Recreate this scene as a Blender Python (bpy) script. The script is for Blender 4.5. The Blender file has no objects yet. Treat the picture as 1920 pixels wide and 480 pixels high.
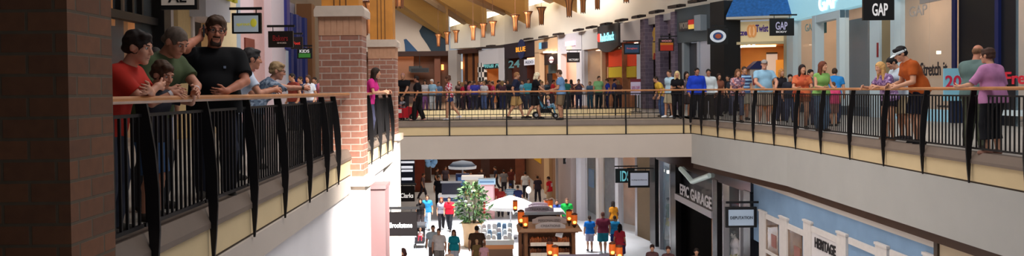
import bpy, bmesh, math, random
import numpy as np
from mathutils import Vector, Matrix
random.seed(7)
COL = bpy.context.scene.collection
SC = bpy.context.scene
# ------------------------------------------------------------------ camera
CAMZ = 1.07
FPX = 1600.0
PITCH, ROLL = math.radians(1.15), math.radians(0.57)
CX, CY = 920.3, 202.0
RCAM = (Matrix.Rotation(math.pi/2 - PITCH, 3, 'X') @ Matrix.Rotation(-ROLL, 3, 'Z'))
cam_data = bpy.data.cameras.new('camera')
cam = bpy.data.objects.new('camera', cam_data)
COL.objects.link(cam)
cam.matrix_world = Matrix.Translation((0, 0, CAMZ)) @ RCAM.to_4x4()
cam_data.sensor_width = 36.0
cam_data.sensor_fit = 'HORIZONTAL'
cam_data.lens = 36.0 * FPX / 1920
cam_data.shift_x = (960 - CX) / 1920
cam_data.shift_y = (CY - 240) / 1920
cam_data.clip_end = 400
SC.camera = cam

def ray(px, py):
    return RCAM @ Vector(((px - CX) / FPX, -(py - CY) / FPX, -1.0))

def P(px, py, d):
    """world point at distance d (along the mall) behind photo pixel px, py"""
    r = ray(px, py)
    return Vector((r.x / r.y * d, d, CAMZ + r.z / r.y * d))

def X_at(px, d, py=170):
    return P(px, py, d).x

def Z_at(px, py, d):
    return P(px, py, d).z

# ------------------------------------------------------------------ materials
def lin(c):
    out = []
    for v in c[:3]:
        v = v / 255.0
        out.append(v / 12.92 if v <= 0.04045 else ((v + 0.055) / 1.055) ** 2.4)
    return (*out, 1.0)

MATS = {}
def mat(c, rough=0.6, metal=0.0, emit=0.0, noise=0.0, scale=8.0, alpha=None, trans=0.0, spec=0.4):
    """plain procedural surface; c is an sRGB colour 0-255, noise a gentle value variation"""
    key = (tuple(c), rough, metal, emit, noise, scale, alpha, trans, spec)
    if key in MATS:
        return MATS[key]
    m = bpy.data.materials.new('surface')
    m.use_nodes = True
    nt = m.node_tree
    b = nt.nodes['Principled BSDF']
    col = lin(c)
    b.inputs['Base Color'].default_value = col
    b.inputs['Roughness'].default_value = rough
    b.inputs['Metallic'].default_value = metal
    b.inputs['Specular IOR Level'].default_value = spec
    if emit:
        b.inputs['Emission Color'].default_value = col
        b.inputs['Emission Strength'].default_value = emit
    if alpha is not None:
        b.inputs['Alpha'].default_value = alpha
    if trans:
        b.inputs['Transmission Weight'].default_value = trans
    if noise:
        tc = nt.nodes.new('ShaderNodeTexCoord')
        nz = nt.nodes.new('ShaderNodeTexNoise')
        nz.inputs['Scale'].default_value = scale
        nz.inputs['Detail'].default_value = 5
        mr = nt.nodes.new('ShaderNodeMapRange')
        mr.inputs['From Min'].default_value = 0.3
        mr.inputs['From Max'].default_value = 0.7
        mr.inputs['To Min'].default_value = 1 - noise
        mr.inputs['To Max'].default_value = 1 + noise
        mx = nt.nodes.new('ShaderNodeMix')
        mx.data_type = 'RGBA'
        mx.blend_type = 'MULTIPLY'
        mx.inputs['Factor'].default_value = 1.0
        mx.inputs['A'].default_value = col
        nt.links.new(tc.outputs['Object'], nz.inputs['Vector'])
        nt.links.new(nz.outputs['Fac'], mr.inputs['Value'])
        nt.links.new(mr.outputs['Result'], mx.inputs['B'])
        nt.links.new(mx.outputs['Result'], b.inputs['Base Color'])
    MATS[key] = m
    return m

def brick_mat(c1, c2, mortar, bw=0.3, bh=0.1, gap=0.012):
    m = bpy.data.materials.new('brickwork')
    m.use_nodes = True
    nt = m.node_tree
    b = nt.nodes['Principled BSDF']
    b.inputs['Roughness'].default_value = 0.85
    uv = nt.nodes.new('ShaderNodeUVMap')
    br = nt.nodes.new('ShaderNodeTexBrick')
    br.inputs['Color1'].default_value = lin(c1)
    br.inputs['Color2'].default_value = lin(c2)
    br.inputs['Mortar'].default_value = lin(mortar)
    br.inputs['Scale'].default_value = 1.0
    br.inputs['Mortar Size'].default_value = gap
    br.inputs['Mortar Smooth'].default_value = 0.3
    br.inputs['Brick Width'].default_value = bw
    br.inputs['Row Height'].default_value = bh
    nt.links.new(uv.outputs['UV'], br.inputs['Vector'])
    nz = nt.nodes.new('ShaderNodeTexNoise')
    nz.inputs['Scale'].default_value = 14
    nt.links.new(uv.outputs['UV'], nz.inputs['Vector'])
    mr = nt.nodes.new('ShaderNodeMapRange')
    mr.inputs['To Min'].default_value = 0.75
    mr.inputs['To Max'].default_value = 1.25
    nt.links.new(nz.outputs['Fac'], mr.inputs['Value'])
    mx = nt.nodes.new('ShaderNodeMix')
    mx.data_type = 'RGBA'
    mx.blend_type = 'MULTIPLY'
    mx.inputs['Factor'].default_value = 1.0
    nt.links.new(br.outputs['Color'], mx.inputs['A'])
    nt.links.new(mr.outputs['Result'], mx.inputs['B'])
    nt.links.new(mx.outputs['Result'], b.inputs['Base Color'])
    bp = nt.nodes.new('ShaderNodeBump')
    bp.inputs['Strength'].default_value = 0.5
    bp.inputs['Distance'].default_value = 0.01
    bp.invert = True
    nt.links.new(br.outputs['Fac'], bp.inputs['Height'])
    nt.links.new(bp.outputs['Normal'], b.inputs['Normal'])
    return m

def pattern_mat(kind, c1, c2, scale, rough=0.7):
    """checker / vertical or horizontal stripes on metric UVs"""
    m = bpy.data.materials.new('pattern')
    m.use_nodes = True
    nt = m.node_tree
    b = nt.nodes['Principled BSDF']
    b.inputs['Roughness'].default_value = rough
    uv = nt.nodes.new('ShaderNodeUVMap')
    if kind == 'checker':
        t = nt.nodes.new('ShaderNodeTexChecker')
        t.inputs['Color1'].default_value = lin(c1)
        t.inputs['Color2'].default_value = lin(c2)
        t.inputs['Scale'].default_value = scale
        nt.links.new(uv.outputs['UV'], t.inputs['Vector'])
        nt.links.new(t.outputs['Color'], b.inputs['Base Color'])
        return m
    sep = nt.nodes.new('ShaderNodeSeparateXYZ')
    src = uv.outputs['UV']
    if kind in ('hobj',):
        tc = nt.nodes.new('ShaderNodeTexCoord')
        src = tc.outputs['Object']
    nt.links.new(src, sep.inputs['Vector'])
    mul = nt.nodes.new('ShaderNodeMath')
    mul.operation = 'MULTIPLY'
    mul.inputs[1].default_value = scale
    nt.links.new(sep.outputs[{'v': 'X', 'h': 'Y', 'hobj': 'Z'}[kind]], mul.inputs[0])
    fr = nt.nodes.new('ShaderNodeMath')
    fr.operation = 'FRACT'
    nt.links.new(mul.outputs[0], fr.inputs[0])
    gt = nt.nodes.new('ShaderNodeMath')
    gt.operation = 'GREATER_THAN'
    gt.inputs[1].default_value = 0.5
    nt.links.new(fr.outputs[0], gt.inputs[0])
    mx = nt.nodes.new('ShaderNodeMix')
    mx.data_type = 'RGBA'
    mx.inputs['A'].default_value = lin(c1)
    mx.inputs['B'].default_value = lin(c2)
    nt.links.new(gt.outputs[0], mx.inputs['Factor'])
    nt.links.new(mx.outputs['Result'], b.inputs['Base Color'])
    return m

def plaid_mat(base, cols, scale=14):
    """irregular printed cloth: voronoi cells of several colours"""
    m = bpy.data.materials.new('printed_cloth')
    m.use_nodes = True
    nt = m.node_tree
    b = nt.nodes['Principled BSDF']
    b.inputs['Roughness'].default_value = 0.8
    tc = nt.nodes.new('ShaderNodeTexCoord')
    v = nt.nodes.new('ShaderNodeTexVoronoi')
    v.inputs['Scale'].default_value = scale
    nt.links.new(tc.outputs['Object'], v.inputs['Vector'])
    sp = nt.nodes.new('ShaderNodeSeparateColor')
    nt.links.new(v.outputs['Color'], sp.inputs['Color'])
    r = nt.nodes.new('ShaderNodeValToRGB')
    r.color_ramp.interpolation = 'CONSTANT'
    allc = [base] + list(cols)
    els = r.color_ramp.elements
    while len(els) < len(allc):
        els.new(0.5)
    for i, c in enumerate(allc):
        els[i].position = 0 if i == 0 else 0.4 + 0.6 * (i - 1) / max(1, len(cols))
        els[i].color = lin(c)
    nt.links.new(sp.outputs[0], r.inputs['Fac'])
    nt.links.new(r.outputs['Color'], b.inputs['Base Color'])
    return m

def glass_mat(tint=(200, 215, 220), alpha=0.18, rough=0.05):
    return mat(tint, rough=rough, alpha=alpha, spec=0.7)

# ------------------------------------------------------------------ mesh builder
class MB:
    def __init__(self):
        self.v, self.f, self.mi = [], [], []
    def add(self, vs, fs, mi=0):
        b = len(self.v)
        self.v += [tuple(p) for p in vs]
        self.f += [tuple(b + i for i in q) for q in fs]
        self.mi += [mi] * len(fs)
        return self
    def box(self, x0, x1, y0, y1, z0, z1, mi=0, mx=None):
        vs = [Vector((x, y, z)) for x in (x0, x1) for y in (y0, y1) for z in (z0, z1)]
        if mx is not None:
            vs = [mx @ p for p in vs]
        return self.add(vs, [(0, 1, 3, 2), (4, 6, 7, 5), (0, 4, 5, 1), (2, 3, 7, 6), (0, 2, 6, 4), (1, 5, 7, 3)], mi)
    def cyl(self, a, b, r0, r1=None, n=12, mi=0, caps=True):
        r1 = r0 if r1 is None else r1
        a, b = Vector(a), Vector(b)
        d = (b - a).normalized()
        u = d.orthogonal().normalized()
        w = d.cross(u)
        vs = []
        for p, r in ((a, r0), (b, r1)):
            for i in range(n):
                t = 2 * math.pi * i / n
                vs.append(p + u * (r * math.cos(t)) + w * (r * math.sin(t)))
        fs = [(i, (i + 1) % n, n + (i + 1) % n, n + i) for i in range(n)]
        if caps:
            fs += [tuple(range(n - 1, -1, -1)), tuple(range(n, 2 * n))]
        return self.add(vs, fs, mi)
    def lathe(self, prof, n=16, c=(0, 0, 0), mi=0):
        """prof: (radius, z) pairs from bottom to top"""
        c = Vector(c)
        vs = []
        for r, z in prof:
            for i in range(n):
                t = 2 * math.pi * i / n
                vs.append(c + Vector((r * math.cos(t), r * math.sin(t), z)))
        fs = []
        for j in range(len(prof) - 1):
            for i in range(n):
                a, b2 = j * n + i, j * n + (i + 1) % n
                fs.append((a, b2, b2 + n, a + n))
        fs.append(tuple(range(n - 1, -1, -1)))
        k = (len(prof) - 1) * n
        fs.append(tuple(range(k, k + n)))
        return self.add(vs, fs, mi)
    def prism(self, poly, axis, a, b, mi=0, mx=None):
        """2-D outline swept along an axis ('x': poly=(y,z), 'y': (x,z), 'z': (x,y))"""
        def pt(p, t):
            q = {'x': (t, p[0], p[1]), 'y': (p[0], t, p[1]), 'z': (p[0], p[1], t)}[axis]
            q = Vector(q)
            return mx @ q if mx is not None else q
        n = len(poly)
        vs = [pt(p, a) for p in poly] + [pt(p, b) for p in poly]
        fs = [(i, (i + 1) % n, n + (i + 1) % n, n + i) for i in range(n)]
        fs += [tuple(range(n - 1, -1, -1)), tuple(range(n, 2 * n))]
        return self.add(vs, fs, mi)
    def sweep(self, path, prof, mi=0):
        """closed profile (n, z) carried along a plan polyline, mitred; n is to the right of travel"""
        m = len(prof)
        vs = []
        for i, p in enumerate(path):
            p = Vector(p[:2])
            d0 = (p - Vector(path[i - 1][:2])).normalized() if i > 0 else None
            d1 = (Vector(path[i + 1][:2]) - p).normalized() if i < len(path) - 1 else None
            if d0 is None: d0 = d1
            if d1 is None: d1 = d0
            n0, n1 = Vector((d0.y, -d0.x)), Vector((d1.y, -d1.x))
            nn = (n0 + n1).normalized()
            s = 1 / max(0.4, nn.dot(n0))
            for n, z in prof:
                vs.append((p.x + nn.x * n * s, p.y + nn.y * n * s, z))
        fs = []
        for i in range(len(path) - 1):
            for j in range(m):
                a, b = i * m + j, i * m + (j + 1) % m
                fs.append((a, b, b + m, a + m))
        fs.append(tuple(range(m - 1, -1, -1)))
        k = (len(path) - 1) * m
        fs.append(tuple(range(k, k + m)))
        return self.add(vs, fs, mi)
    def ellipsoid(self, c, r, nu=14, nv=9, mi=0, mx=None):
        vs, fs = [], []
        for j in range(nv + 1):
            ph = math.pi * j / nv - math.pi / 2
            for i in range(nu):
                t = 2 * math.pi * i / nu
                p = Vector((c[0] + r[0] * math.cos(ph) * math.cos(t), c[1] + r[1] * math.cos(ph) * math.sin(t), c[2] + r[2] * math.sin(ph)))
                vs.append(mx @ p if mx is not None else p)
        for j in range(nv):
            for i in range(nu):
                a, b = j * nu + i, j * nu + (i + 1) % nu
                fs.append((a, b, b + nu, a + nu))
        return self.add(vs, fs, mi)
    def mesh(self, name, mats, smooth=False):
        me = bpy.data.meshes.new(name)
        me.from_pydata(self.v, [], self.f)
        bm = bmesh.new()
        bm.from_mesh(me)
        bmesh.ops.recalc_face_normals(bm, faces=bm.faces)
        bm.to_mesh(me)
        bm.free()
        if not isinstance(mats, (list, tuple)):
            mats = [mats]
        for m in mats:
            me.materials.append(m)
        if len(self.mi) == len(me.polygons):
            me.polygons.foreach_set('material_index', self.mi)
        uv = me.uv_layers.new(name='UVMap')
        vc = me.vertices
        for p in me.polygons:
            n = p.normal
            a = (abs(n.x), abs(n.y), abs(n.z))
            for li in p.loop_indices:
                co = vc[me.loops[li].vertex_index].co
                if a[2] > 0.75:
                    uv.data[li].uv = (co.x, co.y)
                else:
                    t = Vector((-n.y, n.x)).normalized() if (a[0] + a[1]) > 1e-6 else Vector((1, 0))
                    uv.data[li].uv = (co.x * t.x + co.y * t.y, co.z)
            p.use_smooth = smooth
        return me
    def build(self, name, mats, parent=None, smooth=False, loc=None, **props):
        o = bpy.data.objects.new(name, self.mesh(name, mats, smooth))
        COL.objects.link(o)
        if parent is not None:
            o.parent = parent
        if loc is not None:
            o.location = loc
        for k, val in props.items():
            o[k] = val
        return o

def thing(name, label, cat, loc=(0, 0, 0), rz=0.0, group=None):
    o = bpy.data.objects.new(name, None)
    COL.objects.link(o)
    o.empty_display_size = 0.2
    o.location = loc
    o.rotation_euler = (0, 0, rz)
    o['label'] = label
    o['category'] = cat
    if group:
        o['group'] = group
    return o

def tag(o, label, cat, group=None):
    o['label'] = label
    o['category'] = cat
    if group:
        o['group'] = group
    return o

def structure(o, label=None):
    o['kind'] = 'structure'
    if label:
        o['label'] = label
    return o

def dup(o, parent=None):
    c = o.copy()
    COL.objects.link(c)
    c.parent = parent
    for ch in list(o.children):
        dup(ch, c)
    return c

def text_mesh(body, size, depth=0.01, align='CENTER', bold=0.0, sx=1.0):
    """lettering as a mesh in the XZ plane facing -Y, centred on the origin"""
    cu = bpy.data.curves.new('lettering', 'FONT')
    cu.body = body
    cu.size = size
    cu.extrude = depth
    cu.offset = bold
    cu.align_x = align
    cu.align_y = 'CENTER'
    cu.resolution_u = 3
    ob = bpy.data.objects.new('lettering', cu)
    COL.objects.link(ob)
    dg = bpy.context.evaluated_depsgraph_get()
    me = bpy.data.meshes.new_from_object(ob.evaluated_get(dg))
    bpy.data.objects.remove(ob)
    me.transform(Matrix.Rotation(math.pi / 2, 4, 'X'))
    me.transform(Matrix.Diagonal((sx, 1, 1, 1)))
    return me

def lettering(body, w, h, m, parent, loc, rz=0.0, bold=0.0, depth=0.008, name='lettering'):
    """a word fitted to w x h metres, standing in front of its board"""
    me = text_mesh(body, 1.0, depth, bold=bold)
    xs = [v.co.x for v in me.vertices]
    zs = [v.co.z for v in me.vertices]
    cx, cz = (min(xs) + max(xs)) / 2, (min(zs) + max(zs)) / 2
    sx, sz = w / max(1e-6, max(xs) - min(xs)), h / max(1e-6, max(zs) - min(zs))
    me.transform(Matrix.Translation((-cx, 0, -cz)))
    me.transform(Matrix.Diagonal((sx, 1, sz, 1)))
    me.materials.clear()
    me.materials.append(m)
    o = bpy.data.objects.new(name, me)
    COL.objects.link(o)
    o.parent = parent
    o.location = loc
    o.rotation_euler = (0, 0, rz)
    return o
# ------------------------------------------------------------------ people
import openvdb
V3 = lambda *a: np.array(a, dtype=np.float64)
def RX(a): c, s = math.cos(a), math.sin(a); return np.array([[1, 0, 0], [0, c, -s], [0, s, c]])
def RY(a): c, s = math.cos(a), math.sin(a); return np.array([[c, 0, s], [0, 1, 0], [-s, 0, c]])
def RZ(a): c, s = math.cos(a), math.sin(a); return np.array([[c, -s, 0], [s, c, 0], [0, 0, 1]])
def unit(v):
    return v / max(1e-9, np.linalg.norm(v))

class Field:
    """a body described by blended tapered limbs and ellipsoids, meshed as one surface"""
    def __init__(self, h):
        self.h, self.p, self.lo, self.hi = h, [], V3(9, 9, 9), V3(-9, -9, -9)
    def _grow(self, lo, hi):
        self.lo, self.hi = np.minimum(self.lo, lo), np.maximum(self.hi, hi)
    def rc(self, a, b, ra, rb, k=0.03, flat=False):
        a, b = np.asarray(a, float), np.asarray(b, float)
        r = max(ra, rb)
        lo, hi = np.minimum(a, b) - r, np.maximum(a, b) + r
        self._grow(lo, hi)
        self.p.append(('rc', a, b, ra, rb, k, flat, lo, hi))
        return self
    def el(self, c, r, R=None, k=0.03, sub=False, minus=None):
        c = np.asarray(c, float)
        m = max(r)
        if not sub:
            self._grow(c - m, c + m)
        self.p.append(('el', c, np.asarray(r, float), R, k, sub, c - m, c + m))
        return self
    def mesh(self, name, cuts=(), wrinkle=0.0, wk=22.0):
        h = self.h
        lo = self.lo - 3 * h
        n = np.ceil((self.hi + 3 * h - lo) / h).astype(int) + 1
        ax = [(lo[i] + h * np.arange(n[i])).astype(np.float32) for i in range(3)]
        A = np.full(tuple(n), 0.2, np.float32)
        for q in self.p:
            k = q[4] if q[0] == 'el' else q[5]
            pad = k + 3 * h + 0.01
            l, u = q[-2] - pad, q[-1] + pad
            i0 = np.clip(np.floor((l - lo) / h).astype(int), 0, n - 1)
            i1 = np.clip(np.ceil((u - lo) / h).astype(int) + 1, 1, n)
            if (i1 <= i0).any():
                continue
            X = ax[0][i0[0]:i1[0], None, None]
            Y = ax[1][None, i0[1]:i1[1], None]
            Z = ax[2][None, None, i0[2]:i1[2]]
            sl = tuple(slice(i0[i], i1[i]) for i in range(3))
            if q[0] == 'rc':
                _, a, b, ra, rb, k, flat, _, _ = q
                ab = b - a
                L2 = max(1e-9, ab @ ab)
                t0 = ((X - a[0]) * ab[0] + (Y - a[1]) * ab[1] + (Z - a[2]) * ab[2]) / L2
                t = np.clip(t0, 0, 1)
                d = np.sqrt((X - a[0] - t * ab[0]) ** 2 + (Y - a[1] - t * ab[1]) ** 2 + (Z - a[2] - t * ab[2]) ** 2) - (ra + t * (rb - ra))
                if flat:
                    d = np.maximum(d, (t0 - 1) * math.sqrt(L2))
                sub = False
            else:
                _, c, r, R, k, sub, _, _ = q
                x, y, z = X - c[0], Y - c[1], Z - c[2]
                if R is not None:
                    x, y, z = (R[0, 0] * x + R[1, 0] * y + R[2, 0] * z, R[0, 1] * x + R[1, 1] * y + R[2, 1] * z, R[0, 2] * x + R[1, 2] * y + R[2, 2] * z)
                g = np.sqrt((x / r[0]) ** 2 + (y / r[1]) ** 2 + (z / r[2]) ** 2)
                g2 = np.sqrt((x / r[0] ** 2) ** 2 + (y / r[1] ** 2) ** 2 + (z / r[2] ** 2) ** 2) + 1e-6
                d = g * (g - 1) / g2
            B = A[sl]
            if sub:
                hh = np.maximum(k - np.abs(B + d), 0) / k
                A[sl] = np.maximum(B, -d) + hh * hh * k * 0.25
            else:
                hh = np.maximum(k - np.abs(B - d), 0) / k
                A[sl] = np.minimum(B, d) - hh * hh * k * 0.25
        X, Y, Z = ax[0][:, None, None], ax[1][None, :, None], ax[2][None, None, :]
        if wrinkle:
            A += wrinkle * (np.sin(wk * X + 2.1 * np.sin(9 * Z)) * np.sin(wk * 0.9 * Y + 1.3) + 0.8 * np.sin(wk * 1.1 * Z + 5 * X + 2 * np.sin(11 * Y)))
        for nn, c in cuts:
            A = np.maximum(A, (nn[0] * X + nn[1] * Y + nn[2] * Z - c).astype(np.float32))
        g = openvdb.FloatGrid(0.2)
        g.copyFromArray(np.ascontiguousarray(np.clip(A, -0.2, 0.2)))
        pts, quads = g.convertToQuads(0.0)
        pts = np.asarray(pts, float) * h + lo
        me = bpy.data.meshes.new(name)
        if len(pts) == 0:
            me.from_pydata([(0, 0, 0), (0, 0, 0.001), (0.001, 0, 0)], [], [(0, 1, 2)])
            return me
        nq = len(quads)
        me.vertices.add(len(pts))
        me.vertices.foreach_set('co', pts.astype(np.float32).ravel())
        me.loops.add(nq * 4)
        me.loops.foreach_set('vertex_index', np.asarray(quads)[:, ::-1].astype(np.int32).ravel())
        me.polygons.add(nq)
        me.polygons.foreach_set('loop_start', np.arange(0, nq * 4, 4, dtype=np.int32))
        me.polygons.foreach_set('use_smooth', np.ones(nq, dtype=bool))
        me.update(calc_edges=True)
        return me

def two_bone(a, t, l1, l2, pole):
    d = t - a
    L = np.linalg.norm(d)
    if L > (l1 + l2) * 0.995:
        d = d / L * (l1 + l2) * 0.995
        L = np.linalg.norm(d)
        t = a + d
    u = d / max(L, 1e-6)
    x = (l1 * l1 - l2 * l2 + L * L) / (2 * L)
    hgt = math.sqrt(max(0, l1 * l1 - x * x))
    p = unit(pole - u * (pole @ u))
    return a + u * x + p * hgt, t

GEO = {}
def person_geo(S, h, **k):
    """all meshes of one figure, metres for a 1.75 m adult; forward +Y, up +Z, right +X"""
    b, fem, belly, lean = k['b'], k['fem'], k['belly'], math.radians(k['lean'])
    far = h > 0.01
    pel = V3(k['hip'][0], k['hip'][1], 0.95 + k['hip'][2])
    RT = RZ(math.radians(k['twist'])) @ RX(-lean)
    RM = RZ(math.radians(k['twist']) * 0.5) @ RX(-lean * 0.55)
    def tp(x, y, z):
        z0 = z - 0.95
        if z0 <= 0.13:
            return pel + RM @ V3(x, y, z0)
        return pel + RM @ V3(0, 0, 0.13) + RT @ V3(x, y, z0 - 0.13)
    sw = (0.158 if fem else 0.183) * b
    hw = (0.098 if fem else 0.088) * b
    up = RT @ V3(0, 0, 1)
    sh = {s: tp(s * sw, 0, 1.385) for s in (-1, 1)}
    neck = tp(0, 0.0, 1.47)
    HR = RZ(math.radians(k['head'][0])) @ RX(-math.radians(k['head'][1])) @ RY(math.radians(k['head'][2]))
    hs = k['hs']
    hc = neck + RT @ V3(0, 0.015, 0.03) + HR @ V3(0, 0.025, 0.125 * hs)
    hp = lambda x, y, z: hc + HR @ (V3(x, y, z) * hs)
    arms, legs = {}, {}
    for s, nm in ((-1, 'lh'), (1, 'rh')):
        sp = k[nm] or {}
        pos = sp.get('p')
        t = (sh[s] + V3(s * 0.075, 0.05, -0.5)) if pos is None else V3(*pos) / S
        pole = V3(*sp.get('pole', (s * 0.5, -1, -0.4)))
        e, t = two_bone(sh[s], t, 0.285, 0.25, pole)
        dv = unit(V3(*sp['dv'])) if 'dv' in sp else unit(t - e)
        tv = V3(*sp.get('tv', (0, 1, 0.15)))
        tv = unit(tv - dv * (tv @ dv))
        pn = np.cross(tv, dv) if s > 0 else np.cross(dv, tv)
        arms[s] = (sh[s], e, t, dv, tv, pn, math.radians(sp.get('curl', 22)))
    for s, nm in ((-1, 'lf'), (1, 'rf')):
        sp = k[nm]
        hj = pel + V3(s * hw, 0, -0.03)
        t = V3(s * 0.105 * b, 0.0, 0.085) if sp is None else V3(sp[0], sp[1], 0.085 + sp[2]) / V3(S, S, 1)
        kn, t = two_bone(hj, t, 0.425, 0.42, V3(s * 0.12, 1, 0))
        fy = math.radians(-s * 10 + (sp[3] if sp is not None and len(sp) > 3 else 0))
        legs[s] = (hj, kn, t, RZ(fy) @ V3(0, 1, 0), sp[2] if sp is not None else 0)
    bt = 0.92 * (0.5 + 0.5 * b)
    def torso(F, o=0.0, lowz=0.93):
        F.rc(tp(-hw * 0.95, -0.01, lowz), tp(hw * 0.95, -0.01, lowz), 0.118 * bt + o, 0.118 * bt + o, 0.05)
        ww = (0.055 if fem else 0.072) * b
        F.rc(tp(-ww, 0, 1.09), tp(ww, 0, 1.09), (0.098 if fem else 0.108) * bt + o, (0.098 if fem else 0.108) * bt + o, 0.09)
        cw = (0.07 if fem else 0.092) * b
        F.rc(tp(-cw, 0.0, 1.27), tp(cw, 0.0, 1.27), 0.112 * bt + o, 0.112 * bt + o, 0.09)
        F.rc(tp(-sw * 0.68, -0.012, 1.365), tp(sw * 0.68, -0.012, 1.365), 0.07 + o, 0.07 + o, 0.08)
        for s in (-1, 1):
            F.rc(tp(s * 0.035, -0.012, 1.43), tp(s * sw * 0.92, -0.004, 1.385), 0.042 + o * 0.7, 0.05 + o * 0.8, 0.05)
        if belly:
            F.el(tp(0, 0.05 + 0.05 * belly, 1.09), (0.13 + 0.03 * belly + o, 0.09 + 0.05 * belly + o, 0.15 + o), RM, 0.08)
        if fem:
            for s in (-1, 1):
                F.el(tp(s * 0.058, 0.075, 1.275), (0.062 + o, 0.055 + o, 0.062 + o), RT, 0.09)
        else:
            F.rc(tp(-0.06 * b, 0.05, 1.32), tp(0.06 * b, 0.05, 1.32), 0.075 + o, 0.075 + o, 0.06)
    am = (0.82 if fem else 1.0) * (0.55 + 0.45 * b)
    def upper_arm(F, s, f, o, flat, kk=0.04):
        a, e = arms[s][0], arms[s][1]
        F.rc(a, a + (e - a) * min(1, f), 0.055 * am + o, (0.055 + (0.043 - 0.056) * min(1, f)) * am + o * (1.25 if flat else 1), kk, flat)
    out, calf = {}, {}
    # ---- body
    B = Field(h)
    torso(B)
    for s in (-1, 1):
        a, e, t, dv, tv, pn, cu = arms[s]
        upper_arm(B, s, 1.0, 0, False)
        B.rc(e, e + (t - e) * 0.35, 0.040 * am, 0.041 * am, 0.012)
        B.rc(e + (t - e) * 0.35, t, 0.041 * am, 0.028 * am, 0.012)
        j, kn, an, fd, lift = legs[s]
        lm = (1.04 if fem else 1.0) * (0.5 + 0.5 * b)
        B.rc(j, kn, 0.088 * lm, 0.056 * lm, 0.05)
        bk = unit(np.cross(np.cross(kn - an, fd), kn - an)) if abs(unit(kn - an) @ fd) < 0.98 else -fd
        cal = kn + (an - kn) * 0.3 - bk * 0.016 * (1 if bk @ fd > 0 else -1)
        calf[s] = (cal, cal + (an - cal) * 0.6, 0.055 * lm, 0.045 * lm)
        B.rc(kn, cal, 0.052 * lm, 0.055 * lm, 0.03)
        B.rc(cal, an, 0.055 * lm, 0.036, 0.03)
        B.rc(an + V3(0, 0, -0.03) - fd * 0.03, an + V3(0, 0, -0.05) + fd * 0.12, 0.034, 0.028, 0.02)
        # hand
        fr = 0.0088 if not far else 0.0115
        ws = 1.0 if not far else 1.25
        B.rc(t - dv * 0.01, t + dv * 0.075 + tv * 0.024 * ws, 0.024, 0.016, 0.02)
        B.rc(t - dv * 0.01, t + dv * 0.075 - tv * 0.024 * ws, 0.024, 0.015, 0.02)
        if not far or k['hands']:
            for i, (o_, ln) in enumerate(((0.034, 0.07), (0.0115, 0.079), (-0.0115, 0.073), (-0.034, 0.056))):
                p = t + dv * (0.083 - 0.004 * abs(i - 1)) + tv * o_ * ws
                d_, n_ = dv + tv * o_ * 1.6, pn
                d_ = unit(d_)
                for q, fl in enumerate((0.42, 0.32, 0.26)):
                    ca, sa = math.cos(cu), math.sin(cu)
                    d2 = d_ * ca + n_ * sa
                    n_ = n_ * ca - d_ * sa
                    d_ = d2
                    p2 = p + d_ * ln * fl
                    B.rc(p, p2, fr * (1 - 0.06 * q), fr * (0.94 - 0.06 * q), 0.004)
                    p = p2
            p = t + dv * 0.025 + tv * 0.028
            p2 = p + unit(dv * 0.8 + tv * 0.9 + pn * 0.3) * 0.042
            p3 = p2 + unit(dv + tv * 0.25 + pn * (0.3 + cu)) * 0.034
            B.rc(p, p2, 0.0145, 0.011, 0.012)
            B.rc(p2, p3, 0.0108, 0.0092, 0.004)
    B.rc(tp(0, -0.012, 1.43), hp(0, -0.02, -0.06), 0.062 * (0.86 if fem else 1.05) * (0.6 + 0.4 * b), 0.055 * (0.86 if fem else 1.03), 0.035)
    # head
    B.el(hp(0, -0.012, 0.028), V3(0.074, 0.094, 0.088) * hs, HR, 0.03)
    jw = k['jaw']
    B.el(hp(0, 0.026, -0.048), V3(0.057 * jw, 0.064, 0.068) * hs, HR, 0.03)
    B.rc(hp(-0.012 * jw, 0.066, -0.098), hp(0.012 * jw, 0.066, -0.098), 0.020 * hs, 0.020 * hs, 0.025)
    if jw > 1.08:
        B.el(hp(0, 0.03, -0.105), V3(0.05, 0.05, 0.03) * hs, HR, 0.03)
    for s in (-1, 1):
        B.rc(hp(s * 0.018, 0.080, 0.032), hp(s * 0.05, 0.066, 0.028), 0.012 * hs, 0.012 * hs, 0.015)
        B.el(hp(s * 0.036, 0.06, -0.022), V3(0.026, 0.026, 0.026) * hs, HR, 0.025)
        B.el(hp(s * 0.078, -0.008, -0.004), V3(0.011, 0.021, 0.032) * hs, HR @ RZ(s * 0.35), 0.008)
        if not far:
            B.el(hp(s * 0.032, 0.094, 0.010), V3(0.017, 0.014, 0.011) * hs, HR, 0.014, sub=True)
    B.rc(hp(0, 0.086, 0.014), hp(0, 0.108, -0.024), 0.010 * hs, 0.0135 * hs, 0.014)
    B.rc(hp(-0.010, 0.098, -0.028), hp(0.010, 0.098, -0.028), 0.010 * hs, 0.010 * hs, 0.01)
    if not far:
        B.rc(hp(-0.018, 0.082, -0.056), hp(0.018, 0.082, -0.056), 0.0085 * hs, 0.0085 * hs, 0.008)
        B.rc(hp(-0.015, 0.081, -0.069), hp(0.015, 0.081, -0.069), 0.009 * hs, 0.009 * hs, 0.008)
    if k['legcut']:
        pass
    out['body'] = B.mesh('person')
    wr = 0.0 if far else 0.0028
    # ---- top
    top = k['top']
    if top:
        slv, hem, loose = top
        T = Field(h)
        o = 0.012 + loose
        torso(T, o)
        if hem < 0.95:
            for s in (-1, 1):
                T.rc(tp(s * hw * 0.75, 0, 1.05), tp(s * (hw + 0.012), 0.0, hem - 0.1), 0.115 * bt + o, 0.122 * bt + o * 1.4, 0.05)
        for s in (-1, 1):
            if slv <= 0:
                continue
            upper_arm(T, s, min(slv, 1.0), 0.012 + loose * 0.8, slv <= 1.0)
            if slv > 1.0:
                a, e, t = arms[s][:3]
                T.rc(e, e + (t - e) * (slv - 1.0), 0.045 * am + 0.013, 0.034 * am + 0.012, 0.03, True)
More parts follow.
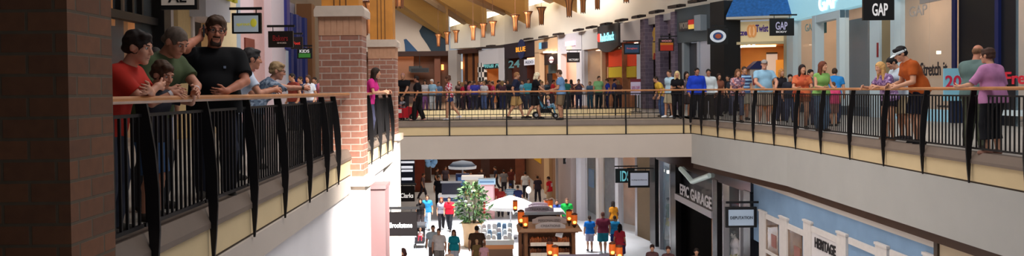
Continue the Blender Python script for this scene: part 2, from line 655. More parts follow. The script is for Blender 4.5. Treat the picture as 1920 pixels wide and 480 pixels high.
        if slv > 0.2:
            T.rc(tp(0, -0.008, 1.44), tp(0, -0.01, 1.49), 0.074 * (0.5 + 0.5 * b), 0.066, 0.03)
        tc = tp(0, 0, 1.485 if slv > 0.2 else 1.40)
        he = tp(0, 0, hem)
        cuts = [(up, up @ tc), (-(RM @ V3(0, 0, 1)), -((RM @ V3(0, 0, 1)) @ he))]
        if slv <= 0.2:
            for s in (-1, 1):
                T.rc(tp(s * 0.085, 0.055, 1.33), tp(s * 0.08, 0.0, 1.44), 0.035, 0.03, 0.02)
            cuts[0] = (up, up @ tp(0, 0, 1.46))
        out['top'] = T.mesh('shirt', cuts, wr)
    # ---- bottom
    bot = k['bot']
    if bot:
        kind, loose = bot
        Q = Field(h)
        o = 0.010
        Q.rc(pel + V3(-hw * 0.95, -0.01, -0.02), pel + V3(hw * 0.95, -0.01, -0.02), 0.118 * bt + o, 0.118 * bt + o, 0.05)
        ww = 0.066 * b
        Q.rc(tp(-ww, 0, 1.05), tp(ww, 0, 1.05), 0.107 * bt + o * 0.7, 0.107 * bt + o * 0.7, 0.09)
        lm = (1.04 if fem else 1.0) * (0.5 + 0.5 * b)
        for s in (-1, 1):
            j, kn, an, fd, lift = legs[s]
            if kind == 'trousers':
                Q.rc(j, kn, 0.093 * lm + o + loose * 0.5, 0.062 * lm + o + loose * 0.6, 0.05)
                Q.rc(kn, an + V3(0, 0, -0.035), 0.062 * lm + o + loose * 0.6, 0.050 + loose, 0.03, True)
                Q.rc(calf[s][0], calf[s][1], calf[s][2] + o + loose * 0.5, calf[s][3] + o + loose * 0.5, 0.05)
            elif kind == 'shorts':
                Q.rc(j, kn + (j - kn) * 0.05, 0.095 * lm + o + loose * 0.6, 0.066 * lm + o + loose * 1.5, 0.045, True)
            elif kind == 'short_shorts':
                Q.rc(j, j + (kn - j) * 0.42, 0.095 * lm + o, 0.084 * lm + o + loose, 0.045, True)
            elif kind == 'capri':
                Q.rc(j, kn, 0.093 * lm + o, 0.064 * lm + o, 0.05)
                Q.rc(kn, kn + (an - kn) * 0.6, 0.064 * lm + o, 0.058 * lm + o + loose, 0.03, True)
        if kind == 'skirt':
            mid = (legs[-1][1] + legs[1][1]) / 2
            Q.rc(pel + V3(-hw, 0, 0), mid + V3(-0.09, 0, 0), 0.12 + o, 0.13 + loose, 0.05, True)
            Q.rc(pel + V3(hw, 0, 0), mid + V3(0.09, 0, 0), 0.12 + o, 0.13 + loose, 0.05, True)
        cut = tp(0, 0, 1.08)
        out['bot'] = Q.mesh('trousers', [(up, up @ cut)], wr * 0.8)
    # ---- shoes
    if k['shoes']:
        for s in (-1, 1):
            j, kn, an, fd, lift = legs[s]
            W = Field(min(h, 0.012))
            W.rc(an + V3(0, 0, -0.045) - fd * 0.035, an + V3(0, 0, -0.052) + fd * 0.135, 0.042, 0.036, 0.02)
            W.rc(an + V3(0, 0, -0.02), an + V3(0, 0, -0.04) + fd * 0.05, 0.046, 0.04, 0.02)
            zmin = an[2] - 0.083
            out['shoe%d' % s] = W.mesh('shoe', [(V3(0, 0, -1), -zmin)])
    # ---- hair
    hh = min(h, 0.009)
    style = k['hair']
    R_ = Field(hh)
    HN = HR @ unit(V3(0, 0.66, -0.75))
    hu_ = HR @ V3(0, 0, 1)
    vol = {'short': 1.07, 'crop': 1.03, 'receding': 1.03, 'long': 1.1, 'bob': 1.14, 'bushy': 1.2, 'full': 1.09, 'tail': 1.06}.get(style, 1.07)
    R_.el(hp(0, -0.014, 0.026), V3(0.078, 0.099, 0.092) * vol * hs, HR, 0.02)
    R_.rc(hp(-0.035, -0.075, -0.02), hp(0.035, -0.075, -0.02), 0.034 * vol * hs, 0.034 * vol * hs, 0.03)
    if style == 'full':
        R_.el(hp(0, -0.04, 0.055), V3(0.080, 0.082, 0.078) * hs, HR, 0.03)
        R_.el(hp(0.012, 0.045, 0.092), V3(0.058, 0.045, 0.028) * hs, HR, 0.025)
    if style == 'bushy':
        for i in range(16):
            a_ = i * 2.4
            R_.el(hp(0.085 * math.cos(a_), -0.035 + 0.05 * math.sin(a_), 0.02 + 0.08 * math.sin(a_ * 1.7)), V3(0.05, 0.05, 0.05) * hs, None, 0.02)
    R_.el(hp(0, 0.098, -0.035), V3(0.066, 0.082, 0.098) * hs, HR, 0.01, sub=True)
    for s in (-1, 1):
        R_.el(hp(s * 0.085, 0.008, -0.022), V3(0.034, 0.030, 0.042) * hs, HR, 0.008, sub=True)
    cuts = [(-hu_, -(hu_ @ hp(0, 0, -0.058)))]
    if style in ('long', 'bob', 'tail'):
        LH = Field(hh)
        LH.el(hp(0, -0.016, 0.032), V3(0.081, 0.1, 0.093) * vol * hs, HR, 0.02)
        dn = {'long': -0.30, 'bob': -0.11, 'tail': -0.24}[style]
        dnv = V3(0, 0, 1)
        base = hp(0, -0.05, 0)
        tail_end = hp(0, -0.10, 0) + V3(0, 0, dn) + RT @ V3(0, -0.01, 0)
        if style == 'tail':
            LH.rc(hp(0, -0.105, 0.03), tail_end, 0.032, 0.018, 0.02)
        else:
            LH.rc(base, tail_end, 0.078, 0.06, 0.03)
            for s in (-1, 1):
                LH.rc(hp(s * 0.066, -0.02, 0.0), hp(s * 0.085, -0.025, -0.02) + V3(0, 0, dn * 0.85), 0.035, 0.03, 0.03)
        LH.el(hp(0, 0.085, -0.04), V3(0.062, 0.075, 0.10) * hs, HR, 0.012, sub=True)
        out['hair'] = LH.mesh('hair', [], 0.0 if far else 0.002, 60)
    elif style != 'bald':
        out['hair'] = R_.mesh('hair', cuts, 0.0 if far else (0.0035 if style == 'full' else 0.0015), 85)
    if style == 'receding' or style == 'bald':
        R2 = Field(hh)
        R2.el(hp(0, -0.016, 0.012), V3(0.081, 0.101, 0.075) * hs, HR, 0.02)
        for s in (-1, 1):
            R2.el(hp(s * 0.085, 0.008, -0.022), V3(0.034, 0.030, 0.042) * hs, HR, 0.008, sub=True)
        n2 = HR @ unit(V3(0, 0.25, 1))
        out['hair'] = R2.mesh('hair', [(HN, HN @ hc - 0.012), (n2, n2 @ hp(0, 0, 0.045))])
    out['frame'] = dict(hc=hc, HR=HR, hs=hs, arms=arms, legs=legs, tp=tp, pel=pel, RT=RT)
    # ---- hat
    if k['hat']:
        C = Field(hh)
        C.el(hp(0, -0.01, 0.04), V3(0.088, 0.108, 0.092) * hs, HR, 0.02)
        hu = HR @ V3(0, 0, 1)
        if k['hat'] == 'cap':
            m1 = C.mesh('cap', [(-hu, -(hu @ hp(0, 0, 0.045)))])
            K = Field(hh)
            K.el(hp(0, 0.115, 0.047), V3(0.062, 0.068, 0.009) * hs, HR @ RX(-0.2), 0.01)
            out['hat'], out['brim'] = m1, K.mesh('brim')
        else:
            C = Field(hh)
            C.el(hp(0, -0.01, 0.035), V3(0.095, 0.114, 0.105) * hs, HR, 0.02)
            K = Field(hh)
            out['hat'] = C.mesh('visor_band', [(-hu, -(hu @ hp(0, 0, 0.02))), (hu, hu @ hp(0, 0, 0.062))])
            K.el(hp(0, 0.115, 0.027), V3(0.066, 0.07, 0.009) * hs, HR @ RX(-0.2), 0.01)
            out['brim'] = K.mesh('brim')
    return out

DEF = dict(b=1.0, fem=False, belly=0.0, lean=3, twist=0, hip=(0, 0, 0), head=(0, 4, 0), hs=1.0, jaw=1.0, lh=None, rh=None, lf=None, rf=None,
           top=(0.62, 0.88, 0.008), bot=('trousers', 0.012), shoes=True, hair='short', hat=None, hands=True, legcut=0)
SKIN = (196, 142, 112)
def put(o, m):
    for sl in o.material_slots:
        sl.link = 'OBJECT'
        sl.material = m
    return o

def child(me, name, m, root):
    if not me.materials:
        me.materials.append(None)
    o = bpy.data.objects.new(name, me)
    COL.objects.link(o)
    o.parent = root
    o.material_slots[0].link = 'OBJECT'
    o.material_slots[0].material = m if not isinstance(m, tuple) else cloth(m)
    return o

def cloth(c):
    return mat(c, rough=0.85, noise=0.10, scale=9.0, spec=0.2)

def person(label, loc, face, H=1.75, h=0.015, shirt=(120, 120, 130), pants=(50, 52, 60), shoe=(60, 55, 50), hairc=(52, 36, 26), skin=SKIN, cat='person',
           group=None, hatc=(220, 220, 220), names=None, near=False, **kw):
    """face: heading in degrees, 0 looks down the mall (+Y), 180 looks at the camera, 90 looks left (-X)"""
    k = dict(DEF)
    k.update(kw)
    S = H / 1.75
    key = repr((round(S, 3) if any(k[q] for q in ('lh', 'rh', 'lf', 'rf')) else 0, h, sorted(k.items(), key=lambda q: q[0])))
    if key not in GEO:
        GEO[key] = person_geo(S, h, **k)
    g = GEO[key]
    names = names or {}
    body = child(g['body'], 'person', mat(skin, rough=0.55, noise=0.06, scale=5, spec=0.35), None)
    body.location = loc
    body.rotation_euler = (0, 0, math.radians(face))
    body.scale = (S, S, S)
    tag(body, label, cat, group)
    bn = {'trousers': 'trousers', 'shorts': 'shorts', 'short_shorts': 'shorts', 'capri': 'cropped_trousers', 'skirt': 'skirt'}
    if 'top' in g:
        child(g['top'], names.get('top', 'shirt'), shirt, body)
    if 'bot' in g:
        child(g['bot'], bn[k['bot'][0]], pants, body)
    for s in (-1, 1):
        if 'shoe%d' % s in g:
            child(g['shoe%d' % s], 'shoe', shoe, body)
    if 'hair' in g:
        child(g['hair'], 'hair', mat(hairc, rough=0.7, noise=0.3, scale=30, spec=0.25), body)
    if 'hat' in g:
        hat_ = child(g['hat'], 'cap' if k['hat'] == 'cap' else 'visor_band', hatc, body)
        child(g['brim'], 'cap_brim' if k['hat'] == 'cap' else 'visor_brim', hatc, hat_)
    fr = g['frame']
    hc, HR, hs = fr['hc'], fr['HR'], fr['hs']
    hp = lambda x, y, z: Vector(hc + HR @ (V3(x, y, z) * hs))
    if near:
        M4 = Matrix(HR.tolist()).to_4x4()
        for s in (-1, 1):
            e = MB()
            e.ellipsoid((0, 0, 0), (0.0125 * hs, 0.0125 * hs, 0.0105 * hs), 12, 8, 0)
            eo = e.build('eye', mat((196, 186, 176), 0.3), body, True)
            ir = MB()
            ir.ellipsoid((0, 0.0085 * hs, 0), (0.0075 * hs, 0.005 * hs, 0.0075 * hs), 10, 6)
            ir.build('iris', mat((36, 26, 20), 0.25), eo, True)
            eo.matrix_local = Matrix.Translation(hp(s * 0.032, 0.0745, 0.009)) @ M4
            br = MB()
            br.cyl((-0.019 * hs, 0, -0.003 * hs), (0.019 * hs, 0, 0.001 * hs), 0.0042 * hs, 0.0042 * hs, 8)
            bo = br.build('eyebrow', mat(tuple(int(c * 0.8) for c in hairc), 0.8), body, True)
            bo.matrix_local = Matrix.Translation(hp(s * 0.034, 0.0845, 0.034)) @ M4 @ Matrix.Rotation(-s * 0.35, 4, 'Z')
        mo = MB()
        mo.ellipsoid((0, 0, 0.0), (0.025 * hs, 0.008 * hs, 0.0045 * hs), 12, 6)
        m_ = mo.build('lips', mat((138, 72, 62), 0.5), body, True)
        m_.matrix_local = Matrix.Translation(hp(0, 0.0855, -0.0625)) @ M4
    body['_f'] = 0
    del body['_f']
    return body, fr
# ------------------------------------------------------------------ plan of the place
ZL = -6.0                       # lower floor
LX = -2.6                       # edge of the balcony on the shadowed side
RPATH = [(7.6, -3.0), (7.6, 12.0), (7.62, 21.8), (7.39, 23.8), (7.1, 26.4), (6.83, 28.9)]
BY = 28.9                       # near edge of the bridge
BY2 = 35.0                      # far edge of the bridge
FY = 45.5                       # far edge of the second opening
cream = mat((205, 180, 138), 0.8, noise=0.04, scale=2)
greywall = mat((186, 172, 160), 0.85, noise=0.03, scale=1.5)
sillm = mat((112, 96, 84), 0.6, noise=0.08, scale=3)
darkline = mat((74, 60, 48), 0.7)
brownbeam = mat((66, 38, 16), 0.6, noise=0.1, scale=3)
steel = mat((19, 16, 17), 0.45, spec=0.3)
wood = mat((182, 122, 76), 0.3, noise=0.14, scale=5)
tilefloor = mat((168, 160, 150), 0.35, noise=0.06, scale=1.2)
lowfloor = mat((208, 212, 220), 0.45, noise=0.05, scale=0.8)
carpet = mat((150, 132, 112), 0.7, noise=0.1, scale=2)
white = mat((226, 222, 215), 0.7, noise=0.02)
black = mat((14, 13, 15), 0.5)
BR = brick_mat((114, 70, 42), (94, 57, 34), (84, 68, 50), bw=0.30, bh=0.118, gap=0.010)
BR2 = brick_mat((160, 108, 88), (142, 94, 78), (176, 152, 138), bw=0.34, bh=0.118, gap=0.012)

def slab(name, poly, z0, z1, m, label=None):
    b = MB()
    b.prism(poly, 'z', z0, z1)
    return structure(b.build(name, m), label)

# floors -----------------------------------------------------------
slab('floor_lower', [(-9, -4), (16, -4), (16, 95), (-9, 95)], ZL - 0.3, ZL, lowfloor, 'pale tiled floor of the lower mall level')
slab('floor_left', [(-9.5, -4), (LX - 0.1, -4), (LX - 0.1, 23), (-3.6, 23), (-3.6, 28.95), (-9.5, 28.95)], -0.42, 0.0, tilefloor, 'upper walkway floor on the shadowed side')
slab('floor_right', [(7.7, -4), (16, -4), (16, 46), (7.5, 46), (6.95, 29), (7.2, 26.4), (7.49, 23.8), (7.72, 21.8)], -0.42, 0.0, tilefloor, 'upper walkway floor in front of the bright shops')
slab('floor_bridge', [(-9.5, BY + 0.1), (7.6, BY + 0.1), (7.6, BY2), (-9.5, BY2)], -0.42, 0.0, carpet, 'floor of the bridge across the mall')
slab('floor_far', [(-22, FY), (16, FY), (16, 92), (-22, 92)], -0.40, 0.0, mat((112, 88, 70), 0.6, noise=0.1, scale=1), 'far upper concourse floor')
slab('floor_side', [(-22, BY2), (-3.9, BY2), (-3.9, FY), (-22, FY)], -0.40, 0.0, tilefloor, 'upper floor beside the second opening')
slab('ceiling_lower', [(-9, 46.2), (16, 46.2), (16, 92), (-9, 92)], -1.3, -1.2, mat((120, 100, 84), 0.8), 'soffit under the far concourse')

# balcony edges -----------------------------------------------------
def edge(name, path, zbot, label, beam=True):
    """sill, cream panel, thin dark line and plain grey wall below an open edge; n is out over the drop"""
    b = MB()
    b.sweep(path, [(-0.14, -0.02), (-0.14, 0.03), (0.0, 0.03), (0.06, -0.10), (0.06, -0.15), (-0.14, -0.15)], 0)
    b.sweep(path, [(-0.14, -0.15), (0.03, -0.15), (0.03, -0.43), (-0.14, -0.43)], 1)
    b.sweep(path, [(-0.14, -0.43), (0.015, -0.43), (0.015, -0.46), (-0.14, -0.46)], 2)
    b.sweep(path, [(-0.14, -0.46), (0.05, -0.46), (0.05, zbot), (-0.14, zbot)], 3)
    if beam:
        b.sweep(path, [(-0.30, zbot), (-0.02, zbot), (-0.02, zbot - 0.17), (-0.30, zbot - 0.17)], 4)
    return structure(b.build(name, [sillm, cream, darkline, greywall if name != 'trim_1' else mat((172, 168, 161), 0.85, noise=0.03, scale=1.5), brownbeam]), label)
RP_REV = RPATH[::-1]
# travel direction chosen so that "right of travel" points over the drop
edge('trim_1', RP_REV, -1.45, 'balcony edge under the railing before the bright shops')
edge('trim_2', [(-4.2, BY), (6.83, BY)], -1.24, 'front edge of the bridge', beam=False)
edge('trim_3', [(LX, -3), (LX, 22.95)], -0.75, 'balcony edge under the shadowed railing', beam=False)
b = MB()
b.box(-4.2, 7.0, BY + 0.14, BY2, -1.24, -0.42)
structure(b.build('ceiling_bridge', mat((150, 132, 112), 0.8)), 'underside of the bridge')
b = MB()
b.sweep([(-3.9, FY), (8.0, FY)], [(-0.14, 0.03), (0.03, 0.03), (0.03, -0.42), (-0.14, -0.42)], 0)
b.sweep([(-3.9, FY), (8.0, FY)], [(-0.14, -0.42), (0.0, -0.42), (0.0, -1.25), (-0.14, -1.25)], 1)
structure(b.build('trim_4', [mat((222, 198, 150), 0.8), greywall]), 'cream edge of the far side of the second opening')

# lower wall on the shadowed side
b = MB()
b.box(LX - 0.35, LX - 0.02, -3, 20.6, ZL, -0.75, 0)
structure(b.build('wall_left_lower', mat((226, 220, 220), 0.85, noise=0.03, scale=1.5)), 'plain pale wall under the shadowed balcony')

# ---------------------------------------------------------------- railings
def arc_pts(path):
    L = [0]
    for i in range(1, len(path)):
        L.append(L[-1] + (Vector(path[i]) - Vector(path[i - 1])).length)
    return L
def along(path, s):
    L = arc_pts(path)
    for i in range(1, len(path)):
        if s <= L[i] or i == len(path) - 1:
            t = (s - L[i - 1]) / (L[i] - L[i - 1])
            a, b_ = Vector(path[i - 1]), Vector(path[i])
            d = (b_ - a).normalized()
            return a + (b_ - a) * t, d
def railing(label, path, posts, fins=True, dens=0.105, bar=0.0095, top=1.055, group=None, ends=True):
    """path: plan polyline, right of travel is the drop; posts: arc positions"""
    c0, _ = along(path, posts[0])
    r = thing('railing', label, 'railing', (c0.x, c0.y, 0))
    off = Matrix.Translation((-c0.x, -c0.y, 0))
    def fin(b, s):
        p, d = along(path, s)
        n = Vector((d.y, -d.x))
        mx = off @ Matrix(((d.x, n.x, 0, p.x), (d.y, n.y, 0, p.y), (0, 0, 1, 0), (0, 0, 0, 1)))
        if fins:
            inner = [(-0.045, 1.005), (-0.02, 0.75), (0.01, 0.45), (0.035, 0.15), (0.05, -0.15), (0.066, -0.46)]
            outer = [(0.084, -0.46), (0.105, -0.25), (0.125, 0.05), (0.122, 0.35), (0.098, 0.65), (0.06, 0.9), (0.04, 1.005)]
            b.prism(inner + outer, 'x', -0.014, 0.014, 0, mx)
        else:
            b.box(-0.022, 0.022, -0.03, 0.075, -0.45, 1.005, 0, mx)
    rail = MB()
    hw, t = 0.042, top
    rail.sweep(path, [(-hw + 0.02, t - 0.055), (hw + 0.0, t - 0.055), (hw + 0.02, t - 0.035), (hw + 0.02, t - 0.015), (hw, t), (-hw + 0.02, t), (-hw, t - 0.015), (-hw, t - 0.035)])
    me = rail
    me.v = [tuple(off @ Vector(v)) for v in me.v]
    rail.build('handrail', wood, r)
    for s in posts:
        b = MB()
        fin(b, s)
        b.build('post', steel, r)
    for i in range(len(posts) - 1):
        g = MB()
        s0, s1 = posts[i] + 0.02, posts[i + 1] - 0.02
        p0, d = along(path, s0)
        p1, _ = along(path, s1)
        d = (p1 - p0)
        L = d.length
        d.normalize()
        n = Vector((d.y, -d.x))
        mx = off @ Matrix(((d.x, n.x, 0, p0.x), (d.y, n.y, 0, p0.y), (0, 0, 1, 0), (0, 0, 0, 1)))
        g.box(0, L, -0.012, 0.012, 0.90, 0.925, 0, mx)
        g.box(0, L, -0.012, 0.012, 0.075, 0.105, 0, mx)
        nb = max(2, int(L / dens))
        for j in range(nb):
            x = L * (j + 0.5) / nb
            g.box(x - bar, x + bar, -bar, bar, 0.105, 0.90, 0, mx)
        g.build('baluster_grille', steel, r)
    return r
# the bowed fins of the long balcony
rp = [(x, y) for x, y in RP_REV]
Lr = arc_pts(rp)[-1]
def s_of(px, path, d_guess):
    return d_guess
# arc positions of fins from their photo columns (constant X stretch and the splayed end)
fin_px = [1299, 1319, 1350, 1382, 1417, 1456, 1497, 1545, 1600, 1664, 1738, 1826]
posts = []
for px in fin_px:
    r_ = ray(px, 200)
    k_ = r_.x / r_.y
    best = min((abs(along(rp, Lr * q / 3000)[0].x - k_ * along(rp, Lr * q / 3000)[0].y), Lr * q / 3000) for q in range(3001))
    posts.append(best[1])
d_ = posts[-1] - posts[-2]
posts += [posts[-1] + d_ * (i + 1) for i in range(3)]
railing('bowed black steel railing with wooden handrail in front of the bright shops', rp, posts)
# bridge
bp = [(-4.2, BY), (6.83, BY)]
bpx = [843, 950, 1063, 1173, 1281]
bposts = [0.05] + [X_at(px, BY, 230) + 4.2 for px in bpx]
railing('straight railing with wooden handrail along the near edge of the bridge', bp, bposts, fins=False, dens=0.2, bar=0.008)
railing('straight railing along the far edge of the bridge, behind the walkers', [(7.4, BY2 - 0.1), (-3.9, BY2 - 0.1)], [0.05, 2.3, 4.6, 6.9, 9.2, 11.2], fins=False, dens=0.25, bar=0.008)
railing('railing at the far side of the second opening, before the distant crowd', [(-3.9, FY + 0.15), (8.0, FY + 0.15)], [0.05, 2.0, 4.0, 6.0, 8.0, 10.0, 11.8], fins=False, dens=0.3, bar=0.010)
# shadowed side, cut by the brick pillars
lp1 = [(LX, 4.9), (LX, 15.4)]
lposts = [0.15] + [2.6 * 1600 / (920 - px) - 4.9 for px in (265, 380, 460, 520, 568, 602, 624)]
lposts[-1] = min(lposts[-1], 10.35)
railing('bowed black steel railing with wooden handrail beside the leaning people', lp1, lposts, dens=0.10)
rl = bpy.data.objects['railing.003']
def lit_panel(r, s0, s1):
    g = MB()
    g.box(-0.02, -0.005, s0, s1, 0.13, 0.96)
    o = g.build('glowing_blue_panel', mat((96, 190, 220), 0.4, emit=0.35), r)  # brightness of this bay is put into the panel as a blue glow
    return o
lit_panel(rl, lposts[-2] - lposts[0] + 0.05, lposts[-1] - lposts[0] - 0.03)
lp2 = [(LX, 16.3), (LX, 22.0)]
railing('short bowed railing between the two far brick pillars', lp2, [0.3, 1.7, 3.1, 4.5, 5.6], dens=0.12)

# ---------------------------------------------------------------- brick pillars
def pillar(name, x0, x1, y0, y1, zb, zcap, m, ochre, label, soldier=0.34):
    r = bpy.data.objects.new(name, None)
    COL.objects.link(r)
    r.location = (0, 0, 0)
    structure(r, label)
    s = MB()
    s.box(x0, x1, y0, y1, zb, zcap - soldier)
    s.build('brick_shaft', m, r)
    if zcap < 4:
        s = MB()
        n = 7
        w = (x1 - x0) / n
        for i in range(n):
            s.box(x0 + i * w + 0.006, x0 + (i + 1) * w - 0.006, y0 - 0.008, y1 + 0.008, zcap - soldier, zcap)
        s.box(x0 + 0.004, x1 - 0.004, y0, y1, zcap - soldier, zcap)
        s.box(x0 - 0.008, x1 + 0.008, y0 + 0.01, y1 - 0.01, zcap - soldier, zcap)
        s.build('soldier_brick_course', mat((186, 138, 108), 0.85, noise=0.08), r)
        c = MB()
        e = 0.07
        c.prism([(x0 - e, zcap), (x0 - e, zcap + 0.12), (x0 - e + 0.04, zcap + 0.19), (x1 + e - 0.04, zcap + 0.19), (x1 + e, zcap + 0.12), (x1 + e, zcap)], 'y', y0 - e, y1 + e)
        c.build('stone_cap', mat((196, 176, 160), 0.8, noise=0.05), r)
        t = MB()
        a = 0.05
        t.box(x0 + a, x1 - a, y0 + a, y1 - a, zcap + 0.19, 7.5)
        for xx in (0.34, 0.5, 0.66):
            xm = x0 + a + (x1 - x0 - 2 * a) * xx
            t.box(xm - 0.008, xm + 0.008, y0 + a - 0.012, y0 + a, zcap + 0.19, 7.5, 1)
        for zz in (3.9, 4.15, 5.4):
            t.box(x0 + a - 0.01, x1 - a + 0.01, y0 + a - 0.012, y1 - a, zz, zz + 0.02, 1)
        t.build('timber_shaft', [mat((196, 128, 52), 0.55, noise=0.12, scale=4), mat((92, 56, 24), 0.7)], r)
        p = MB()
        p.box(x0 - 0.10, x1 + 0.12, y0 - 0.12, y1 + 0.08, zb - 0.16, zb)
        p.build('stone_base', mat((226, 200, 176), 0.8, noise=0.05), r)
        q = MB()
        q.box(x0 - 0.02, x1 + 0.04, y0 - 0.04, y1, ZL, zb - 0.16)
        q.build('rendered_plinth', mat((214, 204, 192), 0.8, noise=0.03), r)
    return r
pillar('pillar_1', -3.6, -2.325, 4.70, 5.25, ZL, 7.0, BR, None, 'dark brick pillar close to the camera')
x1 = X_at(679, 15.5, 170)
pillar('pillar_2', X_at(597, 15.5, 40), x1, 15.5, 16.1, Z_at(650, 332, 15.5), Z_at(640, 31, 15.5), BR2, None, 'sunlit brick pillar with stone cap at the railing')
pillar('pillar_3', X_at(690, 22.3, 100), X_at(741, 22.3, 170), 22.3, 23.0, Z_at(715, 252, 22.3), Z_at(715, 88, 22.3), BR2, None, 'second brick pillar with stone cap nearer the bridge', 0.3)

# ---------------------------------------------------------------- upper walls
# plan points of the shop fronts, from photo column and distance
def plan(px, d):
    return (X_at(px, d, 150), d)
SA, SB, SC_, SD, SE, SF, SG, SH, SI = [plan(*q) for q in ((842, 79), (897, 77), (942, 73), (1003, 66), (1046, 61), (1092, 57.5), (1164, 51), (1264, 44), (1357, 40))]
SJ = plan(1476, 38.9)
SK = (13.6, 17.0)
SJ = (13.6, 13.6 / (ray(1476, 150).x / ray(1476, 150).y))
front_path = [(-24, 79.5), SA, SB, SC_, SD, SE, SF, SG, SH, SI]
ztop = 5.0
wallcream = mat((216, 208, 196), 0.85, noise=0.03, scale=0.6)
b = MB()
inset = 0.6
b.sweep([SA, SB, SC_, SD, SE, SF, SG, SH, SI], [(-3.0, ztop), (-0.25, ztop), (-0.25, 8.3), (-3.0, 8.3)])
structure(b.build('wall_right_upper', wallcream), 'tall cream wall above the far shop fronts')
b = MB()
b.prism([SI, SJ, (13.6, 10), (17.5, 10), (17.5, 44), (11.5, 44)], 'z', 5.3, 8.5)
structure(b.build('wall_right', wallcream), 'cream wall above the bright shops')

slab('shade_ceiling_left', [(-9.5, -4), (-3.5, -4), (-3.5, 24), (-9.5, 24)], 6.2, 6.4, mat((150, 140, 130), 0.8))  # unseen slab added to keep ambient light off the shadowed walkway
b = MB()
b.box(-9.5, 1.0, -4.3, -4.0, ZL, 8)
structure(b.build('shade_wall_back', mat((90, 80, 74), 0.8)))  # unseen dark wall behind the camera, added to cut ambient light
b = MB()
b.box(-9.8, -9.5, -4, 60, ZL, 8)
structure(b.build('wall_left_outer', mat((120, 108, 98), 0.8)))
# ------------------------------------------------------------------ shop fronts
class Face:
    """a shop front standing on the plan line p0 -> p1 (in photo order), measured off the photo"""
    def __init__(s, p0, p1):
        s.p0, s.p1 = Vector(p0), Vector(p1)
        s.t = (s.p1 - s.p0).normalized()
        n = Vector((-s.t.y, s.t.x))
        mid = (s.p0 + s.p1) / 2
        if n.dot(Vector((1.5, 0)) - mid) < 0:
            n = -n
        s.n = n
    def u(s, px, off=0.0):
        r = ray(px, 170)
        q = s.p0 + s.n * off
        # q + u t parallel to (r.x, r.y)
        return (q.y * r.x - q.x * r.y) / (s.t.x * r.y - s.t.y * r.x)
    def d(s, px, off=0.0):
        return (s.p0 + s.n * off + s.t * s.u(px, off)).y
    def z(s, px, py, off=0.0):
        return Z_at(px, py, s.d(px, off))
    def mx(s):
        return Matrix(((s.t.x, s.n.x, 0, s.p0.x), (s.t.y, s.n.y, 0, s.p0.y), (0, 0, 1, 0), (0, 0, 0, 1)))

class Shop:
    def __init__(s, face, name, label, cat='shop front', zf=0.0):
        s.f = face
        s.r = thing(name, label, cat, (face.p0.x, face.p0.y, zf), math.atan2(face.t.y, face.t.x))
        s.inv = s.r.matrix_basis.inverted() @ face.mx()
        s.zf = zf
        s.flip = s.inv.to_3x3() @ Vector((0, 1, 0))
        s.ny = -1 if s.flip.y < 0 else 1
    # local frame: x along the front, y * ny outwards, z up from the shop's floor
    def zloc(s, px, y, off=0.0):
        return s.f.z(px, y, off) - s.zf
    def raw(s, part, u0, u1, z0, z1, n0, n1, m, parent=None, smooth=False):
        b = MB()
        a, c = sorted((n0 * s.ny, n1 * s.ny))
        b.box(min(u0, u1), max(u0, u1), a, c, min(z0, z1), max(z0, z1))
        return b.build(part, m, parent or s.r)
    def px(s, part, x0, y0, x1, y1, n0, n1, m, parent=None):
        """box whose front covers photo rectangle; y0/y1 read at its middle; None = floor"""
        xm = (x0 + x1) / 2
        of = n1
        z1 = s.zloc(xm, y0, of)
        z0 = 0.0 if y1 is None else s.zloc(xm, y1, of)
        return s.raw(part, s.f.u(x0, of), s.f.u(x1, of), z0, z1, n0, n1, m, parent)
    def text(s, body, x0, y0, x1, y1, m, off, bold=0.0, parent=None, name='lettering'):
        xm = (x0 + x1) / 2
        u0, u1 = s.f.u(x0, off), s.f.u(x1, off)
        z0, z1 = s.zloc(xm, y1, off), s.zloc(xm, y0, off)
        return lettering(body, abs(u1 - u0), abs(z1 - z0), m, parent or s.r, ((u0 + u1) / 2, s.ny * off, (z0 + z1) / 2), 0 if s.ny < 0 else math.pi, bold, name=name)
    def room(s, x0, y0, x1, depth, wallm, lit=4.0, lc=(255, 240, 220), floor_m=None):
        """what is seen inside: back wall, side walls, ceiling, plus an added light panel"""
        xm = (x0 + x1) / 2
        u0, u1 = s.f.u(x0), s.f.u(x1)
        z1 = s.zloc(xm, y0)
        s.raw('inner_back_wall', u0, u1, 0, z1, -depth - 0.1, -depth, wallm)
        s.raw('inner_side_wall', u0 - 0.05, u0, 0, z1, -depth, -0.1, wallm)
        s.raw('inner_side_wall', u1, u1 + 0.05, 0, z1, -depth, -0.1, wallm)
        s.raw('inner_ceiling', u0, u1, z1, z1 + 0.08, -depth, -0.1, wallm)
        if floor_m:
            s.raw('inner_floor', u0, u1, 0.0, 0.02, -depth, 0, floor_m)
        if lit:
            uu = (u0 + u1) / 2
            w = abs(u1 - u0) * 0.35
            s.raw('added_light_panel', uu - w, uu + w, z1 - 0.06, z1 - 0.02, -depth * 0.75, -depth * 0.3, mat(lc, emit=lit))  # glowing panel added to light the interior
GL = glass_mat((200, 210, 215), 0.10)
GLB = glass_mat((150, 180, 195), 0.22)
def logo_disc(parent, loc, r, m, rz=0.0, sx=1.0, name='emblem', thick=0.02):
    b = MB()
    b.cyl((0, 0, 0), (0, -thick, 0), r, r, 24)
    o = b.build(name, m, parent)
    o.location = loc
    o.scale = (sx, 1, 1)
    o.rotation_euler = (0, 0, rz)
    return o

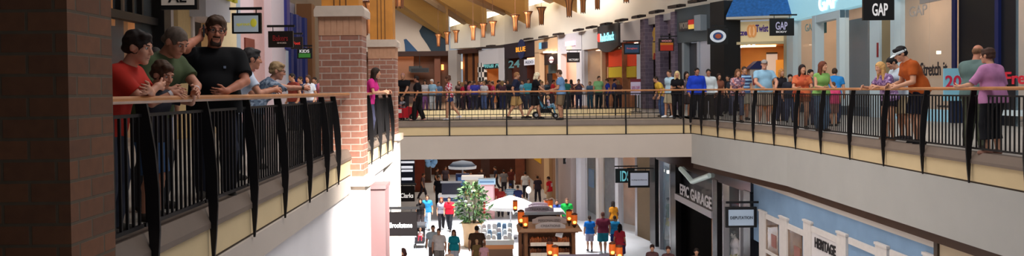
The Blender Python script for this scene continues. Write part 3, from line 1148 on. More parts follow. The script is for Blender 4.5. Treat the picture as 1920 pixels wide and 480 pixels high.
# ---- end wall: mural and dark restaurant ---------------------------------
mur = MB()
y_m = 79.5
mur.box(-24, SA[0], y_m, y_m + 0.4, 4.6, 11.0)
structure(mur.build('wall_far', mat((206, 188, 172), 0.85, noise=0.06, scale=0.25)), 'far end wall carrying a painted mural')
def mural_shape(name, pts, c, label, y=79.45):
    b = MB()
    b.prism([(X_at(px, y, py), Z_at(px, py, y)) for px, py in pts], 'y', y - 0.04, y)
    return b.build(name, mat(c, 0.8, noise=0.15, scale=0.6), None, label=label, category='mural')
mural_shape('painted_shape', [(786, 58), (793, 47), (800, 44), (835, 72), (836, 97), (809, 97), (800, 82), (790, 68)], (46, 62, 74), 'large dark teal painted shape on the far end wall')
mural_shape('painted_shape', [(757, 74), (762, 73), (784, 97), (760, 97), (759, 84)], (52, 82, 116), 'small blue painted triangle on the far end wall')
mural_shape('painted_shape', [(540, 98), (552, 74), (566, 64), (580, 60), (598, 62), (612, 74), (612, 98)], (62, 84, 150), 'blue painted dome on the end wall beside the brick pillar')
mural_shape('painted_shape', [(556, 4), (566, 2), (578, 10), (584, 28), (580, 31), (572, 18), (562, 12)], (86, 108, 126), 'grey blue painted crescent high on the end wall')
fe = Face((-26, 79.5), SA)
s = Shop(fe, 'restaurant_front', 'dark brown restaurant front under the painted end wall')
dk = mat((92, 54, 34), 0.7, noise=0.2, scale=0.8)
dk2 = mat((58, 30, 20), 0.7, noise=0.1)
s.px('fascia_board', 560, 97, 842, 106, -0.4, 0.25, dk2)
s.raw('back_wall', fe.u(560), fe.u(842), 0, 4.6, -2.6, -2.5, dk)
s.px('pillar', 560, 106, 575, None, -0.4, 0.1, mat((176, 110, 54), 0.6))
s.px('pillar', 815, 106, 826, None, -1.2, -0.9, mat((120, 64, 36), 0.6))
s.px('tan_panel', 742, 106, 776, 150, -1.9, -1.6, mat((150, 100, 72), 0.7))
s.px('counter', 600, 158, 800, None, -1.0, -0.2, mat((70, 40, 28), 0.6))
s.px('wall_sconce', 828, 121, 832, 131, -2.5, -2.2, mat((255, 170, 80), emit=3.0))
s.raw('added_light_panel', fe.u(700), fe.u(800), 4.45, 4.5, -2.0, -0.8, mat((255, 200, 150), emit=1.5))  # added emitter that brightens the restaurant
t = thing('hanging_screen', 'black screen hanging in the dark restaurant', 'screen', P(787, 136, 78.6))
b = MB(); b.box(-0.85, 0.85, -0.08, 0.08, 0, 0.42); b.box(-1.0, 0.2, 0.05, 0.12, 0.1, 0.6); b.build('screen_body', black, t)
b = MB(); b.box(-0.78, 0.78, -0.09, -0.08, 0.05, 0.37); b.build('screen_glass', mat((26, 24, 28), 0.2), t)
b = MB(); b.cyl((0.0, 0, 0.42), (0.0, 0, 1.7), 0.03); b.build('ceiling_pole', black, t)

# ---- grey column and second brown front
f = Face(SA, SB)
s = Shop(f, 'restaurant_front', 'brown panelled front with a glowing wall lamp beside the grey column')
s.px('grey_column', 841, 94, 857, None, -0.3, 0.35, mat((168, 158, 152), 0.8))
s.px('header', 857, 92, 898, 100, -0.3, 0.2, dk2)
s.raw('back_wall', f.u(857), f.u(897), 0, 4.7, -1.0, -0.9, mat((132, 80, 44), 0.7, noise=0.12))
s.px('mullion', 872, 100, 875, None, -0.9, -0.7, dk2)
s.px('mullion', 886, 100, 888, None, -0.9, -0.7, dk2)
s.px('wall_sconce', 860, 116, 864, 129, -0.9, -0.6, mat((255, 196, 120), emit=5.0))

# ---- white shop with checkered pillar
f = Face(SB, SC_)
s = Shop(f, 'shop_front', 'white shop front with a black and white checkered pillar')
s.px('header', 898, 92, 940, 120, -0.2, 0.15, mat((204, 200, 204), 0.7))
s.px('checkered_pillar', 896, 118, 904, None, -0.3, 0.2, pattern_mat('checker', (20, 20, 22), (225, 220, 215), 2.2))
s.px('white_pillar', 935, 90, 945, None, -0.3, 0.3, mat((196, 192, 196), 0.7))
s.px('sign_board', 903, 117, 937, 129, -0.15, 0.0, mat((16, 40, 46), 0.5))
s.text('Metal A', 905, 114, 936, 127, mat((110, 180, 180), emit=0.35), 0.02, 0.02)
s.room(903, 120, 936, 2.5, mat((168, 106, 58), 0.7, noise=0.25, scale=1.2), 3.0, (255, 200, 140))
for px in (912, 919, 926):
    s.px('display_panel', px, 138, px + 4, 158, -2.4, -2.2, mat((206, 150, 96), 0.6))

# ---- navy shop
f = Face(SC_, SD)
s = Shop(f, 'shop_front', 'dark navy shop front with a round blue and orange emblem')
nv = mat((44, 34, 44), 0.6, noise=0.08)
s.px('header', 945, 79, 1003, 108, -0.2, 0.1, nv)
s.px('pillar', 945, 108, 952, None, -0.3, 0.1, mat((40, 28, 28), 0.6))
s.px('pillar', 974, 108, 981, None, -0.3, 0.05, mat((50, 36, 40), 0.6))
uu, zz = f.u(977, .2), s.zloc(977, 92, .2)
logo_disc(s.r, (uu, s.ny * 0.12, zz), 0.78, mat((28, 44, 92), 0.5), name='round_emblem', thick=0.06 * -s.ny)
s.text('BLUE', 968, 88, 986, 97, mat((240, 160, 50), emit=0.7), 0.22, 0.02)
s.text('24', 954, 113, 975, 127, mat((90, 140, 146), emit=0.2), 0.05, 0.02)
s.px('white_sign', 983, 111, 1002, 122, 0.0, 0.06, mat((214, 214, 226), emit=0.25))
s.text('ALDO', 985, 114, 1000, 119, mat((70, 70, 100), 0.6), 0.09)
s.room(952, 108, 1003, 2.5, mat((96, 52, 42), 0.7, noise=0.3, scale=1.5), 2.0, (255, 190, 150))

# ---- beige shop
f = Face(SD, SE)
s = Shop(f, 'shop_front', 'beige shop front with an oval lit sign over a teal entrance')
bg = mat((206, 170, 136), 0.75)
s.px('header', 1003, 73, 1046, 98, -0.2, 0.1, bg)
s.px('pillar', 1003, 98, 1012, None, -0.3, 0.1, bg)
s.px('blue_logo', 1011, 80, 1016, 92, 0.1, 0.2, mat((110, 180, 214), emit=0.4))
s.px('dark_logo', 1016, 79, 1024, 91, 0.1, 0.25, mat((40, 42, 60), 0.5))
for i in range(3):
    s.px('spot_lamp', 1019 + 8 * i, 96.5, 1024 + 8 * i, 99, 0.1, 0.3, mat((255, 236, 205), emit=6.0))
s.px('sign_board', 1021, 101, 1045, 121, -0.1, 0.05, mat((40, 24, 22), 0.6))
logo_disc(s.r, (f.u(1033.5, .1), s.ny * 0.06, s.zloc(1033.5, 112, .1)), 0.24, mat((222, 205, 205), emit=0.4), sx=1.9, name='oval_sign', thick=0.03 * -s.ny)
s.text('oval', 1028, 110, 1039, 114, mat((130, 60, 60), 0.6), 0.11)
s.px('teal_panel', 1013, 112, 1040, 138, -0.9, -0.7, mat((70, 88, 92), 0.5))
s.px('dark_pillar', 1024, 138, 1029, None, -0.9, -0.6, mat((40, 34, 36), 0.6))
s.room(1012, 98, 1046, 2.6, mat((176, 116, 70), 0.7, noise=0.2, scale=1.5), 3.0, (255, 205, 150))

# ---- white and pink shop
f = Face(SE, SF)
s = Shop(f, 'shop_front', 'white shop front with a glowing pink sign')
s.px('header', 1046, 63, 1090, 100, -0.2, 0.1, mat((196, 192, 200), 0.7, noise=0.05))
s.px('pillar', 1046, 100, 1052, None, -0.3, 0.12, mat((214, 206, 206), 0.7))
s.px('pillar', 1081, 60, 1091, None, -0.3, 0.15, mat((196, 192, 198), 0.7))
s.px('pink_sign', 1060, 77, 1077, 86, 0.1, 0.22, mat((250, 190, 205), emit=0.9))
s.px('cream_sign', 1063, 87, 1070, 93, 0.1, 0.2, mat((250, 220, 170), emit=0.7))
s.room(1052, 100, 1081, 2.6, mat((240, 206, 186), 0.7), 5.0, (255, 225, 205))
s.px('pink_display', 1075, 138, 1078, None, -1.5, -1.3, mat((170, 60, 90), 0.6))
for a, c in ((1056, 106), (1054, 115), (1066, 142)):
    s.px('wall_ornament', a, c, a + 3, c + 3, -0.8, -0.75, mat((60, 40, 40), 0.6))

# ---- white panel with tan glass, and dark electronics shop
f = Face(SF, SG)
s = Shop(f, 'shop_front', 'tan glass shop front under a plain white header panel')
s.px('header', 1092, 56, 1121, 92, -0.2, 0.1, mat((204, 200, 200), 0.7))
s.px('glass_pane', 1096, 92, 1130, None, -0.12, -0.08, GL)
s.px('mullion', 1092, 92, 1096, None, -0.2, 0.05, mat((160, 156, 160), 0.6))
s.px('mullion', 1126, 92, 1129, None, -0.2, 0.05, mat((190, 160, 130), 0.6))
s.room(1096, 92, 1126, 2.2, mat((196, 160, 116), 0.7, noise=0.15, scale=1.5), 3.0, (255, 225, 190))
s = Shop(f, 'shop_front', 'charcoal electronics shop front with a red and cyan lit sign over red panels')
s.px('header', 1121, 46, 1160, 88, -0.2, 0.12, mat((70, 68, 70), 0.6))
b = MB()
u0, u1 = f.u(1121, .12), f.u(1160, .12)
zc, za = s.zloc(1140, 88, .12), s.zloc(1140, 98, .12)
nn = 8
pts = [(u0 + (u1 - u0) * i / nn, zc + (za - zc) * math.sin(math.pi * i / nn)) for i in range(nn + 1)]
b.prism(pts, 'y', min(s.ny * 0.12, s.ny * -0.1), max(s.ny * 0.12, s.ny * -0.1))
b.build('curved_header_skirt', mat((70, 68, 70), 0.6), s.r)
logo_disc(s.r, (f.u(1123, .2), s.ny * 0.14, s.zloc(1123, 71, .2)), 0.26, mat((235, 60, 50), emit=1.6), name='red_emblem', thick=0.05 * -s.ny)
s.text('RadioShack', 1126, 61, 1152, 77, mat((150, 235, 245), emit=1.3), 0.2, 0.025)
f2 = Face(SF, SG)
s.px('red_panel', 1130, 94, 1164, 125, -0.6, -0.4, mat((196, 62, 32), emit=0.25))
s.px('yellow_panel', 1140, 126, 1164, 145, -0.55, -0.35, mat((176, 150, 40), emit=0.2))
s.px('tan_panel', 1129, 126, 1140, 146, -0.5, -0.3, mat((206, 160, 120), 0.6))
s.px('spot_lamp', 1150, 89, 1156, 92, -0.3, -0.1, mat((255, 220, 170), emit=6.0))
s.room(1130, 94, 1164, 2.4, mat((160, 110, 76), 0.7, noise=0.3, scale=2), 3.0)
f = Face(SG, SH)
s = Shop(f, 'shop_front', 'red and yellow panelled front under a plain pale header')
s.px('header', 1164, 40, 1201, 77, -0.2, 0.1, mat((206, 204, 210), 0.7))
s.px('red_panel', 1164, 94, 1192, 124, -0.6, -0.4, mat((206, 66, 36), emit=0.25))
s.px('yellow_panel', 1164, 125, 1192, 145, -0.55, -0.35, mat((176, 150, 40), emit=0.2))
s.px('pillar', 1194, 84, 1204, None, -0.3, 0.0, mat((206, 214, 226), emit=0.12))
s.room(1164, 78, 1194, 2.4, mat((160, 96, 66), 0.7, noise=0.3, scale=2), 3.0)
# ---- purple brick shop with posters
s = Shop(f, 'shop_front', 'purple grey brick shop front with bright posters between its pillars')
pb = brick_mat((118, 104, 122), (96, 84, 100), (140, 128, 140), bw=0.5, bh=0.2)
s.px('brick_pillar', 1201, 36, 1210, None, -0.3, 0.2, pb)
s.px('brick_pillar', 1229, 28, 1238, None, -0.3, 0.2, pb)
s.px('brick_pillar', 1258, 22, 1266, None, -0.3, 0.2, pb)
s.px('header', 1210, 33, 1229, 46, -0.2, 0.0, mat((176, 168, 164), 0.7))
s.px('header', 1238, 26, 1258, 38, -0.2, 0.0, mat((176, 172, 172), 0.7))
pl = plaid_mat((200, 70, 110), [(236, 190, 90), (90, 70, 150), (225, 225, 230), (180, 40, 60)], 2.0)
pl2 = plaid_mat((60, 70, 170), [(30, 30, 60), (200, 60, 90), (130, 110, 120)], 1.3)
s.px('poster', 1214, 52, 1230, 78, -0.28, -0.24, pl)
s.px('poster', 1214, 80, 1230, 112, -0.28, -0.24, plaid_mat((190, 60, 50), [(240, 200, 110), (240, 160, 60), (90, 60, 150)], 2.2))
s.px('poster', 1238, 38, 1258, 64, -0.28, -0.24, pl2)
dkbr = mat((62, 42, 36), 0.7, noise=0.2, scale=2)
s.raw('back_wall', f.u(1210), f.u(1258), 0, 4.9, -0.6, -0.4, dkbr)
# ---- slate shop
f = Face(SH, SI)
s = Shop(f, 'shop_front', 'slate grey shop front with a tall black end column')
sl = mat((84, 92, 96), 0.7, noise=0.05, scale=0.8)
s.px('header', 1266, 12, 1336, 78, -0.3, 0.15, sl)
s.px('side_pier', 1266, 78, 1279, None, -0.3, 0.1, mat((60, 58, 60), 0.7))
s.px('door_frame', 1279, 78, 1283, None, -0.3, 0.12, mat((150, 160, 166), 0.5))
s.px('door_leaf', 1284, 81, 1307, None, -0.35, -0.2, mat((74, 76, 82), 0.3))
s.px('door_frame', 1307, 78, 1311, None, -0.3, 0.12, mat((176, 182, 192), 0.5))
s.px('white_panel', 1311, 76, 1332, None, -0.3, 0.05, mat((206, 206, 216), 0.6))
s.px('black_column', 1332, 3, 1358, None, -0.5, 0.4, mat((26, 26, 28), 0.6))
s.px('sign_light_box', 1302, 28, 1314, 57, 0.15, 0.5, mat((150, 160, 168), 0.5))
b_ = s.px('sign_panel', 1273, 40, 1302, 57, 0.15, 0.3, mat((60, 58, 62), 0.5))
s.text('WORK', 1275, 42, 1291, 54, mat((160, 150, 140), 0.5), 0.33, 0.02)
s.px('red_square', 1291, 37, 1301, 46, 0.3, 0.38, mat((196, 46, 40), emit=0.3))
s.px('yellow_square', 1291, 46, 1301, 54, 0.3, 0.38, mat((230, 190, 90), emit=0.5))

# ---- blue awning shop
f = Face(SI, SJ)
s = Shop(f, 'shop_front', 'warm lit snack shop with a blue shingled awning and purple sign lettering')
s.px('sign_board', 1365, 40, 1472, 78, -0.1, 0.1, mat((236, 216, 170), emit=0.18))
s.px('beige_pier', 1358, 40, 1367, None, -0.3, 0.2, mat((196, 176, 140), 0.7))
s.px('side_pier', 1470, -20, 1478, None, -0.3, 0.3, mat((190, 172, 140), 0.7))
ou = 0.9
u0, u1, zt = f.u(1383, 0.05), f.u(1487, 0.05), s.zloc(1430, -8, 0)
zb0 = s.zloc(1363, 40, ou)
v0, v1 = f.u(1362, ou), f.u(1487, ou)
b = MB()
zb1 = s.zloc(1440, 27, ou)
b.add([(v0, s.ny * ou, zb1), (v1, s.ny * ou, zb1), (u1, s.ny * 0.05, zb1 + 1.25), (u0, s.ny * 0.05, zb1 + 1.25),
       (v0, s.ny * ou, zb1 - 0.06), (v1, s.ny * ou, zb1 - 0.06), (u1, s.ny * 0.05, zb1 + 1.19), (u0, s.ny * 0.05, zb1 + 1.19)],
      [(0, 1, 2, 3), (4, 7, 6, 5), (0, 4, 5, 1), (1, 5, 6, 2), (2, 6, 7, 3), (3, 7, 4, 0)])
b.build('awning', mat((44, 112, 186), 0.6, noise=0.25, scale=9), s.r)
b = MB()
a_, c_ = sorted((s.ny * (ou + 0.02), s.ny * 0.05))
b.box(v0, v1, a_, c_, zb1 - 0.16, zb1 - 0.06)
b.build('awning_trim', mat((214, 206, 190), 0.7), s.r)
pur = mat((70, 30, 128), 0.5, emit=0.12)
s.text('Pretzel', 1368, 56, 1404, 67, pur, 0.13, 0.035)
s.text('Twist', 1417, 46, 1441, 60, pur, 0.13, 0.035)
b = MB()
for k_ in range(2):
    for i in range(14):
        a0, a1 = i * math.pi * 2 / 14, (i + 1) * math.pi * 2 / 14
        sx_, cx_ = 0.10, (k_ * 2 - 1) * 0.075
        b.cyl((cx_ + sx_ * math.cos(a0), 0, 0.26 * math.sin(a0)), (cx_ + sx_ * math.cos(a1), 0, 0.26 * math.sin(a1)), 0.045, 0.045, 6)
o = b.build('pretzel_emblem', mat((214, 150, 90), emit=0.35), s.r)
o.location = (f.u(1410, .15), s.ny * 0.16, s.zloc(1410, 58, .15))
s.px('fascia_trim', 1362, 78, 1472, 83, -0.1, 0.3, mat((226, 206, 160), 0.6))
s.px('blue_post', 1471, 76, 1478, None, -0.5, -0.2, mat((40, 84, 140), 0.5))
s.px('blue_post_band', 1471, 108, 1478, 112, -0.2, -0.16, mat((206, 120, 50), 0.5))
s.room(1367, 82, 1472, 3.0, mat((222, 166, 100), 0.7, noise=0.08, scale=1.0), 2.0, (255, 224, 176))
for i, px in enumerate((1378, 1386, 1394, 1402, 1411)):
    s.px('spot_lamp', px, 87 - i, px + 5, 90 - i, -0.6, -0.4, mat((255, 240, 215), emit=9.0))
s.px('glass_pane', 1367, 90, 1390, None, -0.15, -0.12, GL)
s.px('menu_board', 1437, 100, 1458, 148, -2.9, -2.8, mat((226, 222, 220), emit=0.25))
s.px('menu_frame', 1437, 98, 1458, 101, -2.9, -2.75, mat((60, 50, 46), 0.6))
s.px('orange_display', 1455, 112, 1469, 150, -2.6, -2.3, mat((240, 170, 70), emit=0.3))
# small kiosk hut with dark blue roof inside the entrance
t = thing('counter_hut', 'small white counter hut with a dark blue pointed roof in the snack shop', 'counter', (P(1416, 160, 39.9).x, 39.9, 0))
b = MB(); b.box(-0.30, 0.30, -0.2, 0.3, 0, 1.95); b.build('hut_body', mat((206, 190, 180), 0.7), t)
b = MB(); b.prism([(-0.40, 1.95), (0.40, 1.95), (0.28, 2.32), (0.02, 2.32)], 'y', -0.28, 0.36); b.build('hut_roof', mat((34, 40, 92), 0.6), t)
b = MB(); b.box(-0.18, 0.18, -0.22, -0.2, 1.2, 1.7); b.build('hut_emblem', mat((150, 60, 60), 0.6), t)

# ---- big white clothing shop (glass) along the bright walkway
f = Face(SJ, SK)
s = Shop(f, 'shop_front', 'long white clothing shop front with tall glass panes and a glowing header')
frame = mat((196, 216, 224), 0.5, emit=0.05)
zh = 4.05
uS = lambda px: f.u(px, 0)
s.raw('header', uS(1476), uS(1700), zh, 5.7, -0.3, 0.12, mat((160, 214, 230), 0.5, emit=0.5))
s.raw('header', uS(1700), uS(1782), 4.5, 5.7, -0.3, 0.12, mat((120, 150, 165), 0.5, emit=0.1))
for a, c, nm in ((1476, 1492, 'frame_post'), (1528, 1534, 'frame_post'), (1574, 1580, 'frame_post'), (1637, 1656, 'frame_post'), (1676, 1683, 'frame_post')):
    s.raw(nm, uS(a), uS(c), 0, zh if a < 1600 else 4.6, -0.25, 0.12, frame)
s.raw('door_reveal', uS(1534), uS(1574), 0, zh - 0.25, -1.2, -1.1, mat((86, 98, 110), 0.4))
s.raw('door_head', uS(1528), uS(1580), zh - 0.3, zh, -0.25, 0.1, frame)
s.raw('beige_pier', uS(1656), uS(1676), 0, 4.6, -0.3, 0.05, mat((150, 136, 104), 0.7))
s.raw('red_notice', uS(1651), uS(1654), 2.1, 2.6, 0.12, 0.14, mat((150, 40, 46), 0.5))
for a, c in ((1492, 1528), (1580, 1637), (1683, 1736), (1737, 1783)):
    s.raw('glass_pane', uS(a), uS(c), 0.35, zh if a < 1600 else 4.5, -0.12, -0.09, GL)
    s.raw('glass_kerb', uS(a), uS(c), 0, 0.35, -0.25, 0.05, mat((70, 84, 96), 0.5) if a < 1600 else mat((150, 200, 220), 0.4, emit=0.15))
wr_ = mat((210, 180, 152), 0.8, noise=0.10, scale=0.8, emit=0.16)  # interior light put into the wall colour as a faint glow
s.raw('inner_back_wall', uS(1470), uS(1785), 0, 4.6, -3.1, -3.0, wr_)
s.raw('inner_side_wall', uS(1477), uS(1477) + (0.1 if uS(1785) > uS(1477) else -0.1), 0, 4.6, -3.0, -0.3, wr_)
s.raw('inner_floor', uS(1470), uS(1785), 0, 0.03, -3.0, -0.3, mat((150, 140, 130), 0.5))
s.raw('inner_ceiling', uS(1470), uS(1785), 4.6, 4.68, -3.0, -0.3, white)
for a, c in ((1495, 1525), (1585, 1630), (1690, 1730), (1742, 1780)):
    s.raw('added_light_panel', uS(a), uS(c), 4.52, 4.57, -2.2, -1.0, mat((255, 232, 210), emit=4.0))  # emitters added to brighten the clothing shop
s.raw('dark_display', uS(1606), uS(1622), 0.1, 1.1, -2.2, -1.6, mat((36, 40, 54), 0.6))
s.raw('dark_display', uS(1492), uS(1528), 0.1, 1.3, -2.6, -2.0, mat((56, 66, 76), 0.6))
s.raw('reflection_panel', uS(1508), uS(1528), 3.35, 4.0, -0.5, -0.42, mat((76, 118, 122), 0.5))  # logo reflection in the glass, painted as a teal panel with letters
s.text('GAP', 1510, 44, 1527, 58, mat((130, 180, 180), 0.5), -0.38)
s.raw('reflection_panel', uS(1700), uS(1744), 3.75, 4.4, -0.5, -0.42, mat((166, 150, 140), 0.5))  # second reflection painted as a paler lettered panel
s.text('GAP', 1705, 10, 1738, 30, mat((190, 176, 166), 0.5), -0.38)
lt = mat((240, 252, 255), emit=1.4)
s.text('GAP', 1535, -14, 1570, 18, lt, 0.16, 0.02)
s.text('Stretch it', 1726, 116, 1776, 142, mat((40, 34, 40), 0.6), -0.05, 0.012)
s.text('Soft & dry', 1757, 197, 1783, 203, mat((50, 44, 50), 0.6), -0.05)
for px, py in ((1622, 108), (1632, 111), (1760, 101), (1728, 2), (1742, 3)):
    p_ = s.zloc(px, py, -2.0)
    s.raw('spot_lamp', f.u(px, -2.0) - 0.05, f.u(px, -2.0) + 0.05, p_, p_ + 0.1, -2.05, -1.95, mat((255, 225, 190), emit=8.0))
# navy entrance
s = Shop(f, 'shop_front', 'dark navy shop entrance with blue edge and red lettering beside the white clothing shop')
nb = mat((9, 9, 15), 0.5)
s.raw('blue_edge', uS(1784), uS(1791), 0, 5.7, -0.06, 0.0, mat((20, 28, 76), 0.5))
s.raw('dark_entrance', uS(1791), uS(1863), 0, 5.7, -0.16, -0.10, nb)
s.raw('blue_edge', uS(1863), uS(1870), 0, 5.7, -0.12, -0.02, mat((20, 30, 84), 0.5))
s.raw('dark_panel', uS(1870), uS(1898), 0, 5.7, -0.16, -0.10, mat((13, 15, 24), 0.5))
s.raw('glass_pane', uS(1898), uS(2010), 0, 5.0, -0.12, -0.09, GLB)
s.raw('inner_back_wall', uS(1894), uS(2020), 0, 5.0, -3.1, -3.0, mat((66, 86, 96), 0.7, noise=0.1))
s.raw('lit_shelf', uS(1900), uS(2010), 2.45, 2.8, -2.6, -2.2, mat((150, 130, 90), emit=0.2))
s.raw('white_bench', uS(1880), uS(2010), 0.28, 0.42, -0.9, 0.1, mat((196, 210, 214), 0.5, emit=0.05))
s.text('Fresh', 1884, 134, 1950, 158, mat((190, 34, 52), emit=0.2), 0.02, 0.02)
# pale blue poster stand
t = thing('poster_stand', 'pale blue poster with a red percentage number standing by the dark entrance', 'poster', (13.0, P(1792, 150, 24.5).y, 0))
xa, xb = X_at(1770, 24.5) - 13.0, X_at(1806, 24.5) - 13.0
za, zb = Z_at(1788, 128, 24.5), Z_at(1788, 189, 24.5)
b = MB(); b.box(xa, xb, 0, 0.05, zb, za); b.build('poster_board', mat((130, 186, 206), emit=0.12), t)
b = MB(); b.box(xa + 0.28, xb, 0.02, 0.2, 0, zb); b.build('poster_base', mat((24, 38, 66), 0.6), t)
lettering('20', 0.46, 0.36, mat((190, 40, 70), emit=0.15), t, ((xa + xb) / 2 - 0.02, -0.02, Z_at(1788, 153, 24.5)), 0, 0.02)

# ---- thin black light brackets along the cream wall above the shops
def wall_bracket(px, py, face, lab):
    d = face.d(px)
    p = P(px, py, d)
    t = MB()
    t.box(-0.55, 0.55, -0.02, 0.35, -0.06, 0.06)
    t.box(-0.4, 0.4, 0.25, 0.45, -0.1, 0.02)
    o = t.build('light_bracket', mat((46, 36, 34), 0.5), None)
    n = face.n
    o.location = (p.x + n.x * 0.28, p.y + n.y * 0.28, p.z)
    o.rotation_euler = (0, 0, math.atan2(n.y, n.x) - math.pi / 2)
    tag(o, lab, 'light fitting')
for px, py, fc, lab in ((909, 90, Face(SB, SC_), 'dark light bracket above the checkered pillar shop'), (929, 86, Face(SB, SC_), 'dark light bracket above the white shop header'),
                        (1001, 73, Face(SC_, SD), 'dark light bracket above the navy shop'), (1030, 69, Face(SD, SE), 'dark light bracket above the beige shop'),
                        (1058, 64, Face(SE, SF), 'dark light bracket above the pink sign shop'), (1097, 56, Face(SF, SG), 'dark light bracket above the plain white header'),
                        (1122, 51, Face(SF, SG), 'dark light bracket above the red emblem'), (1150, 45, Face(SF, SG), 'dark light bracket above the cyan lettering'),
                        (1179, 38, Face(SG, SH), 'dark light bracket above the pale header'), (1212, 31, Face(SG, SH), 'dark light bracket above the first brick pillar'),
                        (1246, 22, Face(SG, SH), 'dark light bracket above the blue poster'), (1283, 12, Face(SH, SI), 'dark light bracket above the slate sign panel'),
                        (1322, 2, Face(SH, SI), 'dark light bracket above the slate shop by the black column')):
    wall_bracket(px, py, fc, lab)

# ------------------------------------------------------------------ blade signs
def blade(label, x0, y0, x1, y1, d, boardm, texts, arm=None, frame_m=None, th=0.10, drop=0.14, name='blade_sign', panel=None, dx=0.0):
    """flat sign board facing along the mall, hung from a bracket; texts: (body, x0, y0, x1, y1, material)"""
    a, c = P(x0, y1, d), P(x1, y0, d)
    t = thing(name, label, 'sign', ((a.x + c.x) / 2, d, a.z))
    w, h = (c.x - a.x), (c.z - a.z)
    b = MB()
    b.box(-w / 2, w / 2, 0, th, 0, h)
    carrier = b.build('sign_board', boardm, t)
    if panel:
        m_, px0, py0, px1, py1 = panel
        p0, p1 = P(px0, py1, d), P(px1, py0, d)
        b = MB()
        b.box(p0.x - t.location.x, p1.x - t.location.x, -0.015, 0.0, p0.z - a.z, p1.z - a.z)
        carrier = b.build('sign_panel', m_, t)
    for body, tx0, ty0, tx1, ty1, m in texts:
        p0, p1 = P(tx0, ty1, d), P(tx1, ty0, d)
        lettering(body, abs(p1.x - p0.x), abs(p1.z - p0.z), m, carrier, ((p0.x + p1.x) / 2 - t.location.x, -0.022, (p0.z + p1.z) / 2 - a.z), 0, 0.015)
    if arm:
        ax0, ay, ax1 = arm
        p0, p1 = P(ax0, ay, d), P(ax1, ay, d)
        b = MB()
        b.box(p0.x - t.location.x, p1.x - t.location.x, th / 2 - 0.03, th / 2 + 0.03, p0.z - a.z - 0.03, p0.z - a.z + 0.03)
        for q in (-0.32, 0.32):
            b.cyl((w * q, th / 2, h - 0.01), (w * q, th / 2, p0.z - a.z), 0.014, 0.014, 6)
        b.build('bracket', black, t)
    return t
gold = mat((200, 190, 60), emit=0.25)
wl = mat((225, 222, 222), emit=0.35)
blade('black square sign with white three letter logo hanging before the glass shop', 1619, -6, 1677, 38, 27.0, black, [('GAP', 1635, 6, 1664, 30, wl)], (1619, -9, 1700))
blade('black sign with white logo and small second line beside the snack shop', 1444, 34, 1489, 67, 36.0, black, [('GAP', 1454, 41, 1476, 56, mat((176, 170, 200), emit=0.3)), ('BODY', 1455, 58, 1475, 61.5, wl)], (1444, 28, 1495))
t = blade('black square sign with a round white and blue emblem beside the slate shop', 1327, 53, 1365, 83, 37.0, black, [], (1332, 49, 1362))
cz = Z_at(1346, 68, 37.0) - t.location.z
logo_disc(t, (0.0, -0.005, cz), 0.27, mat((214, 220, 228), emit=0.25), sx=1.3, name='oval_emblem')
logo_disc(t, (0.0, -0.03, cz), 0.17, mat((60, 84, 140), 0.5), sx=1.3, name='emblem_ring')
logo_disc(t, (0.0, -0.055, cz), 0.10, mat((190, 90, 60), 0.5), sx=1.3, name='emblem_centre')
blade('dark sign with red and orange stripes before the brick poster shop', 1235, 72, 1264, 96, 43.0, mat((28, 16, 18), 0.5), [('WOOD', 1240, 75, 1259, 78.5, mat((230, 150, 150), emit=0.3))], (1238, 68, 1270),
      panel=(pattern_mat('h', (206, 52, 24), (226, 138, 30), 1.6), 1238, 80, 1262, 95))
blade('black sign with a blue panel and thin red lettering before the red panels', 1170, 81, 1200, 102, 47.0, black, [('Sunglass', 1175, 89, 1195, 93, mat((210, 90, 90), emit=0.3))], (1168, 77, 1202), panel=(mat((56, 84, 116), emit=0.12), 1172, 84, 1198, 99))
blade('black sign with a white line of letters beside the pink sign shop', 1063, 98, 1087, 117, 56.0, mat((28, 20, 22), 0.5), [('VICTORY', 1066, 110, 1085, 114, wl)], (1062, 94, 1090))
# shadowed side
blade('white sign with black frame and bold black letters above the striped shirt man', 301, -26, 369, 18, 15.2, black, [('AE', 316, -16, 350, 5, black)], (290, -30, 369), panel=(mat((186, 172, 160), emit=0.12), 303, -22, 364, 10))
t = blade('black framed white sign with yellow lettering and yellow emblem', 435, 24, 489, 63, 20.0, black, [('sprout', 444, 43, 469, 50, gold)], (429, 16, 490), panel=(mat((176, 188, 196), emit=0.2), 439, 29, 484, 60))
b = MB()
p_ = P(476, 43, 20.0)
b.ellipsoid((p_.x - t.location.x, -0.03, p_.z - t.location.z), (0.075, 0.02, 0.1), 10, 6)
b.build('yellow_emblem', gold, t)
blade('black sign with faint red script behind the white shirt man', 503, 58, 549, 89, 24.0, mat((22, 12, 13), 0.5), [('Bakers', 512, 66, 540, 77, mat((110, 24, 26), emit=0.2)), ('SHOES', 520, 79, 537, 82, mat((170, 150, 140), emit=0.2))], (500, 49, 552), panel=None)
blade('smaller black sign with glowing red letters', 546, 69, 567, 92, 29.0, mat((20, 12, 14), 0.5), [('Foot', 550, 78, 563, 84, mat((200, 46, 36), emit=0.4))], (540, 63, 567))
blade('small black sign with white letters over a green panel', 557, 90, 585, 110, 31.0, black, [('KIDS', 562, 93, 580, 99, wl)], (557, 86, 585), panel=(mat((60, 130, 50), emit=0.15), 560, 100, 582, 108))

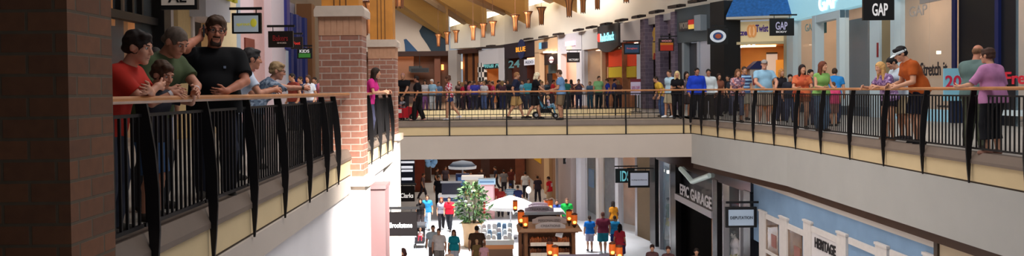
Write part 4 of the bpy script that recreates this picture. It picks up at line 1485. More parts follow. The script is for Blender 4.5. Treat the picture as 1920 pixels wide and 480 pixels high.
# ------------------------------------------------------------------ shops on the shadowed side
XL = -7.4
fL = Face((XL, 13.0), (XL, 46.0))
uL = lambda px: fL.u(px, 0)
dkf = mat((26, 22, 22), 0.5)
s = Shop(fL, 'shop_front', 'dark framed shop window behind the red shirt youth')
zt = Z_at(246, 40, fL.d(246))
s.raw('transom', uL(196), uL(292), zt, zt + 0.16, -0.1, 0.12, dkf)
s.raw('corner_post', uL(289), uL(302), 0, 6.0, -0.4, 0.25, black)
for px in (222, 244, 262):
    s.raw('mullion', uL(px), uL(px) + 0.09, zt + 0.16, 5.5, -0.08, 0.08, dkf)
s.raw('glass_pane', uL(196), uL(290), 0, 5.5, -0.06, -0.03, GL)
s.raw('inner_back_wall', uL(190), uL(300), 0, 5.5, -2.6, -2.5, mat((110, 92, 76), 0.8, noise=0.35, scale=1.0))
s.raw('cream_panel', uL(225), uL(262), zt + 0.1, zt + 0.9, -1.0, -0.9, mat((176, 152, 116), 0.7))
s.raw('grey_panel', uL(200), uL(258), 0.8, zt - 0.1, -0.9, -0.8, mat((150, 142, 132), 0.7))
s.raw('red_display', uL(205), uL(216), 1.6, 2.1, -0.7, -0.6, mat((170, 60, 44), 0.7))
s.raw('warm_lamp', uL(270), uL(279), 2.55, 3.35, -0.9, -0.7, mat((190, 120, 60), emit=0.3))
s.raw('added_light_panel', uL(215), uL(270), 5.3, 5.35, -1.8, -0.9, mat((255, 220, 180), emit=1.0))  # added glow for the shop window interior
s = Shop(fL, 'shop_front', 'cream shop front with an orange lit recess behind the leaning men')
s.raw('pale_blue_strip', uL(302), uL(313), 0, 6, -0.2, 0.0, mat((176, 192, 212), 0.6))
s.raw('dark_strip', uL(313), uL(319), 0, 6, -0.2, 0.05, mat((96, 62, 46), 0.6))
s.raw('white_strip', uL(319), uL(328), 0, 6, -0.2, 0.0, mat((206, 196, 190), 0.6))
s.raw('beige_wall', uL(328), uL(352), 0, 6, -0.3, 0.1, mat((206, 176, 126), 0.8, noise=0.05))
s.raw('white_post', uL(352), uL(356), 0, Z_at(354, 30, fL.d(354)), -0.3, 0.15, mat((210, 200, 196), 0.6))
zo = Z_at(375, 37, fL.d(375))
s.raw('white_hood', uL(350), uL(399), zo, zo + 0.75, -0.3, 0.5, mat((196, 196, 204), 0.7))
s.raw('orange_lit_wall', uL(356), uL(402), 0, zo, -1.6, -1.5, mat((222, 150, 78), 0.7, emit=0.12))  # orange light of the recess put into the wall colour and glow
s.raw('added_light_panel', uL(362), uL(395), zo - 0.08, zo - 0.04, -1.2, -0.6, mat((255, 200, 130), emit=2.0))  # added emitter above the recess
s.raw('cream_pier', uL(400), uL(432), 0, 7, -0.3, 0.2, mat((214, 196, 160), 0.8, noise=0.03))
b = MB()
for i in range(9):
    x_ = uL(370) + (uL(400) - uL(370)) * i / 8
    b.box(x_, x_ + 0.3, 0.52 * s.ny if s.ny > 0 else -0.6, 0.6 if s.ny > 0 else -0.52, zo + 0.75 - 0.1 * (i % 3), 6.0)
b.build('yellow_green_drape', mat((176, 170, 36), 0.6, emit=0.08, noise=0.25, scale=6), s.r)
s = Shop(fL, 'shop_front', 'mauve shop front with a red window behind the phone man and white shirt man')
s.raw('blue_post', uL(432), uL(440), 0, 7, -0.2, 0.2, mat((146, 160, 176), 0.6))
s.raw('pink_window', uL(440), uL(455), 0, 3.0, -0.3, -0.2, mat((206, 130, 110), 0.6, emit=0.06))
s.raw('pale_wall', uL(440), uL(478), 3.0, 7, -0.3, 0.0, mat((196, 176, 184), 0.7))
s.raw('mauve_wall', uL(455), uL(500), 0, 7, -0.3, -0.05, mat((188, 150, 148), 0.7, noise=0.05))
s.raw('red_window', uL(462), uL(479), 1.75, 2.75, -0.05, 0.0, mat((110, 50, 40), 0.5))
s.raw('white_column', uL(500), uL(526), 0, 9, -0.3, 0.2, mat((206, 192, 200), 0.7))
s.raw('tan_pediment', uL(500), uL(545), Z_at(522, 46, fL.d(522)), 9, -0.6, -0.35, mat((176, 144, 116), 0.7))
s.raw('blue_edge', uL(524), uL(530), 2.6, 7, -0.3, 0.3, mat((44, 44, 120), 0.6))
s.raw('pale_door', uL(526), uL(545), 0, 2.6, -0.3, 0.0, mat((196, 204, 214), 0.6))
s = Shop(fL, 'shop_front', 'dark blue banner draped front behind the older woman')
for i in range(4):
    s.raw('blue_banner', uL(542 + 8 * i), uL(546.5 + 8 * i), 0.3, 4.0, -0.2, 0.1 + 0.05 * (i % 2), mat((36, 46, 110), 0.7))
s.raw('back_wall', uL(540), uL(574), 0, 4.6, -0.5, -0.4, mat((150, 140, 150), 0.7))
s.raw('end_pier', uL(572), uL(578), 0, 4.6, -0.3, 0.3, mat((120, 76, 40), 0.7))

# ------------------------------------------------------------------ lower mall, bright side
LQ = [(7.72, 8.0), (7.72, 25.7), (7.40, 39.2), (6.95, 41.2), (4.95, 46.0), (4.2, 53.0), (3.3, 66.0)]
fB = Face(LQ[1], LQ[0])
s = Shop(fB, 'shop_front', 'pale blue plaster shop front with white timber window frames', zf=ZL)
uB = lambda px: fB.u(px, 0)
zw = -1.62 - ZL
b = MB()
plaster = mat((128, 156, 184), 0.85, noise=0.10, scale=1.2)
s.raw('plaster_wall', uB(1412), uB(1757), 2.6, zw - 0.08, -0.3, 0.0, plaster)
s.raw('plaster_wall_base', uB(1412), uB(1757), 0, 2.6, -0.35, -0.28, plaster)
s.raw('top_trim', uB(1412), uB(1757), zw - 0.12, zw, -0.28, 0.04, mat((196, 184, 172), 0.7))
s.raw('dark_edge', uB(1757), uB(1764), 0, zw, -0.3, 0.06, mat((70, 56, 44), 0.6))
s.raw('beige_wall', uB(1764), uB(1757) + 14, 0, zw, -0.3, 0.02, mat((190, 168, 138), 0.8))
tim = mat((214, 204, 196), 0.6, noise=0.04)
pt = [(1422, 1433, 398), (1460, 1474, 410), (1505, 1519, 417), (1568, 1585, 440), (1640, 1662, 462), (1730, 1756, 482)]
for a, c, y in pt:
    zz = Z_at((a + c) / 2, y, fB.d((a + c) / 2, 0.06)) - ZL
    s.raw('timber_post', fB.u(a, 0.06), fB.u(c, 0.06), 0, zz, -0.02, 0.06, tim)
    s.raw('post_cap', fB.u(a - 1, 0.06), fB.u(c + 1, 0.06), zz, zz + 0.05, -0.02, 0.075, tim)
zr = 3.40
s.raw('top_rail', fB.u(1425, .04), fB.u(1512, .04), zr, zr + 0.14, -0.02, 0.045, tim)
s.raw('middle_rail', fB.u(1425, .04), fB.u(1512, .04), zr - 0.95, zr - 0.86, -0.02, 0.045, tim)
warm = mat((176, 132, 92), 0.7, emit=0.1, noise=0.3, scale=4)
for a, c in ((1435, 1459), (1476, 1504)):
    s.raw('window_pane', fB.u(a), fB.u(c), 0.8, zr, 0.0, 0.02, mat((120, 92, 70), 0.15, noise=0.35, scale=3))
    s.raw('window_frame', fB.u(a) , fB.u(a) - 0.05 if fB.u(c) < fB.u(a) else fB.u(a) + 0.05, 0.8, zr, 0.02, 0.03, mat((48, 36, 32), 0.5))
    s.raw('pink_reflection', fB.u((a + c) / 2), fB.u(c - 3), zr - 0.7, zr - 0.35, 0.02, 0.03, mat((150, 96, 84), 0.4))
s.raw('sign_panel', fB.u(1519, .03), fB.u(1569, .03), 1.2, 3.66, -0.02, 0.03, mat((216, 208, 204), 0.6))
s.raw('sign_rail', fB.u(1519, .04), fB.u(1569, .04), 3.60, 3.74, -0.02, 0.045, tim)
s.text('HERITAGE', 1527, 453, 1566, 473, mat((34, 28, 28), 0.6), 0.04, 0.03)
b = MB()
for (xa, ya), (xb, yb) in (((1585, 446), (1640, 466)), ((1662, 472), (1730, 490))):
    za, zb = Z_at(xa, ya, fB.d(xa, .1)) - ZL, Z_at(xb, yb, fB.d(xb, .1)) - ZL
    s.raw('fence_rail', fB.u(xa, .1), fB.u(xb, .1), (za + zb) / 2 - 0.14, (za + zb) / 2, -0.02, 0.045, tim)

# dark glass fashion shop
fD = Face(LQ[2], LQ[1])
s = Shop(fD, 'shop_front', 'dark metal and glass fashion shop front with silver lettering over its doorway', zf=ZL)
uD = lambda px: fD.u(px, 0)
dm = mat((22, 18, 20), 0.25, spec=0.6)
sil = mat((176, 172, 176), 0.35, metal=0.6)
s.raw('top_band', uD(1222), uD(1413), 3.95, 4.5, -0.4, 0.1, mat((36, 30, 34), 0.12, spec=0.9))
for a, c in ((1222, 1232), (1262, 1271), (1342, 1350), (1400, 1413)):
    s.raw('black_post', uD(a), uD(c), 0, 4.0, -0.3, 0.12, dm)
for a in (1236, 1256, 1337, 1356, 1388):
    s.raw('steel_mullion', uD(a), uD(a + 2), 0, 3.95, -0.15, 0.05, sil)
s.raw('silver_lintel', uD(1270), uD(1340), 2.62, 2.86, -0.2, 0.14, mat((196, 190, 194), 0.35, metal=0.4))
s.raw('dark_transom', uD(1270), uD(1342), 2.86, 3.95, -0.3, -0.2, mat((44, 44, 52), 0.2))
s.raw('doorway_shade_sheet', uD(1271), uD(1342), 0, 2.62, -0.4, -0.3, mat((10, 7, 7), 0.9, spec=0.05))  # near-black sheet, the shade of the open doorway put into its colour
s.raw('wood_jamb', uD(1330), uD(1337), 0, 2.6, -0.28, -0.05, mat((150, 100, 60), 0.6))
s.text('ERNEST GARDEN', 1275, 353, 1331, 388, mat((206, 200, 204), 0.4, emit=0.1), 0.0, 0.03) if False else None
u0, u1 = fD.u(1274, .1), fD.u(1333, .1)
lettering('EPIC GARAGE', abs(u1 - u0), 0.42, mat((206, 198, 200), 0.4, emit=0.12), s.r, ((u0 + u1) / 2, s.ny * 0.1, 3.12), 0 if s.ny < 0 else math.pi, 0.02)
s.raw('dark_side_wall', uD(1268), uD(1271), 0, 3.95, -0.75, -0.1, mat((14, 12, 14), 0.8))
s.raw('dark_side_wall', uD(1342), uD(1345), 0, 3.95, -0.75, -0.1, mat((14, 12, 14), 0.8))
s.raw('glass_pane', uD(1232), uD(1262), 0, 3.95, -0.1, -0.07, GLB)
s.raw('glass_pane', uD(1350), uD(1400), 0, 3.95, -0.1, -0.07, GL)
s.raw('inner_back_wall', uD(1222), uD(1268), 0, 3.95, -0.95, -0.9, mat((130, 146, 164), 0.7, emit=0.06))
s.raw('inner_back_wall', uD(1345), uD(1413), 0, 3.95, -0.95, -0.9, mat((96, 70, 52), 0.7, noise=0.3, scale=2))
s.raw('added_light_panel', uD(1360), uD(1395), 3.85, 3.9, -0.6, -0.2, mat((255, 226, 190), emit=2.5))  # warm emitter added over the display
s.raw('added_light_panel', uD(1236), uD(1258), 3.85, 3.9, -0.6, -0.2, mat((220, 235, 255), emit=2.0))  # cool emitter added over the display
s.raw('blue_display_rail', uD(1232), uD(1262), 2.25, 2.4, -0.7, -0.6, mat((90, 150, 196), emit=0.3))
for px, py in ((1240, 322), (1250, 325), (1365, 358), (1389, 373), (1362, 375)):
    zz = s.zloc(px, py, -0.5)
    uu = fD.u(px, -0.5)
    s.raw('spot_lamp', uu - 0.08, uu + 0.08, zz, zz + 0.12, -0.6, -0.5, mat((255, 244, 225), emit=9.0))
b = MB()
for (px0, py0), (px1, py1) in (((1275, 316), (1288, 330)), ((1288, 330), (1297, 341)), ((1297, 341), (1330, 329))):
    za, zb = s.zloc(px0, py0, .15), s.zloc(px1, py1, .15)
    b.cyl((fD.u(px0, .15), s.ny * 0.15, za), (fD.u(px1, .15), s.ny * 0.15, zb), 0.09, 0.09, 6)
b.build('bright_swoosh', mat((206, 220, 214), 0.3, emit=0.2), s.r)
s.raw('blue_lit_edge', uD(1224), uD(1234), 4.25, 4.45, 0.1, 0.14, mat((150, 200, 235), emit=0.8))
# corner pier and shops beyond
fC = Face(LQ[3], LQ[2])
s = Shop(fC, 'shop_front', 'olive brown corner pier between the two lower shops', 'wall pier', zf=ZL)
s.raw('pier', 0, (fC.p1 - fC.p0).length, 0, 4.7, -0.4, 0.0, mat((104, 84, 60), 0.7, noise=0.06))
fI = Face(LQ[4], LQ[3])
s = Shop(fI, 'shop_front', 'tan glass shop front with a brown awning beside the orange shirt woman', zf=ZL)
LI = (fI.p1 - fI.p0).length
uI = lambda px: fI.u(px, 0)
s.raw('inner_back_wall', uI(1092), LI, 0, 4.7, -1.6, -1.5, mat((190, 142, 104), 0.7, noise=0.2, scale=1.5))
s.raw('white_column', uI(1085), uI(1094), 0, 4.7, -0.2, 0.2, mat((206, 202, 208), 0.6))
s.raw('column', uI(1119), uI(1124), 0, 4.9, -0.2, 0.1, mat((196, 186, 180), 0.6))
s.raw('column', uI(1155), uI(1161), 0, 3.9, -0.2, 0.1, mat((200, 196, 200), 0.6))
s.raw('white_header', uI(1122), uI(1155), 3.95, 4.35, -0.3, 0.1, mat((206, 198, 192), 0.7))
s.raw('glass_pane', uI(1094), uI(1192), 0, 4.2, -0.1, -0.07, GL)
s.raw('steel_mullion', uI(1191), uI(1195), 0, 4.0, -0.1, 0.05, sil)
s.raw('brown_awning', uI(1155), uI(1192), 4.0, 4.8, -0.2, 0.5, mat((84, 66, 60), 0.7))
s.raw('added_light_panel', uI(1125), uI(1185), 4.5, 4.55, -1.2, -0.5, mat((255, 225, 190), emit=2.0))  # emitter added to light the tan shop
s.raw('dark_display', uI(1094), uI(1119), 0, 3.4, -1.3, -1.2, mat((110, 100, 96), 0.6, noise=0.2))
fJ = Face(LQ[5], LQ[4])
s = Shop(fJ, 'shop_front', 'pale column and brown glass shop front behind the green shirt man', zf=ZL)
uJ = lambda px: fJ.u(px, 0)
s.raw('pale_pier', uJ(1050), uJ(1074), 0, 4.6, -0.3, 0.15, mat((196, 180, 176), 0.7))
s.raw('inner_back_wall', uJ(1048), uJ(1092), 0, 4.6, -1.2, -1.1, mat((130, 106, 84), 0.7, noise=0.3, scale=1.5))
s.raw('brown_awning', uJ(1074), uJ(1090), 3.9, 4.6, -0.2, 0.4, mat((92, 74, 70), 0.7))
s.raw('blue_display', uJ(1076), uJ(1083), 1.6, 2.6, -0.9, -0.8, mat((70, 110, 150), 0.6))
fK = Face(LQ[6], LQ[5])
s = Shop(fK, 'shop_front', 'tan shop wall with a yellow notice behind the red jersey man', zf=ZL)
uK = lambda px: fK.u(px, 0)
s.raw('tan_wall', uK(985), (fK.p1 - fK.p0).length, 0, 4.6, -0.3, 0.0, mat((150, 112, 82), 0.8, noise=0.1))
s.raw('pale_pier', uK(1024), uK(1034), 0, 4.6, -0.1, 0.2, mat((206, 172, 130), 0.7))
s.raw('white_pier', uK(1046), (fK.p1 - fK.p0).length, 0, 4.6, -0.1, 0.2, mat((214, 206, 204), 0.7))
s.raw('yellow_notice', uK(1001), uK(1014), 1.75, 3.2, 0.0, 0.05, mat((226, 176, 40), 0.6))
s.text('SALE', 1003, 330, 1012, 334, mat((120, 60, 20), 0.6), 0.07)
# lower blade signs
blade('black framed pale sign with dark lettering hanging before the dark fashion shop', 1361, 388, 1419, 427, 24.6, black, [('DEPUTATION', 1369, 405, 1411, 411, mat((60, 66, 76), 0.6))], (1362, 380, 1423), panel=(mat((150, 164, 180), emit=0.2), 1366, 393, 1413, 423))
blade('black framed pale sign with a thin dark line of letters', 1178, 320, 1218, 352, 38.0, black, [('independence', 1184, 336, 1213, 339, mat((90, 84, 100), 0.6))], (1176, 316, 1226), panel=(mat((190, 194, 208), emit=0.25), 1182, 324, 1215, 348))
blade('black sign with three pale teal letters half behind the pale sign', 1154, 316, 1190, 343, 40.5, mat((12, 22, 22), 0.5), [('IDS', 1163, 320, 1181, 340, mat((110, 190, 200), emit=0.4))], (1152, 312, 1196))
blade('small black sign with white capital letters under the bridge', 1056, 294, 1086, 307.5, 50.0, black, [('SPACE', 1060, 298.5, 1082, 303.5, wl)], (1056, 290, 1090))
# shadowed side, lower
blade('black wooden hanging sign with white lettering on the shadowed side', 722, 398, 781, 443, 20.0, mat((13, 9, 10), 0.7, spec=0.1), [('Brookstone', 731, 417, 773, 427, mat((214, 214, 220), emit=0.4))], (706, 391, 786))
blade('dark sign with white script lettering below the stacked board', 750, 349, 777, 378, 30.0, mat((18, 12, 10), 0.7, spec=0.1), [('Clarks', 751, 362, 775, 371, mat((226, 220, 214), emit=0.4))], (735, 346, 780))
t = blade('grey stacked directory board with four white lines', 751, 299, 777, 347, 32.0, mat((40, 42, 54), 0.7, spec=0.1), [], None)
for i, (ya, yb, xb) in enumerate(((302, 306, 777), (311, 316, 774), (318, 322, 774), (333, 338, 773))):
    p0, p1 = P(752 + i * 0.4, yb, 32.0), P(xb, ya, 32.0)
    b = MB(); b.box(p0.x - t.location.x, p1.x - t.location.x, -0.03, 0, p0.z - t.location.z, p1.z - t.location.z); b.build('white_line', mat((240, 242, 250), emit=0.6), t)
# mauve pilaster below the shadowed walkway
b = MB()
b.box(-2.75, X_at(722, 18.2), 18.0, 18.7, ZL, Z_at(715, 352, 18.2))
b.box(-2.75, X_at(724, 18.2), 17.95, 18.75, Z_at(715, 352, 18.2), Z_at(715, 345, 18.2))
structure(b.build('pillar_4', mat((112, 84, 84), 0.8)), 'mauve pilaster below the sunlit wall')
b = MB()
b.box(LX - 0.6, LX - 0.25, 23.0, 23.6, ZL, -0.45)
structure(b.build('wall_left_far', mat((206, 186, 160), 0.8)), 'pale lower wall beyond the second pillar')

b = MB()
b.box(-7.4, -7.0, 23.7, 72, ZL, -1.25, 0)
b.box(-7.4, -3.0, 23.6, 23.7, ZL, -0.45, 0)
structure(b.build('wall_left_setback', mat((96, 66, 50), 0.8, noise=0.25, scale=0.5)), 'brown set back lower wall on the shadowed side')
fS = Face((-6.9, 40.0), (-6.9, 68.0))
s = Shop(fS, 'shop_front', 'dark shop fronts of the lower hall beyond the wooden hanging sign', zf=ZL)
for i in range(5):
    u0 = 1 + 5.2 * i
    s.raw('dark_window', u0, u0 + 3.6, 0.3, 3.2, -0.1, 0.05, mat((44, 32, 34), 0.2))
    s.raw('lit_fascia', u0, u0 + 3.6, 3.3, 3.9, -0.1, 0.12, mat([(150, 60, 40), (70, 80, 110), (120, 90, 60), (90, 40, 36), (60, 60, 70)][i], 0.6, emit=0.08))
# ------------------------------------------------------------------ vaulted ceiling at the far end
ochre = mat((206, 160, 88), 0.7, noise=0.06, scale=0.5, emit=0.05)
ribm = mat((186, 158, 122), 0.7)
def wall_d(px):
    for a, c, p0, p1 in ((842, 897, SA, SB), (897, 942, SB, SC_), (942, 1003, SC_, SD), (1003, 1046, SD, SE), (1046, 1092, SE, SF), (1092, 1164, SF, SG), (1164, 1264, SG, SH), (1264, 1357, SH, SI)):
        if px <= c:
            return Face(p0, p1).d(px, 0.45)
    return 40
cb = MB()
rb_ = MB()
for A, B, B2, A2 in (((738, 15), (840, 76), (840, -60), (690, -30)), ((870, 42), (912, 59), (912, -70), (760, -30)), ((944, 24), (991, 48), (991, -80), (850, -20)), ((1031, 0), (1082, 24), (1082, -90), (960, -40))):
    dA, dB = (78.9, 78.9) if A[0] < 800 else (wall_d(A[0]), wall_d(B[0]))
    pts = [P(*A, dA), P(*B, dB), P(*B2, dB - 16), P(*A2, dA - 14)]
    up_ = Vector((0, 0.05, 0.3))
    cb.add([p for p in pts] + [p + up_ for p in pts], [(0, 1, 2, 3), (7, 6, 5, 4), (0, 4, 5, 1), (1, 5, 6, 2), (2, 6, 7, 3), (3, 7, 4, 0)])
    if A[0] > 800:
        p, q = P(A[0], A[1] - 4, dA), P(A2[0], A2[1] - 4, dA - 14)
        rb_.cyl(p, q, 0.42, 0.5, 8)
structure(cb.build('ceiling', ochre), 'ochre sloping vault panels over the far end')
structure(rb_.build('ceiling_rib', ribm), 'pale curved ribs between the vault panels')
rb_ = MB()
rb_.box(-24, 16, 46, 92, 12.5, 12.8)
structure(rb_.build('ceiling_far', mat((206, 190, 160), 0.8)), 'pale ceiling high over the far end')
def pane(pts, n):
    b = MB()
    q = [P(x, y, wall_d(x) - 0.25) for x, y in pts]
    b.add(q + [p + Vector((0, 0.08, 0)) for p in q], [tuple(range(len(q))), tuple(range(2 * len(q) - 1, len(q) - 1, -1))])
    o = b.build('window_%d' % n, mat((255, 244, 214), emit=3.2))
    structure(o, 'bright clerestory window at the top of the cream wall')
pane([(843, 31), (856, 34), (870, 42), (843, 50)], 1)
pane([(913, 22), (928, 22), (944, 24), (913, 34)], 2)
pane([(992, -6), (1012, -6), (1031, 0), (992, 11)], 3)
pane([(772, -6), (800, -6), (796, 3), (780, 2)], 4)

# ------------------------------------------------------------------ hanging copper lamps
copper = mat((190, 122, 72), 0.4, metal=0.3, emit=0.12)
cdark = mat((92, 52, 34), 0.5, metal=0.3)
def hang_lamp(px, yt, yb, d, label, group=None, hgt=1.0):
    top = P(px, yt, d)
    h = (top.z - Z_at(px, yb, d))
    t = thing('hanging_lamp', label, 'lamp', (top.x, top.y, top.z - h), 0, group)
    k = h
    b = MB()
    b.lathe([(0.10 * k, 0.02 * k), (0.12 * k, 0.3 * k), (0.13 * k, 0.6 * k), (0.17 * k, 0.8 * k), (0.27 * k, 0.97 * k), (0.25 * k, 0.97 * k), (0.12 * k, 0.75 * k)], 12)
    sh_ = b.build('shade', copper, t, True)
    b = MB()
    for i in range(6):
        a = i * math.pi / 3 + 0.3
        ca, sa = math.cos(a), math.sin(a)
        pr = [(0.125, -0.04), (0.14, 0.3), (0.15, 0.6), (0.19, 0.8), (0.30, 1.0)]
        for (r0, z0), (r1, z1) in zip(pr, pr[1:]):
            b.cyl((r0 * k * ca, r0 * k * sa, z0 * k), (r1 * k * ca, r1 * k * sa, z1 * k), 0.018 * k, 0.018 * k, 6)
    b.lathe([(0.30 * k, 0.98 * k), (0.32 * k, 1.0 * k), (0.30 * k, 1.02 * k)], 12)
    b.build('rib_frame', cdark, sh_)
    b = MB()
    b.cyl((0, 0, 0.5 * k), (0, 0, 4.2), 0.012)
    b.build('hanging_rod', cdark, t)
    return t
tri = (('trio by the painted end wall', ((822, 64, 87), (838, 60, 83), (855, 57, 80))), ('trio over the brown restaurant and white shop', ((887, 48, 75), (906, 44, 70), (924, 40, 67))),
       ('trio over the navy shop', ((966, 28, 58), (990, 22, 52), (1015, 14, 46))), ('trio over the pink sign shop', ((1067, -5, 31), (1093, -10, 24), (1120, -16, 17))))
for nm, ls in tri:
    for i, (px, a, c) in enumerate(ls):
        hang_lamp(px, a, c, min(76, 1600.0 / (c - a)), ('lowest', 'middle', 'highest')[i] + ' copper lamp of the ' + nm)
hang_lamp(1174, -36, 4, 40, 'copper lamp tip above the pale header of the red panels')
hang_lamp(747, -50, 13, 25.6, 'large copper lamp hanging just beyond the farther brick pillar')
t_ = hang_lamp(691, 4, 64, 26.0, 'copper lantern with black scrollwork seen between the two brick pillars')
b = MB()
for i in range(5):
    b.cyl((0.22, -0.1, 0.1 + i * 0.2), (0.3, -0.1, 0.2 + i * 0.2), 0.02, 0.02, 6)
    b.cyl((0.3, -0.1, 0.2 + i * 0.2), (0.22, -0.1, 0.3 + i * 0.2), 0.02, 0.02, 6)
b.build('scrollwork', black, t_)

# ------------------------------------------------------------------ lower mall: planter, carts, kiosks
def lowz(z):
    return ZL + z
# potted plant
pp = P(886, 440, 38.6)
t = thing('potted_plant', 'tall leafy green plant with white blooms in a big cream pot', 'plant', (pp.x, 38.6, ZL))
b = MB()
b.lathe([(0.36, 0), (0.40, 0.05), (0.44, 0.8), (0.50, 1.06), (0.52, 1.12), (0.46, 1.12), (0.44, 1.02)], 24)
b.build('pot', mat((236, 196, 150), 0.6, emit=0.05), t, True)
b = MB(); b.cyl((0, 0, 1.0), (0, 0, 1.08), 0.44, 0.44, 20); b.build('soil', mat((60, 40, 30), 0.9), t.children[0])
b = MB()
rs = random.Random(3)
for i in range(5):
    a = i * 1.3
    b.cyl((0.1 * math.cos(a), 0.1 * math.sin(a), 1.05), (0.35 * math.cos(a), 0.35 * math.sin(a), 2.3), 0.025, 0.012, 6)
b.build('stem', mat((70, 60, 34), 0.8), t)
b = MB()
for i in range(420):
    th_, zz = rs.uniform(0, 6.28), rs.uniform(0, 1)
    rad = (0.28 + 0.55 * math.sin(math.pi * min(1, zz * 0.9 + 0.12))) * rs.uniform(0.35, 1.0)
    c = Vector((rad * math.cos(th_), rad * math.sin(th_), 1.1 + 1.75 * zz))
    L, W = rs.uniform(0.16, 0.34), rs.uniform(0.04, 0.085)
    d = Vector((math.cos(th_) * rs.uniform(0.4, 1), math.sin(th_) * rs.uniform(0.4, 1), rs.uniform(-0.5, 0.9))).normalized()
    sd = d.cross(Vector((rs.uniform(-1, 1), rs.uniform(-1, 1), 1))).normalized()
    b.add([c, c + d * L * 0.5 + sd * W, c + d * L - Vector((0, 0, 0.06)), c + d * L * 0.5 - sd * W], [(0, 1, 2, 3)], 0 if rs.random() < 0.7 else 1)
fo_ = b.build('foliage', [mat((52, 92, 44), 0.6), mat((104, 140, 76), 0.6)], t)
b = MB()
for i in range(9):
    th_ = rs.uniform(0, 6.28)
    b.ellipsoid((0.6 * math.cos(th_), 0.6 * math.sin(th_), rs.uniform(1.7, 2.75)), (0.09, 0.09, 0.07), 8, 5)
b.build('blossom', mat((240, 240, 236), 0.7), fo_)
b = MB()
for i in range(4):
    b.ellipsoid((0.55, -0.3 + 0.15 * i, 1.6 + 0.12 * i), (0.06, 0.06, 0.06), 8, 5)
b.build('red_flower', mat((170, 50, 40), 0.7), fo_)

lan_glow = mat((255, 170, 70), emit=5.0)
lan_amb = mat((196, 88, 26), 0.4, emit=0.55)
def lantern(px, py, d, label, k=1.0):
    p = P(px, py, d)
    t = thing('lantern', label, 'lantern', (p.x, p.y, p.z - 0.2 * k))
    b = MB(); b.lathe([(0.10 * k, 0.05 * k), (0.125 * k, 0.2 * k), (0.125 * k, 0.42 * k), (0.11 * k, 0.46 * k)], 14); as_ = b.build('amber_shade', lan_amb, t, True)
    b = MB(); b.ellipsoid((0, -0.075 * k, 0.16 * k), (0.075 * k, 0.06 * k, 0.085 * k), 12, 8); b.build('flame_glow', lan_glow, as_, True)
    b = MB(); b.lathe([(0.135 * k, 0.46 * k), (0.12 * k, 0.5 * k), (0.03 * k, 0.54 * k)], 14); b.build('cap', mat((90, 44, 20), 0.5), t)
    b = MB(); b.lathe([(0.05 * k, -0.22 * k - (0.3 if py > 460 else 0)), (0.03 * k, -0.2 * k), (0.03 * k, -0.1 * k), (0.11 * k, 0.02 * k), (0.11 * k, 0.05 * k)], 12); b.build('stem_base', mat((50, 30, 18), 0.5), t)
    return t
cw = mat((134, 84, 48), 0.6, noise=0.15, scale=5)
cw2 = mat((86, 48, 28), 0.6, noise=0.15, scale=5)
board = mat((190, 174, 168), 0.6, noise=0.04)
def cart(label, px0, px1, d, yroof, roofm, boards, depth=1.6, shelves=None, boardm=board):
    """wooden market cart: corner posts, plank roof, arched sign boards on top, shelving under it"""
    a, c = P(px0, yroof, d), P(px1, yroof, d)
    w = c.x - a.x
    cx = (a.x + c.x) / 2
    H = a.z - ZL
    t = thing('market_cart', label, 'market cart', (cx, d, ZL))
    b = MB()
    b.prism([(-w / 2 - 0.15, H), (w / 2 + 0.15, H), (w / 2 + 0.02, H + 0.12), (-w / 2 - 0.02, H + 0.12)], 'y', -0.2, depth)
    b.build('roof', roofm, t)
    for sx in (-1, 1):
        for yy in (0.0, depth - 0.25):
            b = MB(); b.box(sx * (w / 2 - 0.16) - 0.06, sx * (w / 2 - 0.16) + 0.06, yy, yy + 0.12, 0, H); b.build('post', cw, t)
    b = MB(); b.box(-w / 2 + 0.12, w / 2 - 0.12, 0.02, depth - 0.2, 0.08, 0.62); b.build('base_cabinet', cw2, t)
    b = MB(); b.box(-w / 2 + 0.2, w / 2 - 0.2, depth * 0.5, depth * 0.5 + 0.06, 0.62, H - 0.02); b.build('back_panel', mat((58, 32, 20), 0.7), t)
    for i, (body, x0, y0, x1, y1, yo) in enumerate(boards):
        p0, p1 = P(x0, y1, d + yo), P(x1, y0, d + yo)
        hw, hh = (p1.x - p0.x) / 2, p1.z - p0.z
        mx_ = (p0.x + p1.x) / 2 - cx
        zb_ = max(p0.z - ZL, H + 0.12)
        b = MB()
        pts = [(-hw, 0), (hw, 0), (hw, hh * 0.55), (hw * 0.8, hh * 0.7)] + [(hw * 0.8 * math.cos(math.pi * q / 8), hh * 0.7 + hh * 0.3 * math.sin(math.pi * q / 8)) for q in range(1, 8)] + [(-hw * 0.8, hh * 0.7), (-hw, hh * 0.55)]
        b.prism(pts, 'y', -0.03, 0.03)
        o = b.build('sign_board', boardm, t, loc=(mx_, yo, zb_))
        lettering(body, hw * 1.3, hh * 0.34, mat((96, 84, 84), 0.6), o, (0, -0.04, hh * 0.42))
    if shelves:
        for z in shelves:
            b = MB(); b.box(-w / 2 + 0.24, w / 2 - 0.24, 0.05, depth * 0.5, z - 0.03, z); b.build('shelf', cw2, t)
    return t, cx, w, H
t1, cx1, w1, H1 = cart('wooden market cart with grey lettered sign boards and rows of brown goods', 978, 1084, 31.0, 434, mat((176, 130, 96), 0.6, noise=0.1), [('PERSONALIZED', 998, 405, 1062, 419, 0.4), ('CREATIONS', 1004, 418, 1060, 431, -0.12)], 1.5, (1.02, 1.40))
t2, cx2, w2, H2 = cart('pale roofed market cart with lilac white sign boards behind the wooden cart', 968, 1054, 35.6, 402, mat((206, 210, 216), 0.6), [('GIFTS', 990, 379, 1032, 391, 0.35), ('TREASURES', 984, 388, 1038, 400, -0.1)], 1.0, (1.0,), mat((220, 206, 222), 0.6))
t3, cx3, w3, H3 = cart('market cart with a purple grey roof at the lower edge of the view', 1036, 1152, 26.4, 503, mat((120, 112, 128), 0.6), [], 1.6)
b = MB(); p0, p1 = P(1066, 484, 26.8), P(1141, 473, 26.8)
